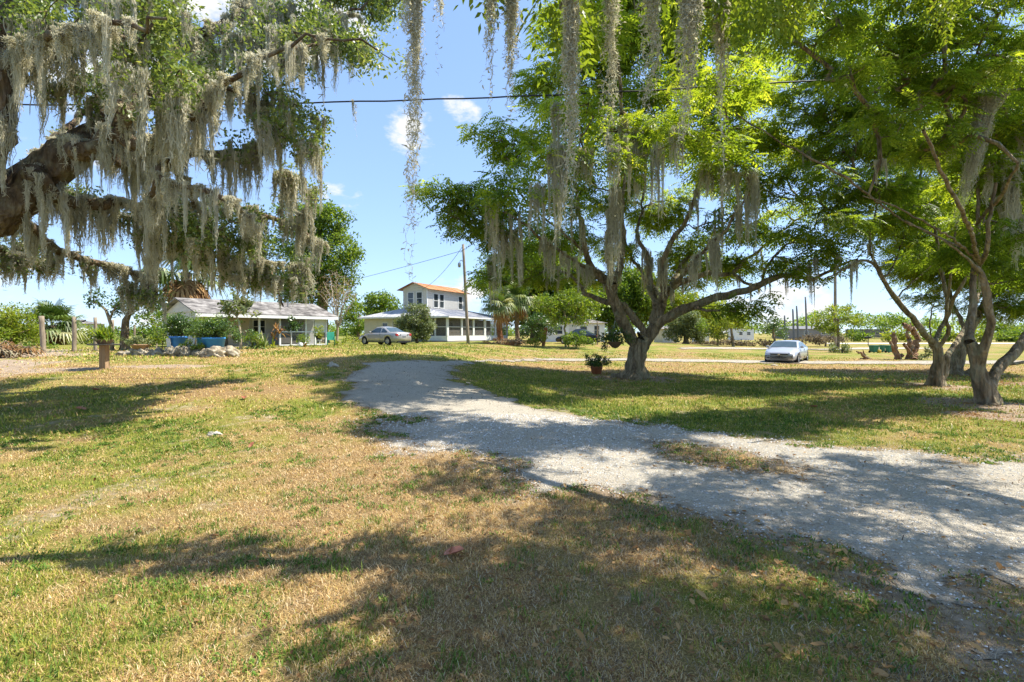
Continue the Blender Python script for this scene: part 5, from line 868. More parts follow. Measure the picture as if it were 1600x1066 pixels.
# ---------------------------------------------------------------- cars
def car(name, label, loc, rz, paint, L, Wd, H, coupe=True, rearview=True):
    o = thing(name, label, 'car', loc, rz); w = Wd / 2; h = L / 2; wr = .32; yw = (h - .86, -h + .93); belt = .93
    if coupe: gf, gf2, gr2, gr = h - 1.25, h - 2.05, -h + 1.55, -h + .72
    else: gf, gf2, gr2, gr = h - 1.15, h - 2.0, -h + 1.45, -h + .50
    def zt(y):
        return float(np.interp(y, [-h, -h + .06, -h + .25, gr, gf, h - .55, h - .16, h - .04, h], [.80, .93, .985, .975, belt, .80, .70, .62, .50]))
    def zb(y):
        z = float(np.interp(y, [-h, -h + .15, h - .15, h], [.36, .22, .2, .26]))
        for c in yw:
            d = abs(y - c)
            if d < .37: z = max(z, .02 + math.sqrt(.37 ** 2 - d * d) + .31)
        return z
    def wy(y): return w * (1 - .20 * min(1, abs(y) / h) ** 5)
    ys = sorted(set(list(np.linspace(-h, h, 64)) + [c + d for c in yw for d in (-.371, -.366, -.3, -.2, -.1, 0, .1, .2, .3, .366, .371)])); mb = MB(); vs = []; n = 0
    for y in ys:
        b, t, W_ = zb(y), zt(y), wy(y); b = min(b, t - .05)
        half = [(0, b), (W_ * .84, b), (W_ * .96, max(b, .30)), (W_, max(b + .001, .52)), (W_ * .985, max(b + .002, t - .16)), (W_ * .93, max(b + .003, t - .03)), (W_ * .6, t + .012), (0, t + .025)]
        ring = [(x, y, z) for x, z in half] + [(-x, y, z) for x, z in half[-2:0:-1]]; n = len(ring); vs += ring
    fs = [(i * n + k, (i + 1) * n + k, (i + 1) * n + (k + 1) % n, i * n + (k + 1) % n) for i in range(len(ys) - 1) for k in range(n)] + [tuple(range(n)), tuple(range((len(ys) - 1) * n + n - 1, (len(ys) - 1) * n - 1, -1))]
    mb.add(vs, fs)
    def zr(y): return float(np.interp(y, [gr, gr + .02, gr2, (gr2 + gf2) / 2, gf2, gf - .02, gf], [.97, .985, H - .06, H, H - .035, belt + .02, belt]))
    def wt(z): return w * .90 - max(0, z - belt) * .46
    gy = np.linspace(gr, gf, 40); vs = []; m = 0
    for y in gy:
        z = zr(y); a = wt(z); half = [(w * .90, min(belt, z) - .04), (a + .02, max(z - .05, belt - .03)), (a - .06, z), (0, z + .02)]; ring = [(x, y, q) for x, q in half] + [(-x, y, q) for x, q in half[-2::-1]]; m = len(ring); vs += ring
    mb.add(vs, [(i * m + k, (i + 1) * m + k, (i + 1) * m + k + 1, i * m + k + 1) for i in range(len(gy) - 1) for k in range(m - 1)])
    mb.build('body', M[paint], o, smooth=False, bevel=0).data.polygons.foreach_set('use_smooth', np.ones(len(mb.f), bool))
    def glass(nm, y0, y1, side):
        g = MB(); yy = np.linspace(y0, y1, 12); v = []
        for y in yy:
            zb_, zt_ = belt + .03, max(belt + .035, zr(y) - .085); f = lambda z: side * (w * .90 + (wt(zr(y)) + .02 - w * .90) * (z - belt + .04) / max(.02, zr(y) - .05 - belt + .04) + .008); v += [(f(zb_), y, zb_), (f(zt_), y, zt_)]
        g.add(v, [(2 * i, 2 * i + 2, 2 * i + 3, 2 * i + 1) for i in range(11)]); g.build(nm, M['car_glass'], o)
    def screen(nm, y0, y1):
        g = MB(); v = []
        for y in np.linspace(y0, y1, 10):
            z = zr(y); a = wt(z) - .075; v += [(-a, y, z + .008), (-a * .4, y, z + .024), (a * .4, y, z + .024), (a, y, z + .008)]
        g.add(v, [(4 * i + k, 4 * i + 4 + k, 4 * i + 5 + k, 4 * i + 1 + k) for i in range(9) for k in range(3)]); g.build(nm, M['car_glass'], o)
    mid = (gf2 + gr2) / 2 - (.25 if coupe else 0)
    for s in (1, -1): glass('side_window', mid + .05, gf - .12, s); glass('side_window', gr + (.35 if coupe else .2), mid - .05, s)
    screen('windscreen', gf2 + .06, gf - .06); screen('rear_window', gr + .06, gr2 - .06)
    for c in yw:
        for s in (1, -1):
            x = s * (w - .13); t = MB(); t.lathe([(.20, -.105), (.30, -.105), (wr, -.07), (wr, .07), (.30, .105), (.20, .105)], 28); wo = t.build('wheel', M['tyre'], o, True); wo.rotation_euler = (0, math.pi / 2 * s, 0); wo.location = (x, c, wr)
            r = MB(); r.lathe([(0, .075), (.05, .085), (.06, .07), (.20, .06), (.215, .10), (.21, -.05)], 28)
            for k in range(5): a = k * 2 * math.pi / 5; r.slab([(math.cos(a - .22) * .06, math.sin(a - .22) * .06, .085), (math.cos(a + .22) * .06, math.sin(a + .22) * .06, .085), (math.cos(a + .2) * .21, math.sin(a + .2) * .21, .10), (math.cos(a - .2) * .21, math.sin(a - .2) * .21, .10)], .02)
            r.build('rim', M['rim'], wo); b = MB(); b.lathe([(0, .055), (.2, .05)], 20); b.build('brake_disc', M['black'], wo)
    for s in (1, -1):
        b = MB(); b.box(s * (w + .02) - .09, s * (w + .02) + .09, gf - .45, gf - .33, belt + .0, belt + .13); b.build('mirror', M[paint], o, bevel=.03)
        hd = MB(); hd.slab([(s * w * .50, h - .015, .60), (s * w * .80, h - .10, .61), (s * w * .86, h - .32, .70), (s * w * .80, h - .34, .74), (s * w * .52, h - .10, .68)] if s > 0 else [(s * w * .52, h - .10, .68), (s * w * .80, h - .34, .74), (s * w * .86, h - .32, .70), (s * w * .80, h - .10, .61), (s * w * .50, h - .015, .60)], .05); hd.build('headlight', M['lamp_clear'], o)
        tl = MB(); tl.box(s * w * .70 - .12, s * w * .70 + .10, -h - .012, -h + .25, .70, .88); tl.build('tail_light', M['lamp_red'], o, bevel=.03)
        dh = MB(); dh.box(s * (w * .985) - .02, s * (w * .985) + .02, mid + .1, mid + .28, .78, .82); dh.build('door_handle', M[paint], o)
        ln = MB(); ln.box(s * w * .99 - .004, s * w * .99 + .012, mid - .03, mid - .018, .32, .9); ln.box(s * w * .99 - .004, s * w * .99 + .012, gf - .22, gf - .208, .32, .85); ln.build('door_seam', M['black'], o)
    g = MB(); g.box(-w * .50, w * .50, h - .10, h + .012, .55, .63); g.build('grille', M['black'], o, bevel=.02); g = MB(); g.box(-w * .52, w * .52, h - .10, h + .004, .28, .335); g.build('air_intake', M['black'], o, bevel=.02)
    if not coupe: e = MB(); e.box(-.07, .07, h + .012, h + .02, .54, .61); e.build('badge', M['chrome'], o, bevel=.01)
    p = MB(); p.box(-.16, .16, -h - .016, -h + .05, .60, .71); p.build('number_plate', M['slate'], o); bt = MB(); bt.box(-w * .7, w * .7, -h + .0, -h + .3, .22, .34); bt.build('rear_valance', M['black'], o)
    if coupe:
        for x in (-.36, .36): q = MB(); q.lathe([(0, 0), (.05, 0), (.05, .02)], 14); qo = q.build('reversing_lamp', M['lamp_clear'], o); qo.location = (x, -h - .006, .80); qo.rotation_euler = (math.pi / 2, 0, 0)
    return o
q = gp(601, 39.6); car('coupe', 'silver beige two-door coupe parked on the lawn, seen from behind', q, math.radians(52), 'paint_silver', 4.58, 1.73, 1.41)
q = gp(1230, 32); car('sedan', 'silver white sedan facing the viewer beyond the gravel track on the right', (q[0], q[1], q[2] - .07), math.radians(141), 'paint_white', 4.65, 1.86, 1.37, False)
q = gp(903, 52); car('hatchback', 'dark car mostly hidden behind leafy bushes before the white cottage', q, math.radians(70), 'paint_dark', 4.3, 1.78, 1.5, False)
# ---------------------------------------------------------------- posts, poles, wires
def rough_post(p, h, r, lean, name, label, group, m='wood_post'):
    mb = MB(); k = 7; pts = [(lean[0] * i / k + random.uniform(-.008, .008), lean[1] * i / k, -.3 + (h + .3) * i / k) for i in range(k + 1)]; r *= .78; mb.tube(pts, [r * random.uniform(.93, 1.05) for _ in pts], 10)
    o = mb.build(name, M[m], None, True); o.location = [float(v) for v in p]; tag(o, label, 'post', group); return o
g = 'weathered posts of the old fence'
for px, D, top, r, lean, label in ((69, 23.7, 494, .13, -.13, 'leaning weathered fence post nearest the left edge'), (116, 25.5, 495, .12, 0, 'upright weathered fence post right of the leaning post'), (149, 27.5, 496, .10, 0, 'darker grey fence post just left of the potted fern stand'),
                                    (176, 29, 500, .10, 0, 'thin fence post beside the slim pale tree trunk'), (197, 27.5, 505, .11, 0, 'pale fence post standing against the thick dark tree trunk'), (210, 33, 508, .08, 0, 'short far fence post right of the thick tree trunk')):
    p = gp(px, D); rough_post(p, EYE + (HZ - top) / F * D - p[2], r, (lean, 0), 'fence_post', label, g)
def cable(pts, r, name, label, group=None, sag=0):
    mb = MB(); mb.tube(pts, r, 6); o = mb.build(name, M['cable'], None, True); return tag(o, label, 'cable', group)
def cpts(a, b, sag, n=24): a, b = np.array(a), np.array(b); return [a + (b - a) * u - np.array([0, 0, sag * 4 * u * (1 - u)]) for u in np.linspace(0, 1, n)]
q0, q1 = P(-700, 143, 15), P(1700, 92, 15); pts = cpts(q0, q1, .80, 60); pts = [p + np.array([0, 0, .012 * math.sin(i * 1.9)]) for i, p in enumerate(pts)]
cable(pts, .022, 'overhead_cable', 'thick black cable sagging across the upper picture from left to right')
p = P(551, 161, 15); j = min(range(len(pts)), key=lambda i: abs(pts[i][0] - p[0])); me = moss_mesh('hanging_moss', .95, .035, .03, 26, 22, 90, .006, .5, hair=380, thin=.9); s = link('hanging_moss', me, None); a, b_ = pts[j], pts[j + (1 if pts[j][0] < p[0] else -1)]; u = (p[0] - a[0]) / (b_[0] - a[0]); s.location = [float(v) for v in a + (b_ - a) * u]; tag(s, 'small moss tuft caught on the black cable against the sky', 'spanish moss')
def pole(name, label, px, D, top, r, lean=0, m='wood_post', group=None, arm=None, cat='utility pole'):
    b = np.array(gp(px, D)); h = EYE + (HZ - top) / F * D - b[2]; o = thing(name, label, cat, b, 0, group); mb = MB(); mb.tube([(lean * i / 6, 0, -.4 + (h + .4) * i / 6) for i in range(7)], [r * (1.1 - .05 * i) for i in range(7)], 10); mb.build('shaft', M[m], o, True)
    if arm: arm(o, h, lean)
    return b + np.array([lean, 0, h])
def lamp_arm(o, h, l):
    z = h - 1.75; mb = MB(); mb.tube([(l * .8, 0, z + .25), (l * .8 - .25, -.05, z + .42), (l * .8 - .38, -.06, z + .30)], .03, 6); a = mb.build('lamp_arm', M['galv'], o, True); k = MB(); k.lathe([(0, .1), (.10, .06), (.13, -.12), (.10, -.32), (0, -.34)], 14, (l * .8 - .40, -.06, z + .14)); k.build('lamp', M['galv'], a, True)
top = pole('utility_pole', 'leaning wooden utility pole in front of the two-storey house', 732, 43, 382, .13, -.45, arm=lamp_arm)
hx = FARM.matrix_world if False else (Matrix.Translation(Vector(FE)) @ Matrix.Rotation(FRZ, 4, 'Z')); hp = hx @ Vector((1.9, 4.6, 5.75))
cable(cpts(top - np.array([0, 0, .1]), hp, .5), .018, 'service_cable', 'thin service wire from the leaning pole down to the white house gable', 'service wires')
cable(cpts(top - np.array([0, 0, .5]), P(300, 480, 95), 1.0), .018, 'service_cable', 'faint far wire running left from the leaning pole behind the house', 'service wires')
for px, top_, lean, label in ((1226, 493, 0, 'shortest leftmost far pole above the sedan'), (1240.5, 483, -.25, 'second far pole above the sedan, left one of the close middle pair'), (1247.5, 478, -.4, 'third far pole above the sedan, right one of the close middle pair'), (1261, 464, -.35, 'tallest rightmost far pole above the sedan')):
    pole('distant_pole', label, px, 112, top_, .20, lean, 'slate', 'far bare poles above the sedan', None, 'pole')
tp = pole('utility_pole', 'tall grey pole rising behind the small yellow green tree right of the sedan', 1305, 58, 400, .16, 0, 'wood_post'); cable(cpts(tp - np.array([0, 0, 1.5]), P(1700, 300, 62), .9), .025, 'service_cable', 'wire seen through the gap below the long arching bough on the right', 'service wires')
q = np.array(gp(1356.5, 72)); o = thing('mailbox', 'dark twin mailbox on a thin post beside the far road', 'mailbox', q); MB().box(-.04, .04, -.04, .04, -.2, 1.0).build('post', M['black'], o)
for x in (-.28, .24): b = MB(); b.box(x - .2, x + .2, -.15, .2, 1.0, 1.26); b.build('box', M['black'], o, bevel=.08)
# ---------------------------------------------------------------- plants, background trees
def bgtree(name, label, px, D, trunk, blobs, m, leaf, per, dens, seed, cat='tree', group=None, base=None, rad=.35, bark='bark', stems=None, gap=.22, flat=.8):
    """trunk: list of (column, row, radius); blobs as in blobpx"""
    b = np.array(base if base is not None else gp(px, D)); t = Tree(b, seed); r = t.r; gap *= .7; dens *= 1.35
    first = True
    for q in (stems or [trunk]):
        pts = pl(q, D)
        if first or True: pts = [(b[0] + (pts[0][0] - b[0]) * .6, b[1], b[2] - .15, pts[0][3] * 1.2)] + pts if q is (stems or [trunk])[0] else pts
        t.limb(pts, step=max(.2, D / 90), wig=.03, attach=None if not first else False); first = False
    T = blobpts(r, blobpx(blobs, D), dens, gap); t.grow(T, step=max(.4, D / 60), jit=.08, minr=.01); t.finish(.012 if D > 35 else .007)
    o = thing(name, label, cat, b, 0, group); t.wood('trunk' if cat in ('tree', 'palm') else 'stem', M[bark], o); Cn, ax = t.sprays()
    tint = .18 + .5 * fbm(Cn[:, 0] * .6, Cn[:, 2] * .9 + Cn[:, 1] * .5, 3, seed) + r.normal(0, .06, len(Cn))
    crown('crown' if cat == 'tree' else 'foliage', [leaves(r, Cn, int(per * 1.7), rad * 1.05, (leaf[0] * 1.2, leaf[1] * 1.25), .5, flat, tint)], M[m], o, b); return t, o, b
t, o, b = bgtree('broad_tree', 'tall light green mossy tree behind the right end of the bungalow', 505, 49, [(505, 500, .4), (503, 450, .35), (498, 400, .28), (500, 350, .15)], [(500, 350, 40, 30), (470, 330, 34, 24), (525, 380, 34, 30), (470, 380, 40, 34), (540, 420, 24, 28), (500, 420, 46, 32), (455, 440, 36, 28), (530, 455, 28, 22), (480, 460, 40, 22), (545, 395, 20, 18), (520, 340, 26, 20), (550, 480, 18, 18)], 'leaf_far', (.16, .3), 34, .75, 51, rad=.7)
for k, (px, py, ln) in enumerate([(470, 440, 4), (450, 430, 3.6), (490, 430, 4.5), (430, 440, 3), (510, 430, 3.4), (460, 400, 4)]): d = np.linalg.norm(t.P[:t.n] - P(px, py, 49), axis=1); beard(o, b, t.P[int(d.argmin())], ln, 2.2, k)
bgtree('oak_tree', 'round dark green oak between the bungalow and the two-storey house', 592, 78, [(592, 515, .4), (595, 490, .3), (597, 470, .2)], [(597, 470, 22, 16), (580, 485, 18, 14), (612, 484, 16, 12), (596, 490, 26, 12), (575, 500, 14, 8)], 'leaf_far', (.2, .4), 36, .55, 52, rad=.8)
g = 'trees behind the two-storey house'
bgtree('shade_oak', 'dense dark tree behind the porch and palms', 835, 66, [(835, 520, .5), (832, 480, .4), (830, 440, .25)], [(820, 440, 50, 40), (870, 440, 46, 40), (770, 440, 34, 26), (850, 490, 50, 30), (800, 490, 30, 26), (900, 470, 44, 34), (840, 400, 44, 26), (890, 410, 30, 24)], 'leaf_far', (.25, .5), 34, .34, 53, group=g, rad=1.0)
bgtree('low_tree', 'bright yellow green low tree behind the hanging basket, before the dark car', 885, 46, [(884, 530, .10), (882, 515, .09), (885, 495, .06)], [(858, 482, 26, 14), (890, 472, 30, 16), (918, 484, 22, 12), (872, 498, 20, 9), (905, 500, 20, 8), (845, 470, 18, 10), (935, 470, 16, 10)], 'leaf_lime', (.12, .26), 30, 1.7, 108, rad=.5)
bgtree('broad_tree', 'mid green tree behind the white cottage, left of the mossy trunk', 955, 84, [(955, 520, .5), (955, 480, .4), (957, 450, .25)], [(930, 470, 40, 24), (970, 460, 40, 26), (955, 490, 50, 18), (1005, 470, 34, 26), (990, 440, 34, 20)], 'leaf_far', (.3, .5), 32, .36, 54, group=g, rad=1.0)
bgtree('broad_tree', 'light green tree behind the pale shed', 1060, 86, [(1050, 520, .4), (1050, 480, .3), (1052, 460, .2)], [(1040, 470, 30, 22), (1075, 480, 36, 20), (1105, 485, 30, 18), (1020, 490, 26, 16), (1130, 495, 24, 14)], 'leaf_yellow', (.3, .5), 32, .36, 55, group=g, rad=1.0)
bgtree('conifer_bush', 'feathery blue green bush right of the pale shed', 1070, 58, [(1072, 530, .25), (1071, 512, .18), (1070, 500, .1)], [(1068, 505, 26, 16), (1082, 518, 22, 14), (1060, 520, 20, 12), (1075, 496, 16, 10), (1090, 527, 10, 8)], 'leaf_grey', (.12, .26), 60, 1.1, 56, 'bush', rad=.55)
bgtree('orchard_tree', 'leafy green tree with thin trunk left of the sedan', 1145, 52, [(1145, 535, .14), (1143, 520, .12), (1142, 505, .08)], [(1130, 505, 22, 14), (1150, 500, 20, 14), (1118, 515, 16, 12), (1160, 512, 12, 9), (1140, 490, 20, 10), (1122, 525, 10, 8), (1158, 494, 10, 8)], 'leaf_yellow', (.12, .24), 40, 1.3, 57, rad=.5)
bgtree('orchard_tree', 'small tree left of the leafy thin trunked tree, its crown almost touching', 1122, 55, [(1122, 535, .1), (1120, 520, .08), (1118, 510, .05)], [(1108, 508, 14, 10), (1122, 510, 14, 12), (1112, 520, 12, 8)], 'leaf_far', (.12, .24), 40, 1.3, 58, rad=.5)
bgtree('thorn_tree', 'ragged grey green small tree directly behind the sedan roof', 1212, 60, [(1210, 532, .12), (1208, 518, .1), (1210, 505, .06)], [(1206, 502, 12, 7), (1215, 508, 13, 8), (1203, 515, 10, 7), (1222, 515, 10, 6), (1214, 522, 14, 7)], 'leaf_dark', (.12, .24), 34, 1.2, 59, rad=.5)
bgtree('citrus_tree', 'small yellow green tree with airy crown right of the sedan', 1308, 50, [(1310, 535, .14), (1309, 515, .12), (1308, 500, .08)], [(1290, 505, 16, 9), (1312, 495, 18, 12), (1332, 503, 14, 9), (1300, 486, 12, 8), (1320, 480, 10, 7), (1310, 515, 20, 8), (1285, 512, 10, 6), (1340, 498, 8, 6)], 'leaf_yellow', (.12, .24), 40, 1.3, 60, rad=.5)
bgtree('fallen_branch_heap', 'small heap of leafy cut branches on the grass right of the sedan', 1316, 43, [(1316, 548, .05), (1314, 542, .04)], [(1314, 542, 12, 5), (1326, 547, 10, 4), (1308, 547, 8, 3)], 'leaf_grey', (.10, .2), 40, 4, 61, 'branch heap', rad=.3)
bgtree('thicket', 'brown dry thicket behind the sedan and the small yellow green tree', 1290, 66, [(1290, 535, .1), (1290, 528, .08)], [(1262, 531, 16, 5), (1280, 530, 18, 6), (1300, 530, 14, 6), (1316, 531, 10, 5), (1245, 533, 14, 3)], 'leaf_dry', (.14, .3), 34, 1.2, 62, 'bush', rad=.5)
bgtree('thicket', 'dry brown hedge bottom left of the sedan along the field edge', 1160, 62, [(1160, 540, .1), (1160, 535, .08)], [(1100, 537, 30, 2.5), (1150, 537, 30, 3), (1195, 536, 20, 3.5)], 'leaf_dry', (.14, .3), 34, 1.6, 63, 'bush', rad=.4)
bgtree('oleander_bush', 'rounded grey green flowering bush between the coupe and the porch', 650, 47, [(652, 535, .14), (651, 520, .12), (650, 500, .08)], [(650, 490, 20, 13), (640, 505, 20, 13), (660, 505, 18, 14), (647, 520, 24, 12), (662, 525, 16, 10), (636, 515, 14, 12), (670, 515, 10, 12)], 'leaf_grey', (.09, .2), 60, 2.4, 64, 'bush', rad=.45)
def bare_shrub():
    b = np.array(gp(527, 43)); t = Tree(b, 65); r = t.r; t.limb([(b[0], b[1], b[2] - .2, .12), (b[0], b[1], b[2] + .5, .1), *pl([(528, 505, .09)], 43)])
    for px, py in ((505, 440), (515, 430), (525, 425), (538, 430), (550, 440), (500, 460), (556, 460), (532, 445), (520, 455), (545, 455)): t.limb(pl([(528, 510, .05), ((528 + px) / 2 + r.normal(0, 2), (500 + py) / 2, .035, r.normal(0, .5)), (px, py, .012, r.normal(0, 1))], 43), step=.4)
    T = blobpts(r, blobpx([(527, 450, 30, 30), (515, 460, 20, 24), (540, 460, 20, 24), (527, 475, 22, 20)], 43), 4.5, .1); t.grow(T, step=.5, minr=.009); t.finish(.006); o = thing('bare_shrub', 'nearly leafless pale twiggy shrub at the right end of the bungalow', 'shrub', b); t.wood('branches', M['twig_pale'], o)
    Cn, ax = t.sprays(); crown('foliage', [leaves(r, Cn, 6, .4, (.07, .16), .25, .9, np.full(len(Cn), .6))], M['leaf_dead'], o, b)
bare_shrub()
# left side
g = 'bushes along the left fence line'
bgtree('mangrove_bush', 'tall bright green bush at the left picture edge', 15, 36, [(15, 540, .15), (15, 520, .12), (16, 500, .08)], [(10, 490, 34, 14), (-20, 505, 34, 24), (25, 508, 26, 16), (5, 525, 44, 16), (40, 522, 20, 12)], 'leaf_yellow', (.09, .2), 50, 1.5, 66, 'bush', g, rad=.5)
bgtree('mangrove_bush', 'low spreading bush below the tall bright bush at the left edge', 30, 30, [(30, 552, .06), (30, 545, .05)], [(10, 545, 40, 9), (45, 548, 26, 7), (-30, 550, 30, 10), (70, 546, 14, 6)], 'leaf_far', (.07, .16), 50, 2.6, 67, 'bush', g, rad=.4)
bgtree('mangrove_bush', 'orange tinged yellow bush between the leaning post and the fern stand', 130, 44, [(130, 540, .1), (130, 525, .08)], [(118, 518, 16, 10), (140, 522, 18, 10), (130, 530, 26, 8), (160, 530, 14, 8)], 'leaf_yellow', (.1, .22), 46, 1.6, 68, 'bush', g, rad=.5)
bgtree('mangrove_bush', 'dark low hedge right of the thin fence post', 225, 44, [(225, 540, .1), (225, 525, .08)], [(210, 520, 14, 8), (235, 526, 18, 9), (180, 527, 14, 7), (160, 515, 16, 8)], 'leaf_far', (.1, .22), 46, 1.4, 69, 'bush', g, rad=.5)
bgtree('sea_grape', 'slim pale trunked small tree with round leaves beside the thin fence post', 174, 26.5, [(175, 525, .09), (173, 508, .085), (167, 492, .075), (160, 478, .05)], [(150, 468, 14, 7), (172, 470, 18, 8), (160, 460, 16, 6), (185, 478, 12, 7), (140, 474, 8, 4)], 'leaf_dark', (.09, .17), 16, 7, 70, rad=.28, stems=[[(175, 525, .09), (173, 508, .085), (167, 492, .075), (160, 478, .05)], [(170, 500, .06), (176, 488, .05), (182, 478, .03)]])
bgtree('sea_grape', 'thick trunked dark small tree with maroon leaves left of the bungalow', 195, 27, [(195, 530, .20), (196, 510, .18), (200, 492, .14), (207, 480, .08)], [(200, 478, 20, 9), (218, 470, 20, 14), (232, 455, 16, 14), (240, 475, 18, 14), (190, 485, 14, 8), (225, 490, 16, 9)], 'leaf_dark', (.09, .18), 18, 7, 71, rad=.3, bark='bark_oak', stems=[[(195, 530, .20), (196, 510, .18), (200, 492, .14), (207, 480, .08)], [(199, 495, .1), (215, 478, .07), (232, 458, .04)]])
bgtree('frangipani', 'pale stemmed leafy sapling at the left corner of the bungalow', 248, 26, [(246, 530, .04), (244, 512, .035), (238, 495, .02)], [(235, 497, 12, 9), (250, 490, 12, 12), (255, 508, 10, 8), (228, 508, 8, 7)], 'leaf_far', (.08, .15), 26, 9, 72, rad=.25, bark='twig_pale', stems=[[(246, 530, .04), (244, 512, .035), (238, 495, .02)], [(245, 515, .03), (254, 500, .02), (256, 490, .015)]])
bgtree('plumeria_tree', 'grey branched small tree with pale variegated leaves before the bungalow porch', 374, 29, [(376, 530, .07), (374, 510, .065), (371, 495, .05)], [(362, 478, 14, 10), (380, 475, 14, 11), (372, 465, 14, 8), (390, 486, 10, 7), (356, 488, 9, 7)], 'leaf_grey', (.14, .26), 12, 10, 73, rad=.24, bark='twig_pale', stems=[[(376, 530, .07), (374, 510, .065), (371, 495, .05)], [(372, 498, .05), (362, 484, .035), (358, 474, .02)], [(372, 498, .05), (380, 482, .035), (384, 470, .02)]])
bgtree('croton_bush', 'yellow flowering bush between the two blue tubs and the bungalow', 305, 24, [(305, 535, .04), (305, 520, .03)], [(298, 510, 14, 9), (312, 508, 14, 12), (305, 522, 16, 8)], 'leaf_yellow', (.06, .12), 40, 12, 74, 'bush', rad=.2)
bgtree('asparagus_fern', 'bright lime feathery fern between the two blue tubs', 298, 20.6, [(298, 542, .02), (298, 538, .015)], [(292, 538, 9, 5), (305, 540, 9, 5), (320, 541, 5, 4)], 'leaf_lime', (.03, .07), 90, 30, 75, 'fern', rad=.14)
bgtree('asparagus_fern', 'bright green leafy clump left of the labelled blue tub', 252, 22, [(252, 535, .02), (252, 528, .015)], [(248, 525, 9, 8), (258, 530, 8, 7), (240, 533, 7, 5)], 'leaf_lime', (.05, .10), 60, 22, 76, 'bush', rad=.16)
bgtree('dense_bush', 'dark bushes along the front wall of the bungalow behind the blue tubs', 345, 27, [(345, 535, .04), (345, 520, .03)], [(345, 515, 18, 10), (385, 525, 14, 8), (365, 528, 14, 8)], 'leaf_dark', (.06, .12), 40, 8, 77, 'bush', rad=.22)
def straps(name, label, px, D, spots, n, length, wid, m, seed, cat='plant', droop=1.0, base_h=.05, loc=None, parent=None):
    r = np.random.default_rng(seed); b = np.array(loc if loc is not None else gp(px, D)); VV, TT = [], []
    for dx, dy, dz in spots:
        for k in range(n):
            az = r.random() * 6.283; el = r.uniform(.35, 1.45); L = length * r.uniform(.6, 1.1); d = np.array([math.cos(az) * math.cos(el), math.sin(az) * math.cos(el), math.sin(el)]); s = np.array([-math.sin(az), math.cos(az), 0]) * wid * .5; p = np.array([dx, dy, dz + base_h]); ti = r.random()
            ring = []
            for i in range(7):
                u = i / 6; q = p + d * L * u - np.array([0, 0, droop * L * .75 * u * u * math.cos(el)]); w = math.sin(math.pi * (.12 + .88 * u)) if i < 6 else .02; ring.append((q - s * w, q + s * w))
            for i in range(6): VV += [ring[i][0], ring[i][1], ring[i + 1][1], ring[i + 1][0]]; TT += [ti] * 4
    me = npmesh(name, np.array(VV), np.arange(len(VV)).reshape(-1, 4), None, {'tint': np.array(TT)})
    if parent is not None: return link(name, me, M[m], parent)
    o = link(name, me, M[m]); o.location = [float(v) for v in b]; tag(o, label, cat); return o
straps('dracaena_clump', 'tall pale striped strap leaved clump at the bungalow porch', 405, 30, [(x, y, 0) for x, y in ((-.4, 0), (0, .2), (.35, -.1), (.1, -.3), (-.2, .3))], 22, 1.25, .09, 'leaf_palm', 81)
straps('cordyline', 'spiky orange leaved plant beside the porch screen door', 432, 32, [(0, 0, 1.1), (.15, .1, .8), (-.15, 0, .5)], 16, .8, .10, 'leaf_dead', 82)
bgtree('hibiscus_bush', 'leafy dark green shrub between the variegated tree and the strap leaved clump', 392, 29.5, [(392, 532, .03), (392, 520, .025)], [(390, 520, 9, 9), (398, 526, 8, 6), (386, 528, 8, 6)], 'leaf_far', (.06, .13), 40, 9, 107, 'bush', rad=.2)
straps('bromeliad', 'green strap leaved clump near the bungalow path', 420, 30.5, [(-.2, 0, 0), (.2, .1, 0)], 20, .8, .07, 'leaf_yellow', 83)
def pot_on(name, label, loc, rt, rb, h, m, plant, group=None, cat='plant pot', n=28):
    o = thing(name, label, cat, loc, 0, group); b = MB(); b.lathe([(0, 0), (rb, 0), (rt * .97, h * .86), (rt, h * .86), (rt, h), (rt * .9, h), (rt * .88, h * .9), (0, h * .9)], n); b.build('pot', M[m], o, True); s = MB(); s.lathe([(rt * .885, h * .905), (0, h * .93)], n); s.build('soil', M['soil'], o)
    if plant: plant(o)
    return o
def leafball(nm, o, cs, per, rad, size, m, seed, flat=.8, wid=.5):
    r = np.random.default_rng(seed); V, Q, T = leaves(r, np.array(cs, float), per, rad, size, wid, flat, np.array([.25 + .5 * r.random() for _ in cs])); return link(nm, npmesh(nm, V, Q, None, {'tint': T}), M[m], o)
def stems(o, ends, z0, r0, m='bark'):
    mb = MB()
    for e in ends: mb.tube([(e[0] * .15, e[1] * .15, z0), (e[0] * .55, e[1] * .55, z0 + (e[2] - z0) * .6), tuple(e)], [r0, r0 * .7, r0 * .3], 5)
    mb.build('stems', M[m], o, True)
def tub_plant(seed, rad, z, mat_):
    def f(o):
        r = np.random.default_rng(seed); cs = [(r.normal(0, rad * .5), r.normal(0, rad * .4), z + abs(r.normal(.2, .24))) for _ in range(80)]; stems(o, cs[:14], z - .1, .02); leafball('foliage', o, cs, 55, .22, (.05, .11), mat_, seed)
    return f
g = 'blue tubs with shrubs on the rock bed'
T1, T2, T3 = gp(279, 21.2), gp(334, 20.8), gp(320, 22.0)
o = pot_on('blue_tub', 'deep blue plastic tub with a torn paper label, planted with a dark shrub', (T1[0], T1[1], T1[2] + .30), .34, .29, .50, 'tub_blue', tub_plant(91, .62, .62, 'leaf_dark'), g, 'tub')
l = MB(); l.slab([(.0, 0, 0), (.26, 0, 0), (.26, 0, .34), (0, 0, .34)], .012); lo = l.build('paper_label', M['plaque'], o); lo.location = (-.30, -.355 + .10, .08); lo.rotation_euler = (.12, 0, -.42)
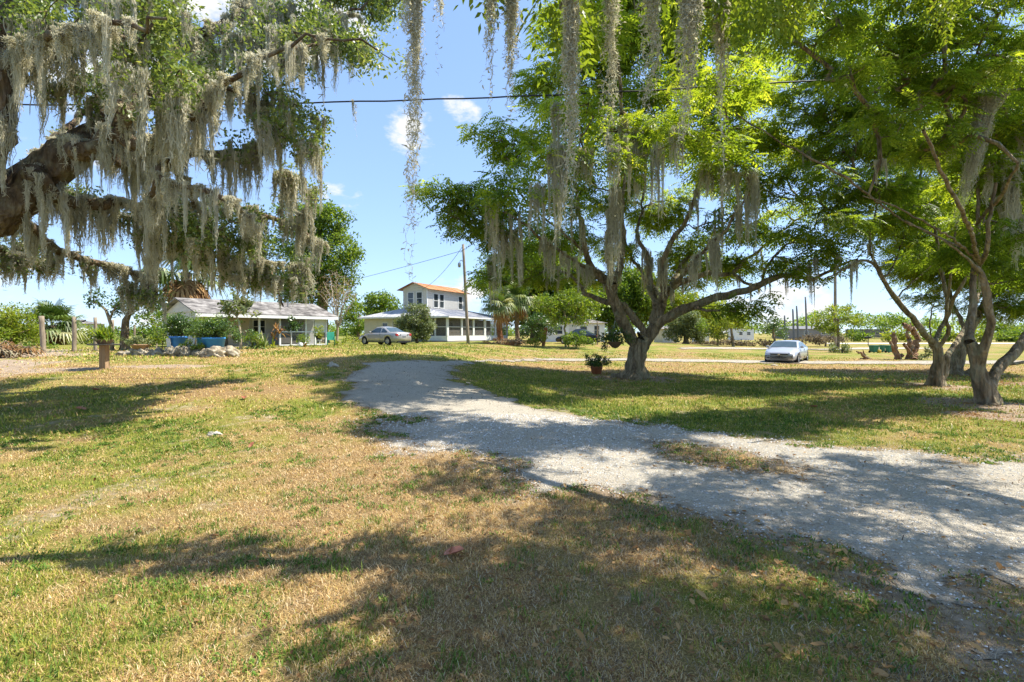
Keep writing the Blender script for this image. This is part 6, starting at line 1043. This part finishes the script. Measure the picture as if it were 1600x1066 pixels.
pot_on('blue_tub', 'lighter sky blue tub in front with bushy green shrub, nearest the lawn', (T2[0], T2[1], T2[2] + .26), .43, .35, .50, 'tub_cyan', tub_plant(92, .72, .6, 'leaf_dark'), g, 'tub')
pot_on('blue_tub', 'half hidden pale blue tub just behind the sky blue front tub', (T3[0], T3[1], T3[2] + .24), .32, .27, .5, 'tub_cyan', tub_plant(93, .5, .6, 'leaf_far'), g, 'tub')
def rock(name, label, p, s, seed, group=None, m='rock'):
    bm = __import__('bmesh').new(); __import__('bmesh').ops.create_icosphere(bm, subdivisions=4, radius=1); r = np.random.default_rng(seed); V = np.array([v.co[:] for v in bm.verts]); o = r.random(3) * 50
    f = 1 + .6 * (vn3(V * 1.3 + o, 1.3, seed) - .5) + .5 * (vn3(V * 3 + o, 1.5, seed + 1) - .5) + .25 * (vn3(V * 8 + o, 1.2, seed + 2) - .5)
    for v, k in zip(bm.verts, f): v.co = Vector((v.co.x * s[0], v.co.y * s[1], max(v.co.z, -.6) * s[2])) * k
    me = bpy.data.meshes.new(name); bm.to_mesh(me); bm.free(); me.polygons.foreach_set('use_smooth', np.ones(len(me.polygons), bool)); q = link(name, me, M[m]); q.location = [float(v) for v in p]; q.rotation_euler = (0, 0, r.uniform(-.4, .4)); return tag(q, label, 'rock', group)
g = 'pitted limestone rocks edging the planting bed'
for i, (px, D, s, label) in enumerate(((219, 21.4, (.33, .3, .24), 'pitted rock under the clay bowl planter, leftmost of the edging'), (244, 21.0, (.30, .26, .20), 'small pitted rock left of the labelled blue tub'), (272, 20.6, (.36, .3, .25), 'pitted pale rock below the labelled blue tub'), (291, 20.5, (.28, .3, .24), 'dark holed rock between the two front blue tubs'),
                                         (312, 20.4, (.28, .28, .21), 'brownish rock left under the sky blue tub'), (333, 19.9, (.40, .3, .24), 'large rock in front of the sky blue tub'), (356, 20.2, (.36, .3, .26), 'whitish rock at the right end of the edging'), (197, 21.8, (.34, .2, .12), 'flat grey rock sliver at the far left of the edging'))):
    p = gp(px, D); s = (s[0] * 1.1, s[1], s[2] * 1.2); rock('edging_rock', label, (p[0], p[1], p[2] + s[2] * .25), s, 200 + i, g)
for px, py, s, label in ((335, 680, (.13, .1, .05), 'pale flat stone in the lawn at the edge of the tree shadow'), (521, 573, (.24, .15, .11), 'whitish rock on the grass left of the far end of the drive'), (1210, 572, (.30, .14, .07), 'white broken stone on the grass in front of the sedan')):
    q = onG(px, py); rock('lawn_stone', label, (q[0], q[1], q[2] + s[2] * .05), (s[0] * .8, s[1] * .8, s[2] * 1.1), int(px), None, 'pale_stone')
q = gp(219.5, 21.4); 
def bowl_plant(o): r = np.random.default_rng(5); cs = [(r.normal(0, .26), r.normal(0, .2), .26 + abs(r.normal(.1, .12))) for _ in range(26)]; leafball('foliage', o, cs, 40, .14, (.05, .10), 'leaf_grey', 96)
pot_on('bowl_planter', 'shallow clay bowl of succulents on the leftmost edging rock', (q[0], q[1], q[2] + .24), .36, .22, .22, 'clay', bowl_plant)
q = onG(163, 577); o = thing('plant_stand', 'square wooden post stand with tray carrying a fern bowl', 'plant stand', q); p = MB(); p.box(-.10, .10, -.09, .09, -.2, .74); p.build('post', M['wood_new'], o, bevel=.01); t_ = MB(); t_.lathe([(0, .742), (.42, .742), (.44, .775), (0, .775)], 24); t_.build('tray', M['slate'], o)
def fern(o): straps('foliage', None, 0, 0, [(.14 * math.cos(a), .14 * math.sin(a), .1) for a in np.arange(0, 6.28, .7)] + [(0, 0, .12)], 34, .58, .035, 'leaf_far', 97, parent=o, droop=.9)
pot_on('fern_bowl', 'brown bowl with spreading fern on top of the wooden post stand', (q[0], q[1], q[2] + .776), .24, .16, .14, 'clay', fern)
def jade(o):
    r = np.random.default_rng(8); cs = [(r.normal(0, .24), r.normal(0, .2), .38 + abs(r.normal(.12, .13))) for _ in range(38)] + [(-.42, 0, .72), (-.38, .05, .6), (-.45, 0, .82), (.42, 0, .42), (.40, 0, .52)]; stems(o, cs[:24] + cs[-5:], .30, .03); leafball('foliage', o, cs, 30, .12, (.06, .10), 'leaf_dark', 98, .9, .7)
q = onG(932, 584.5); pot_on('jade_planter', 'terracotta pot with dark jade plant standing left of the big forked trunk', q, .27, .20, .34, 'terracotta', jade)
def basket():
    D = 19.6; c = P(961, 539, D); o = thing('hanging_basket', 'coir basket of trailing plants hung left of the big forked trunk', 'hanging basket', c); b = MB(); b.lathe([(0, -.14), (.12, -.10), (.30, .10), (.32, .12), (.28, .12), (0, .10)], 20); b.build('basket', M['basket'], o, True)
    z = P(958, 470, D)[2] - c[2]; w = MB()
    for a in (0, 2.1, 4.2): w.tube([(.31 * math.cos(a), .31 * math.sin(a), .12), (0, 0, .95)], .006, 4)
    w.tube([(0, 0, .95), (-.04, .3, z + .04)], .006, 4); w.build('chain', M['galv'], o); r = np.random.default_rng(3); cs = [(r.normal(0, .2), r.normal(0, .18), .15 + abs(r.normal(.1, .2))) for _ in range(30)] + [(-.30, 0, .05), (-.42, 0, -.05), (-.45, 0, .1), (-.38, 0, -.15), (.2, -.1, .5)]; leafball('foliage', o, cs, 34, .16, (.06, .13), 'leaf_dark', 99)
basket()
# plants and things at the bungalow porch
q = gp(474, 34.5); pot_on('planter_pot', 'red pot with a leafy plant at the foot of the porch screen', q, .2, .14, .26, 'red_paint', lambda o: leafball('foliage', o, [(.25 * math.cos(a), .2 * math.sin(a), .5 + .25 * math.sin(3 * a)) for a in np.arange(0, 6.2, .4)], 30, .22, (.07, .14), 'leaf_far', 101))
q = gp(498, 35.5); o = thing('pot_stand', 'white three legged plant stand by the right porch corner', 'plant stand', q); [MB().tube([(x, y, -.05), (x * .7, y * .7, .42)], .02, 6).build('leg', M['white_paint'], o) for x, y in ((-.18, 0), (.12, .15), (.12, -.15))]; t_ = MB(); t_.lathe([(0, .42), (.2, .42), (.2, .46), (0, .46)], 16); t_.build('top', M['white_paint'], o)
pot_on('planter_pot', 'black pot with a bushy plant raised on the white stand', (q[0], q[1], q[2] + .46), .22, .16, .3, 'black', lambda o: leafball('foliage', o, [(.2 * math.cos(a), .2 * math.sin(a), .55 + .3 * math.sin(2 * a)) for a in np.arange(0, 6.2, .35)], 30, .2, (.07, .14), 'leaf_yellow', 102))
q = gp(455, 35.8); bgtree('rubber_plant', 'tall dark plant rising before the porch screen', 455, 34.6, [(455, 525, .03), (455, 510, .025)], [(455, 503, 7, 7), (452, 512, 6, 6), (460, 508, 5, 6)], 'leaf_dark', (.10, .2), 22, 12, 103, 'plant', rad=.22)
q = gp(470, 33.8); o = thing('watering_can', 'small white watering can on the grass before the porch', 'watering can', q); b = MB(); b.lathe([(0, 0), (.13, 0), (.12, .26), (.06, .28), (0, .28)], 16); b.build('body', M['white_paint'], o, True); b = MB(); b.tube([(.1, 0, .08), (.25, 0, .22), (.33, 0, .34)], [.03, .02, .03], 8); b.build('spout', M['white_paint'], o, True); b = MB(); b.tube([(-.11, 0, .08), (-.22, 0, .2), (-.1, 0, .33), (.02, 0, .29)], .014, 6); b.build('handle', M['white_paint'], o, True)
q = gp(517, 37.5); o = thing('garden_chair', 'teal plastic garden chair beside the right end of the bungalow', 'chair', q, .4); b = MB(); b.box(-.27, .27, -.27, .27, .40, .45); b.build('seat', M['teal_plastic'], o, bevel=.02); b = MB(); b.slab([(-.27, .25, .45), (.27, .25, .45), (.24, .38, 1.0), (-.24, .38, 1.0)], .03); b.build('backrest', M['teal_plastic'], o, bevel=.01)
for x in (-.24, .24):
    for y in (-.24, .24): MB().tube([(x * 1.1, y * 1.1, 0), (x, y, .41)], .025, 6).build('leg', M['teal_plastic'], o)
    b = MB(); b.tube([(x * 1.1, -.26, .4), (x * 1.15, -.26, .64), (x * 1.1, .28, .66)], .025, 6); b.build('armrest', M['teal_plastic'], o)
straps('agave_clump', 'low spiky clump on the ground right of the teal chair', 528, 37.5, [(-.2, 0, 0), (.3, .1, 0), (0, -.2, 0)], 24, .55, .07, 'leaf_yellow', 104)
bgtree('hedge_bush', 'low yellow green bush between the teal chair and the coupe', 552, 46, [(552, 538, .03), (552, 532, .02)], [(548, 530, 12, 5), (562, 532, 8, 4)], 'leaf_yellow', (.08, .16), 40, 4, 105, 'bush', rad=.3)
bgtree('broad_tree', 'light green tree filling the gap between bungalow and coupe', 560, 70, [(560, 528, .25), (560, 510, .2), (562, 490, .1)], [(552, 505, 16, 12), (570, 510, 14, 9), (545, 490, 14, 14), (560, 520, 20, 6)], 'leaf_far', (.2, .36), 34, .7, 106, rad=.7)
# palms
def fanleaf(r, base, az, el, pet, R, nseg=22, seg_w=.07, droop=.5):
    d = np.array([math.cos(az) * math.cos(el), math.sin(az) * math.cos(el), math.sin(el)]); s = np.array([-math.sin(az), math.cos(az), 0]); up = np.cross(s, d) * -1; hub = base + d * pet - np.array([0, 0, .12 * pet * math.cos(el)]); VV = []
    w = s * .02; VV += [base - w, base + w, hub + w, hub - w]
    for k in range(nseg):
        a = (k / (nseg - 1) - .5) * 4.3; v = d * math.cos(a) + s * math.sin(a); v = v / np.linalg.norm(v); t = np.cross(v, up); t /= np.linalg.norm(t) + 1e-9; L = R * (1 - .12 * abs(a)) * r.uniform(.85, 1.05); m = hub + v * L * .6 + up * .06; e = hub + v * L - np.array([0, 0, droop * L * r.uniform(.5, 1.1)]); q = t * seg_w * .5
        VV += [hub - q * .3, hub + q * .3, m + q, m - q, m - q, m + q, e + q * .1, e - q * .1]
    return VV
def palm(label, px, D, yc, R, nl, seed, bark='bark_palm', tr=.2, dead=12, group=None, name='sabal_palm'):
    r = np.random.default_rng(seed); b = np.array(gp(px, D)); zc_ = EYE + (HZ - yc) / F * D - b[2]; o = thing(name, label, 'palm', b, 0, group); mb = MB(); k = 14
    mb.tube([(.05 * math.sin(i * .7), .03 * math.cos(i), -.2 + (zc_ + .2) * i / k) for i in range(k + 1)], [tr * (1.25 if i == 0 else 1) * (1.0 + .10 * (i % 2)) for i in range(k + 1)], 12); mb.build('trunk', M[bark], o, True)
    c = np.array([0, 0, zc_]); V = []; T = []
    for i in range(nl):
        el = r.uniform(-.35, 1.4); v = fanleaf(r, c + [0, 0, r.uniform(-.1, .2)], r.random() * 6.283, el, R * r.uniform(.35, .6), R * r.uniform(.5, .68), 20, R * .05, .35 + .3 * (el < .3)); V += v; T += [float(np.clip(.45 + .3 * r.normal() - .15 * el, 0, 1))] * len(v)
    link('crown', npmesh('crown', np.array(V), np.arange(len(V)).reshape(-1, 4), None, {'tint': np.array(T)}), M['leaf_palm'], o)
    if dead:
        V = []; T = []
        for i in range(dead): v = fanleaf(r, c - [0, 0, .1], r.random() * 6.283, r.uniform(-1.35, -.8), R * .35, R * .55, 16, R * .05, .5); V += v; T += [r.random()] * len(v)
        link('dead_fronds', npmesh('dead_fronds', np.array(V), np.arange(len(V)).reshape(-1, 4), None, {'tint': np.array(T)}), M['leaf_dead'], o)
palm('orange trunked cabbage palm before the porch, left of a greyer palm', 781, 47, 478, 2.0, 34, 111, 'bark_orange', .27, 6); palm('grey trunked cabbage palm right of the orange trunked one', 808, 50, 470, 2.0, 34, 112, 'bark_palm', .22, 8)
palm('tall cabbage palm with brown skirt of dead fronds behind the bungalow roof', 290, 42, 425, 3.6, 30, 113, 'bark_palm', .34, 26); palm('short bushy far palm behind the leaning fence post', 82, 40, 508, 2.3, 44, 114, 'bark_palm', .2, 6)
def dead_pile(name, label, px, D, w, n, seed, cat):
    r = np.random.default_rng(seed); b = np.array(gp(px, D)); o = thing(name, label, cat, b); mb = MB()
    for i in range(n): x, y = r.normal(0, w * .45), r.normal(0, .35); a = r.random() * 6.28; L = r.uniform(.4, 1.1); h = r.uniform(0, .55) * max(0, 1 - abs(x) / w / 1.1); mb.tube([(x, y, h), (x + L * .5 * math.cos(a), y + L * .5 * math.sin(a), h + r.uniform(0, .3)), (x + L * math.cos(a), y + L * math.sin(a), max(0, h - .1))], [.035, .028, .012], 5)
    mb.build('branches', M['bark'], o, True); V = []; T = []
    for i in range(int(n * .5)): v = fanleaf(r, np.array([r.normal(0, w * .5), r.normal(0, .3), r.uniform(.05, .4)]), r.random() * 6.28, r.uniform(-.3, .5), .4, .6, 12, .05, .5); V += v; T += [r.random() * .5] * len(v)
    link('fronds', npmesh('fronds', np.array(V), np.arange(len(V)).reshape(-1, 4), None, {'tint': np.array(T)}), M['leaf_dead'], o)
dead_pile('brush_pile', 'grey heap of fallen fronds and branches round the palm trunks', 796, 46, 2.2, 70, 121, 'brush pile'); dead_pile('brush_pile', 'dark heap of branches on bare earth at the left picture edge', 5, 19.5, .9, 40, 122, 'brush pile')
bgtree('shrub_border', 'dense leafy shrub in front of the dark car', 900, 44, [(900, 538, .06), (900, 530, .04)], [(890, 528, 14, 7), (910, 526, 14, 8), (900, 535, 20, 5), (920, 533, 8, 7)], 'leaf_far', (.08, .18), 46, 3.5, 123, 'bush', rad=.35)
bgtree('shrub_border', 'low leafy plants right of the grey trunked palm', 835, 46, [(835, 540, .04), (835, 535, .03)], [(828, 535, 8, 5), (842, 534, 8, 6), (850, 528, 5, 9)], 'leaf_yellow', (.08, .18), 40, 4, 124, 'bush', rad=.3)
bgtree('dense_thicket', 'dark vine covered thicket behind the palms', 850, 55, [(845, 525, .1), (842, 505, .08)], [(838, 505, 18, 18), (825, 515, 14, 14), (850, 520, 12, 10), (862, 505, 12, 16)], 'leaf_dark', (.12, .24), 40, 1.2, 125, 'bush', rad=.55)
rough_post(gp(848, 47), 1.7, .22, (.3, 0), 'tree_stump', 'leaning broken reddish stump right of the palms', None, 'bark_orange')
rough_post(gp(933.5, 50), 2.3, .09, (0, 0), 'yard_post', 'dark slim post before the white cottage window', None)
# stump sculpture of driftwood and bins on the right
def driftwood():
    D = 34; b = np.array(gp(1430, D)); t = Tree(b, 131); Z = lambda L: pl(zc(L, 1320, 480, 9.69), D)
    Z_ = Z; Z = lambda L: [(x, y, z, r * .74) for x, y, z, r in Z_(L)]
    t.limb(Z([(1010, 800, .34), (1005, 720, .28), (990, 620, .24), (965, 500, .20), (945, 430, .14), (925, 380, .08)]), attach=False, step=.12, wig=.05)
    t.limb(Z([(1020, 790, .30), (1050, 680, .25, .2), (1085, 560, .22, .3), (1085, 440, .22, .3), (1040, 360, .22, .2), (960, 310, .21), (905, 270, .20), (890, 255, .12)]), attach=False, step=.12, wig=.06)
    t.limb(Z([(1010, 720, .15), (960, 640, .14, -.2), (905, 560, .12, -.3)]), step=.12); t.limb(Z([(1090, 520, .14), (1125, 590, .08, .3)]), step=.12); t.limb(Z([(1060, 370, .12), (1000, 300, .07, .1), (985, 230, .05)]), step=.12); t.limb(Z([(1085, 470, .12), (1060, 330, .10, -.1), (1045, 300, .05)]), step=.12)
    o = thing('driftwood_stump', 'tall twisted orange dead stump with a hooked top right of the green bins', 'stump', b); t.wood('trunk', M['dead_wood'], o)
    b = np.array(gp(1400, D - .3)); t = Tree(b, 132); t.limb(Z([(830, 810, .30), (790, 760, .24), (765, 640, .22), (745, 520, .20), (735, 430, .17), (728, 385, .12)]), attach=False, step=.12, wig=.04); t.limb(Z([(765, 690, .14), (725, 620, .13, -.2), (695, 520, .09, -.2)]), step=.12); t.limb(Z([(820, 770, .14), (860, 720, .11, .2), (900, 740, .08, .2)]), step=.12)
    o = thing('driftwood_stump', 'shorter straight dead stump standing immediately left of the hooked one', 'stump', b); t.wood('trunk', M['dead_wood'], o)
    b = np.array(gp(1360, D - .6)); t = Tree(b, 133); t.limb(Z([(720, 800, .07), (600, 805, .09), (480, 808, .10), (380, 795, .14), (300, 740, .13), (220, 685, .08), (185, 672, .05)]), attach=False, step=.12, wig=.03); t.limb(Z([(320, 750, .10), (285, 690, .06), (278, 645, .03)]), step=.12); t.limb(Z([(330, 780, .10), (240, 790, .05), (200, 800, .03)]), step=.12)
    o = thing('fallen_log', 'long reddish dead log lying left of the standing stumps', 'log', b); t.wood('trunk', M['dead_wood'], o)
    bgtree('vine_clump', 'small leafy clump growing at the right foot of the hooked stump', 1440, 33.8, [(1440, 560, .03), (1440, 553, .02)], [(1440, 555, 8, 5), (1432, 558, 6, 3), (1446, 548, 4, 5)], 'leaf_grey', (.06, .12), 40, 8, 134, 'plant', rad=.2)
driftwood()
g = 'green wheeled bins near the road'
for px, D, w, label in ((1365.5, 45, .56, 'widest green bin, leftmost of the bins beside the stumps'), (1378.6, 46.5, .34, 'smaller dark teal bin in the middle with a yellow lid beside it'), (1389, 45.5, .42, 'green bin half hidden behind the shorter stump')):
    q = gp(px, D); o = thing('wheeled_bin', label, 'bin', q, .15, g); b = MB(); s = w / 2; h = .62
    b.add([(-s * .8, -s * .8, .06), (s * .8, -s * .8, .06), (s * .8, s * .8, .06), (-s * .8, s * .8, .06), (-s, -s, h), (s, -s, h), (s, s, h), (-s, s, h)], [(3, 2, 1, 0), (4, 5, 6, 7), (0, 1, 5, 4), (1, 2, 6, 5), (2, 3, 7, 6), (3, 0, 4, 7)]); b.build('body', M['green_plastic'], o, bevel=.02); l = MB(); l.box(-s - .03, s + .03, -s - .04, s + .03, h + .002, h + .05); l.build('lid', M['green_plastic'], o, bevel=.015)
    for x in (-s * .8, s * .8): t_ = MB(); t_.lathe([(0, -.03), (.1, -.03), (.1, .03), (0, .03)], 14); wo = t_.build('wheel', M['tyre'], o); wo.location = (x, s * .8, .1); wo.rotation_euler = (0, math.pi / 2, 0)
q = gp(1373.5, 44.8); b = MB(); b.lathe([(0, 0), (.15, 0), (.17, .24), (.14, .27), (0, .27)], 16); o = b.build('yellow_bucket', M['yellow'], None, True); o.location = [float(v) for v in q]; tag(o, 'small yellow bucket on the grass between the green bins', 'bucket')
# far trees as one wood on the skyline, and roadside hedge
def far_wood():
    r = np.random.default_rng(140); C_ = []
    for ang in np.arange(-60, 62, .8):
        a = math.radians(ang + r.normal(0, .3)); D = r.uniform(185, 240)
        for k in range(7): C_.append((D * math.sin(a) + r.normal(0, 3), D * math.cos(a) + r.normal(0, 3), r.uniform(.5, 1) * (1.5 + 8.5 * vnoise(np.array([ang * .22]), np.array([3.]), 5)[0] ** 1.5)))
    C_ = np.array(C_); V, Q, T = leaves(r, C_, 70, 2.4, (.45, .95), .6, .8, .3 + .4 * r.random(len(C_))); tag(link('far_wood', npmesh('far_wood', V, Q, None, {'tint': T}), M['leaf_far']), 'line of distant trees closing the view all round', 'trees', kind='stuff')
far_wood()
for i, (px, D, w, h, label) in enumerate(((1335, 105, 20, 6, 'roadside bush left of the warehouse'), (1400, 100, 26, 5, 'low bright roadside bush right of the warehouse'), (1460, 104, 26, 6, 'roadside bush seen between the hooked stump and the grey trunks'), (1520, 100, 28, 7, 'roadside bush seen between the right hand trunks'), (1580, 102, 30, 8, 'roadside bush at the right picture edge'))):
    bgtree('roadside_bush', label, px, D, [(px, 530, .2), (px, 526, .15)], [(px - w * .4, 527, w * .6, h * .7), (px + w * .4, 526, w * .6, h * .8), (px, 523, w * .5, h * .7)], 'leaf_yellow' if i % 2 else 'leaf_far', (.25, .5), 40, .4, 150 + i, 'bush', 'bushes along the far road', rad=.9)
# fallen red leaves
g = 'fallen red leaves on the lawn'
def round_leaf(l, w, az, pit, seed):
    """broad leathery leaf, cupped, on a short stalk"""
    r = np.random.default_rng(seed + 50); n = 14; a = np.arange(n) * 2 * math.pi / n; k = 1 + .10 * r.normal(0, 1, n); R = [(.0, .0)]; V = [(0, 0, 0)]
    for f in (.5, 1): V += [(l * .5 * f * math.cos(t) * q, w * .5 * f * math.sin(t) * q, l * .16 * f * f * (abs(math.sin(t)) + .5 * max(0, math.cos(t)))) for t, q in zip(a, k)]
    V = np.array(V); Q = [(1 + i, 1 + n + i, 1 + n + (i + 1) % n, 1 + (i + 1) % n) for i in range(n)] + [(0, 1 + 2 * j, 1 + (2 * j + 1) % n, 1 + (2 * j + 2) % n) for j in range(n // 2)]
    c, s = math.cos(pit), math.sin(pit); V = np.stack([V[:, 0] * c - V[:, 2] * s, V[:, 1], V[:, 0] * s + V[:, 2] * c], 1); c, s = math.cos(az), math.sin(az)
    return np.stack([V[:, 0] * c - V[:, 1] * s, V[:, 0] * s + V[:, 1] * c, V[:, 2]], 1), np.array(Q)
for i, (px, py, l, w, label) in enumerate(((710, 874, .16, .105, 'largest flat rusty red leaf in the middle of the foreground'), (393, 702, .16, .06, 'curled orange red leaf standing up on the sunny straw lawn'), (381, 625, .19, .10, 'bright red leaf lying in the oak shadow'), (125, 643, .22, .12, 'pale pinkish dead leaf on the left lawn in the sun'), (150, 612, .2, .1, 'faded red leaf near the left edge of the oak shadow'), (1272, 639, .24, .10, 'reddish leaf on the shaded grass right of the shade tree'))):
    q = onG(px, py); V, Q = round_leaf(l, w, .3 + i * .9, .10 if i != 1 else .8, i)
    o = link('fallen_leaf', npmesh('fallen_leaf', V, Q, None, {'tint': np.full(len(V), (.75, .4, .2, .9, .6, .4, .8, .7)[i])}), M['leaf_red']); o.location = (q[0], q[1], q[2] + .04); tag(o, label, 'leaf', g); md = o.modifiers.new('thick', 'SOLIDIFY'); md.thickness = .003
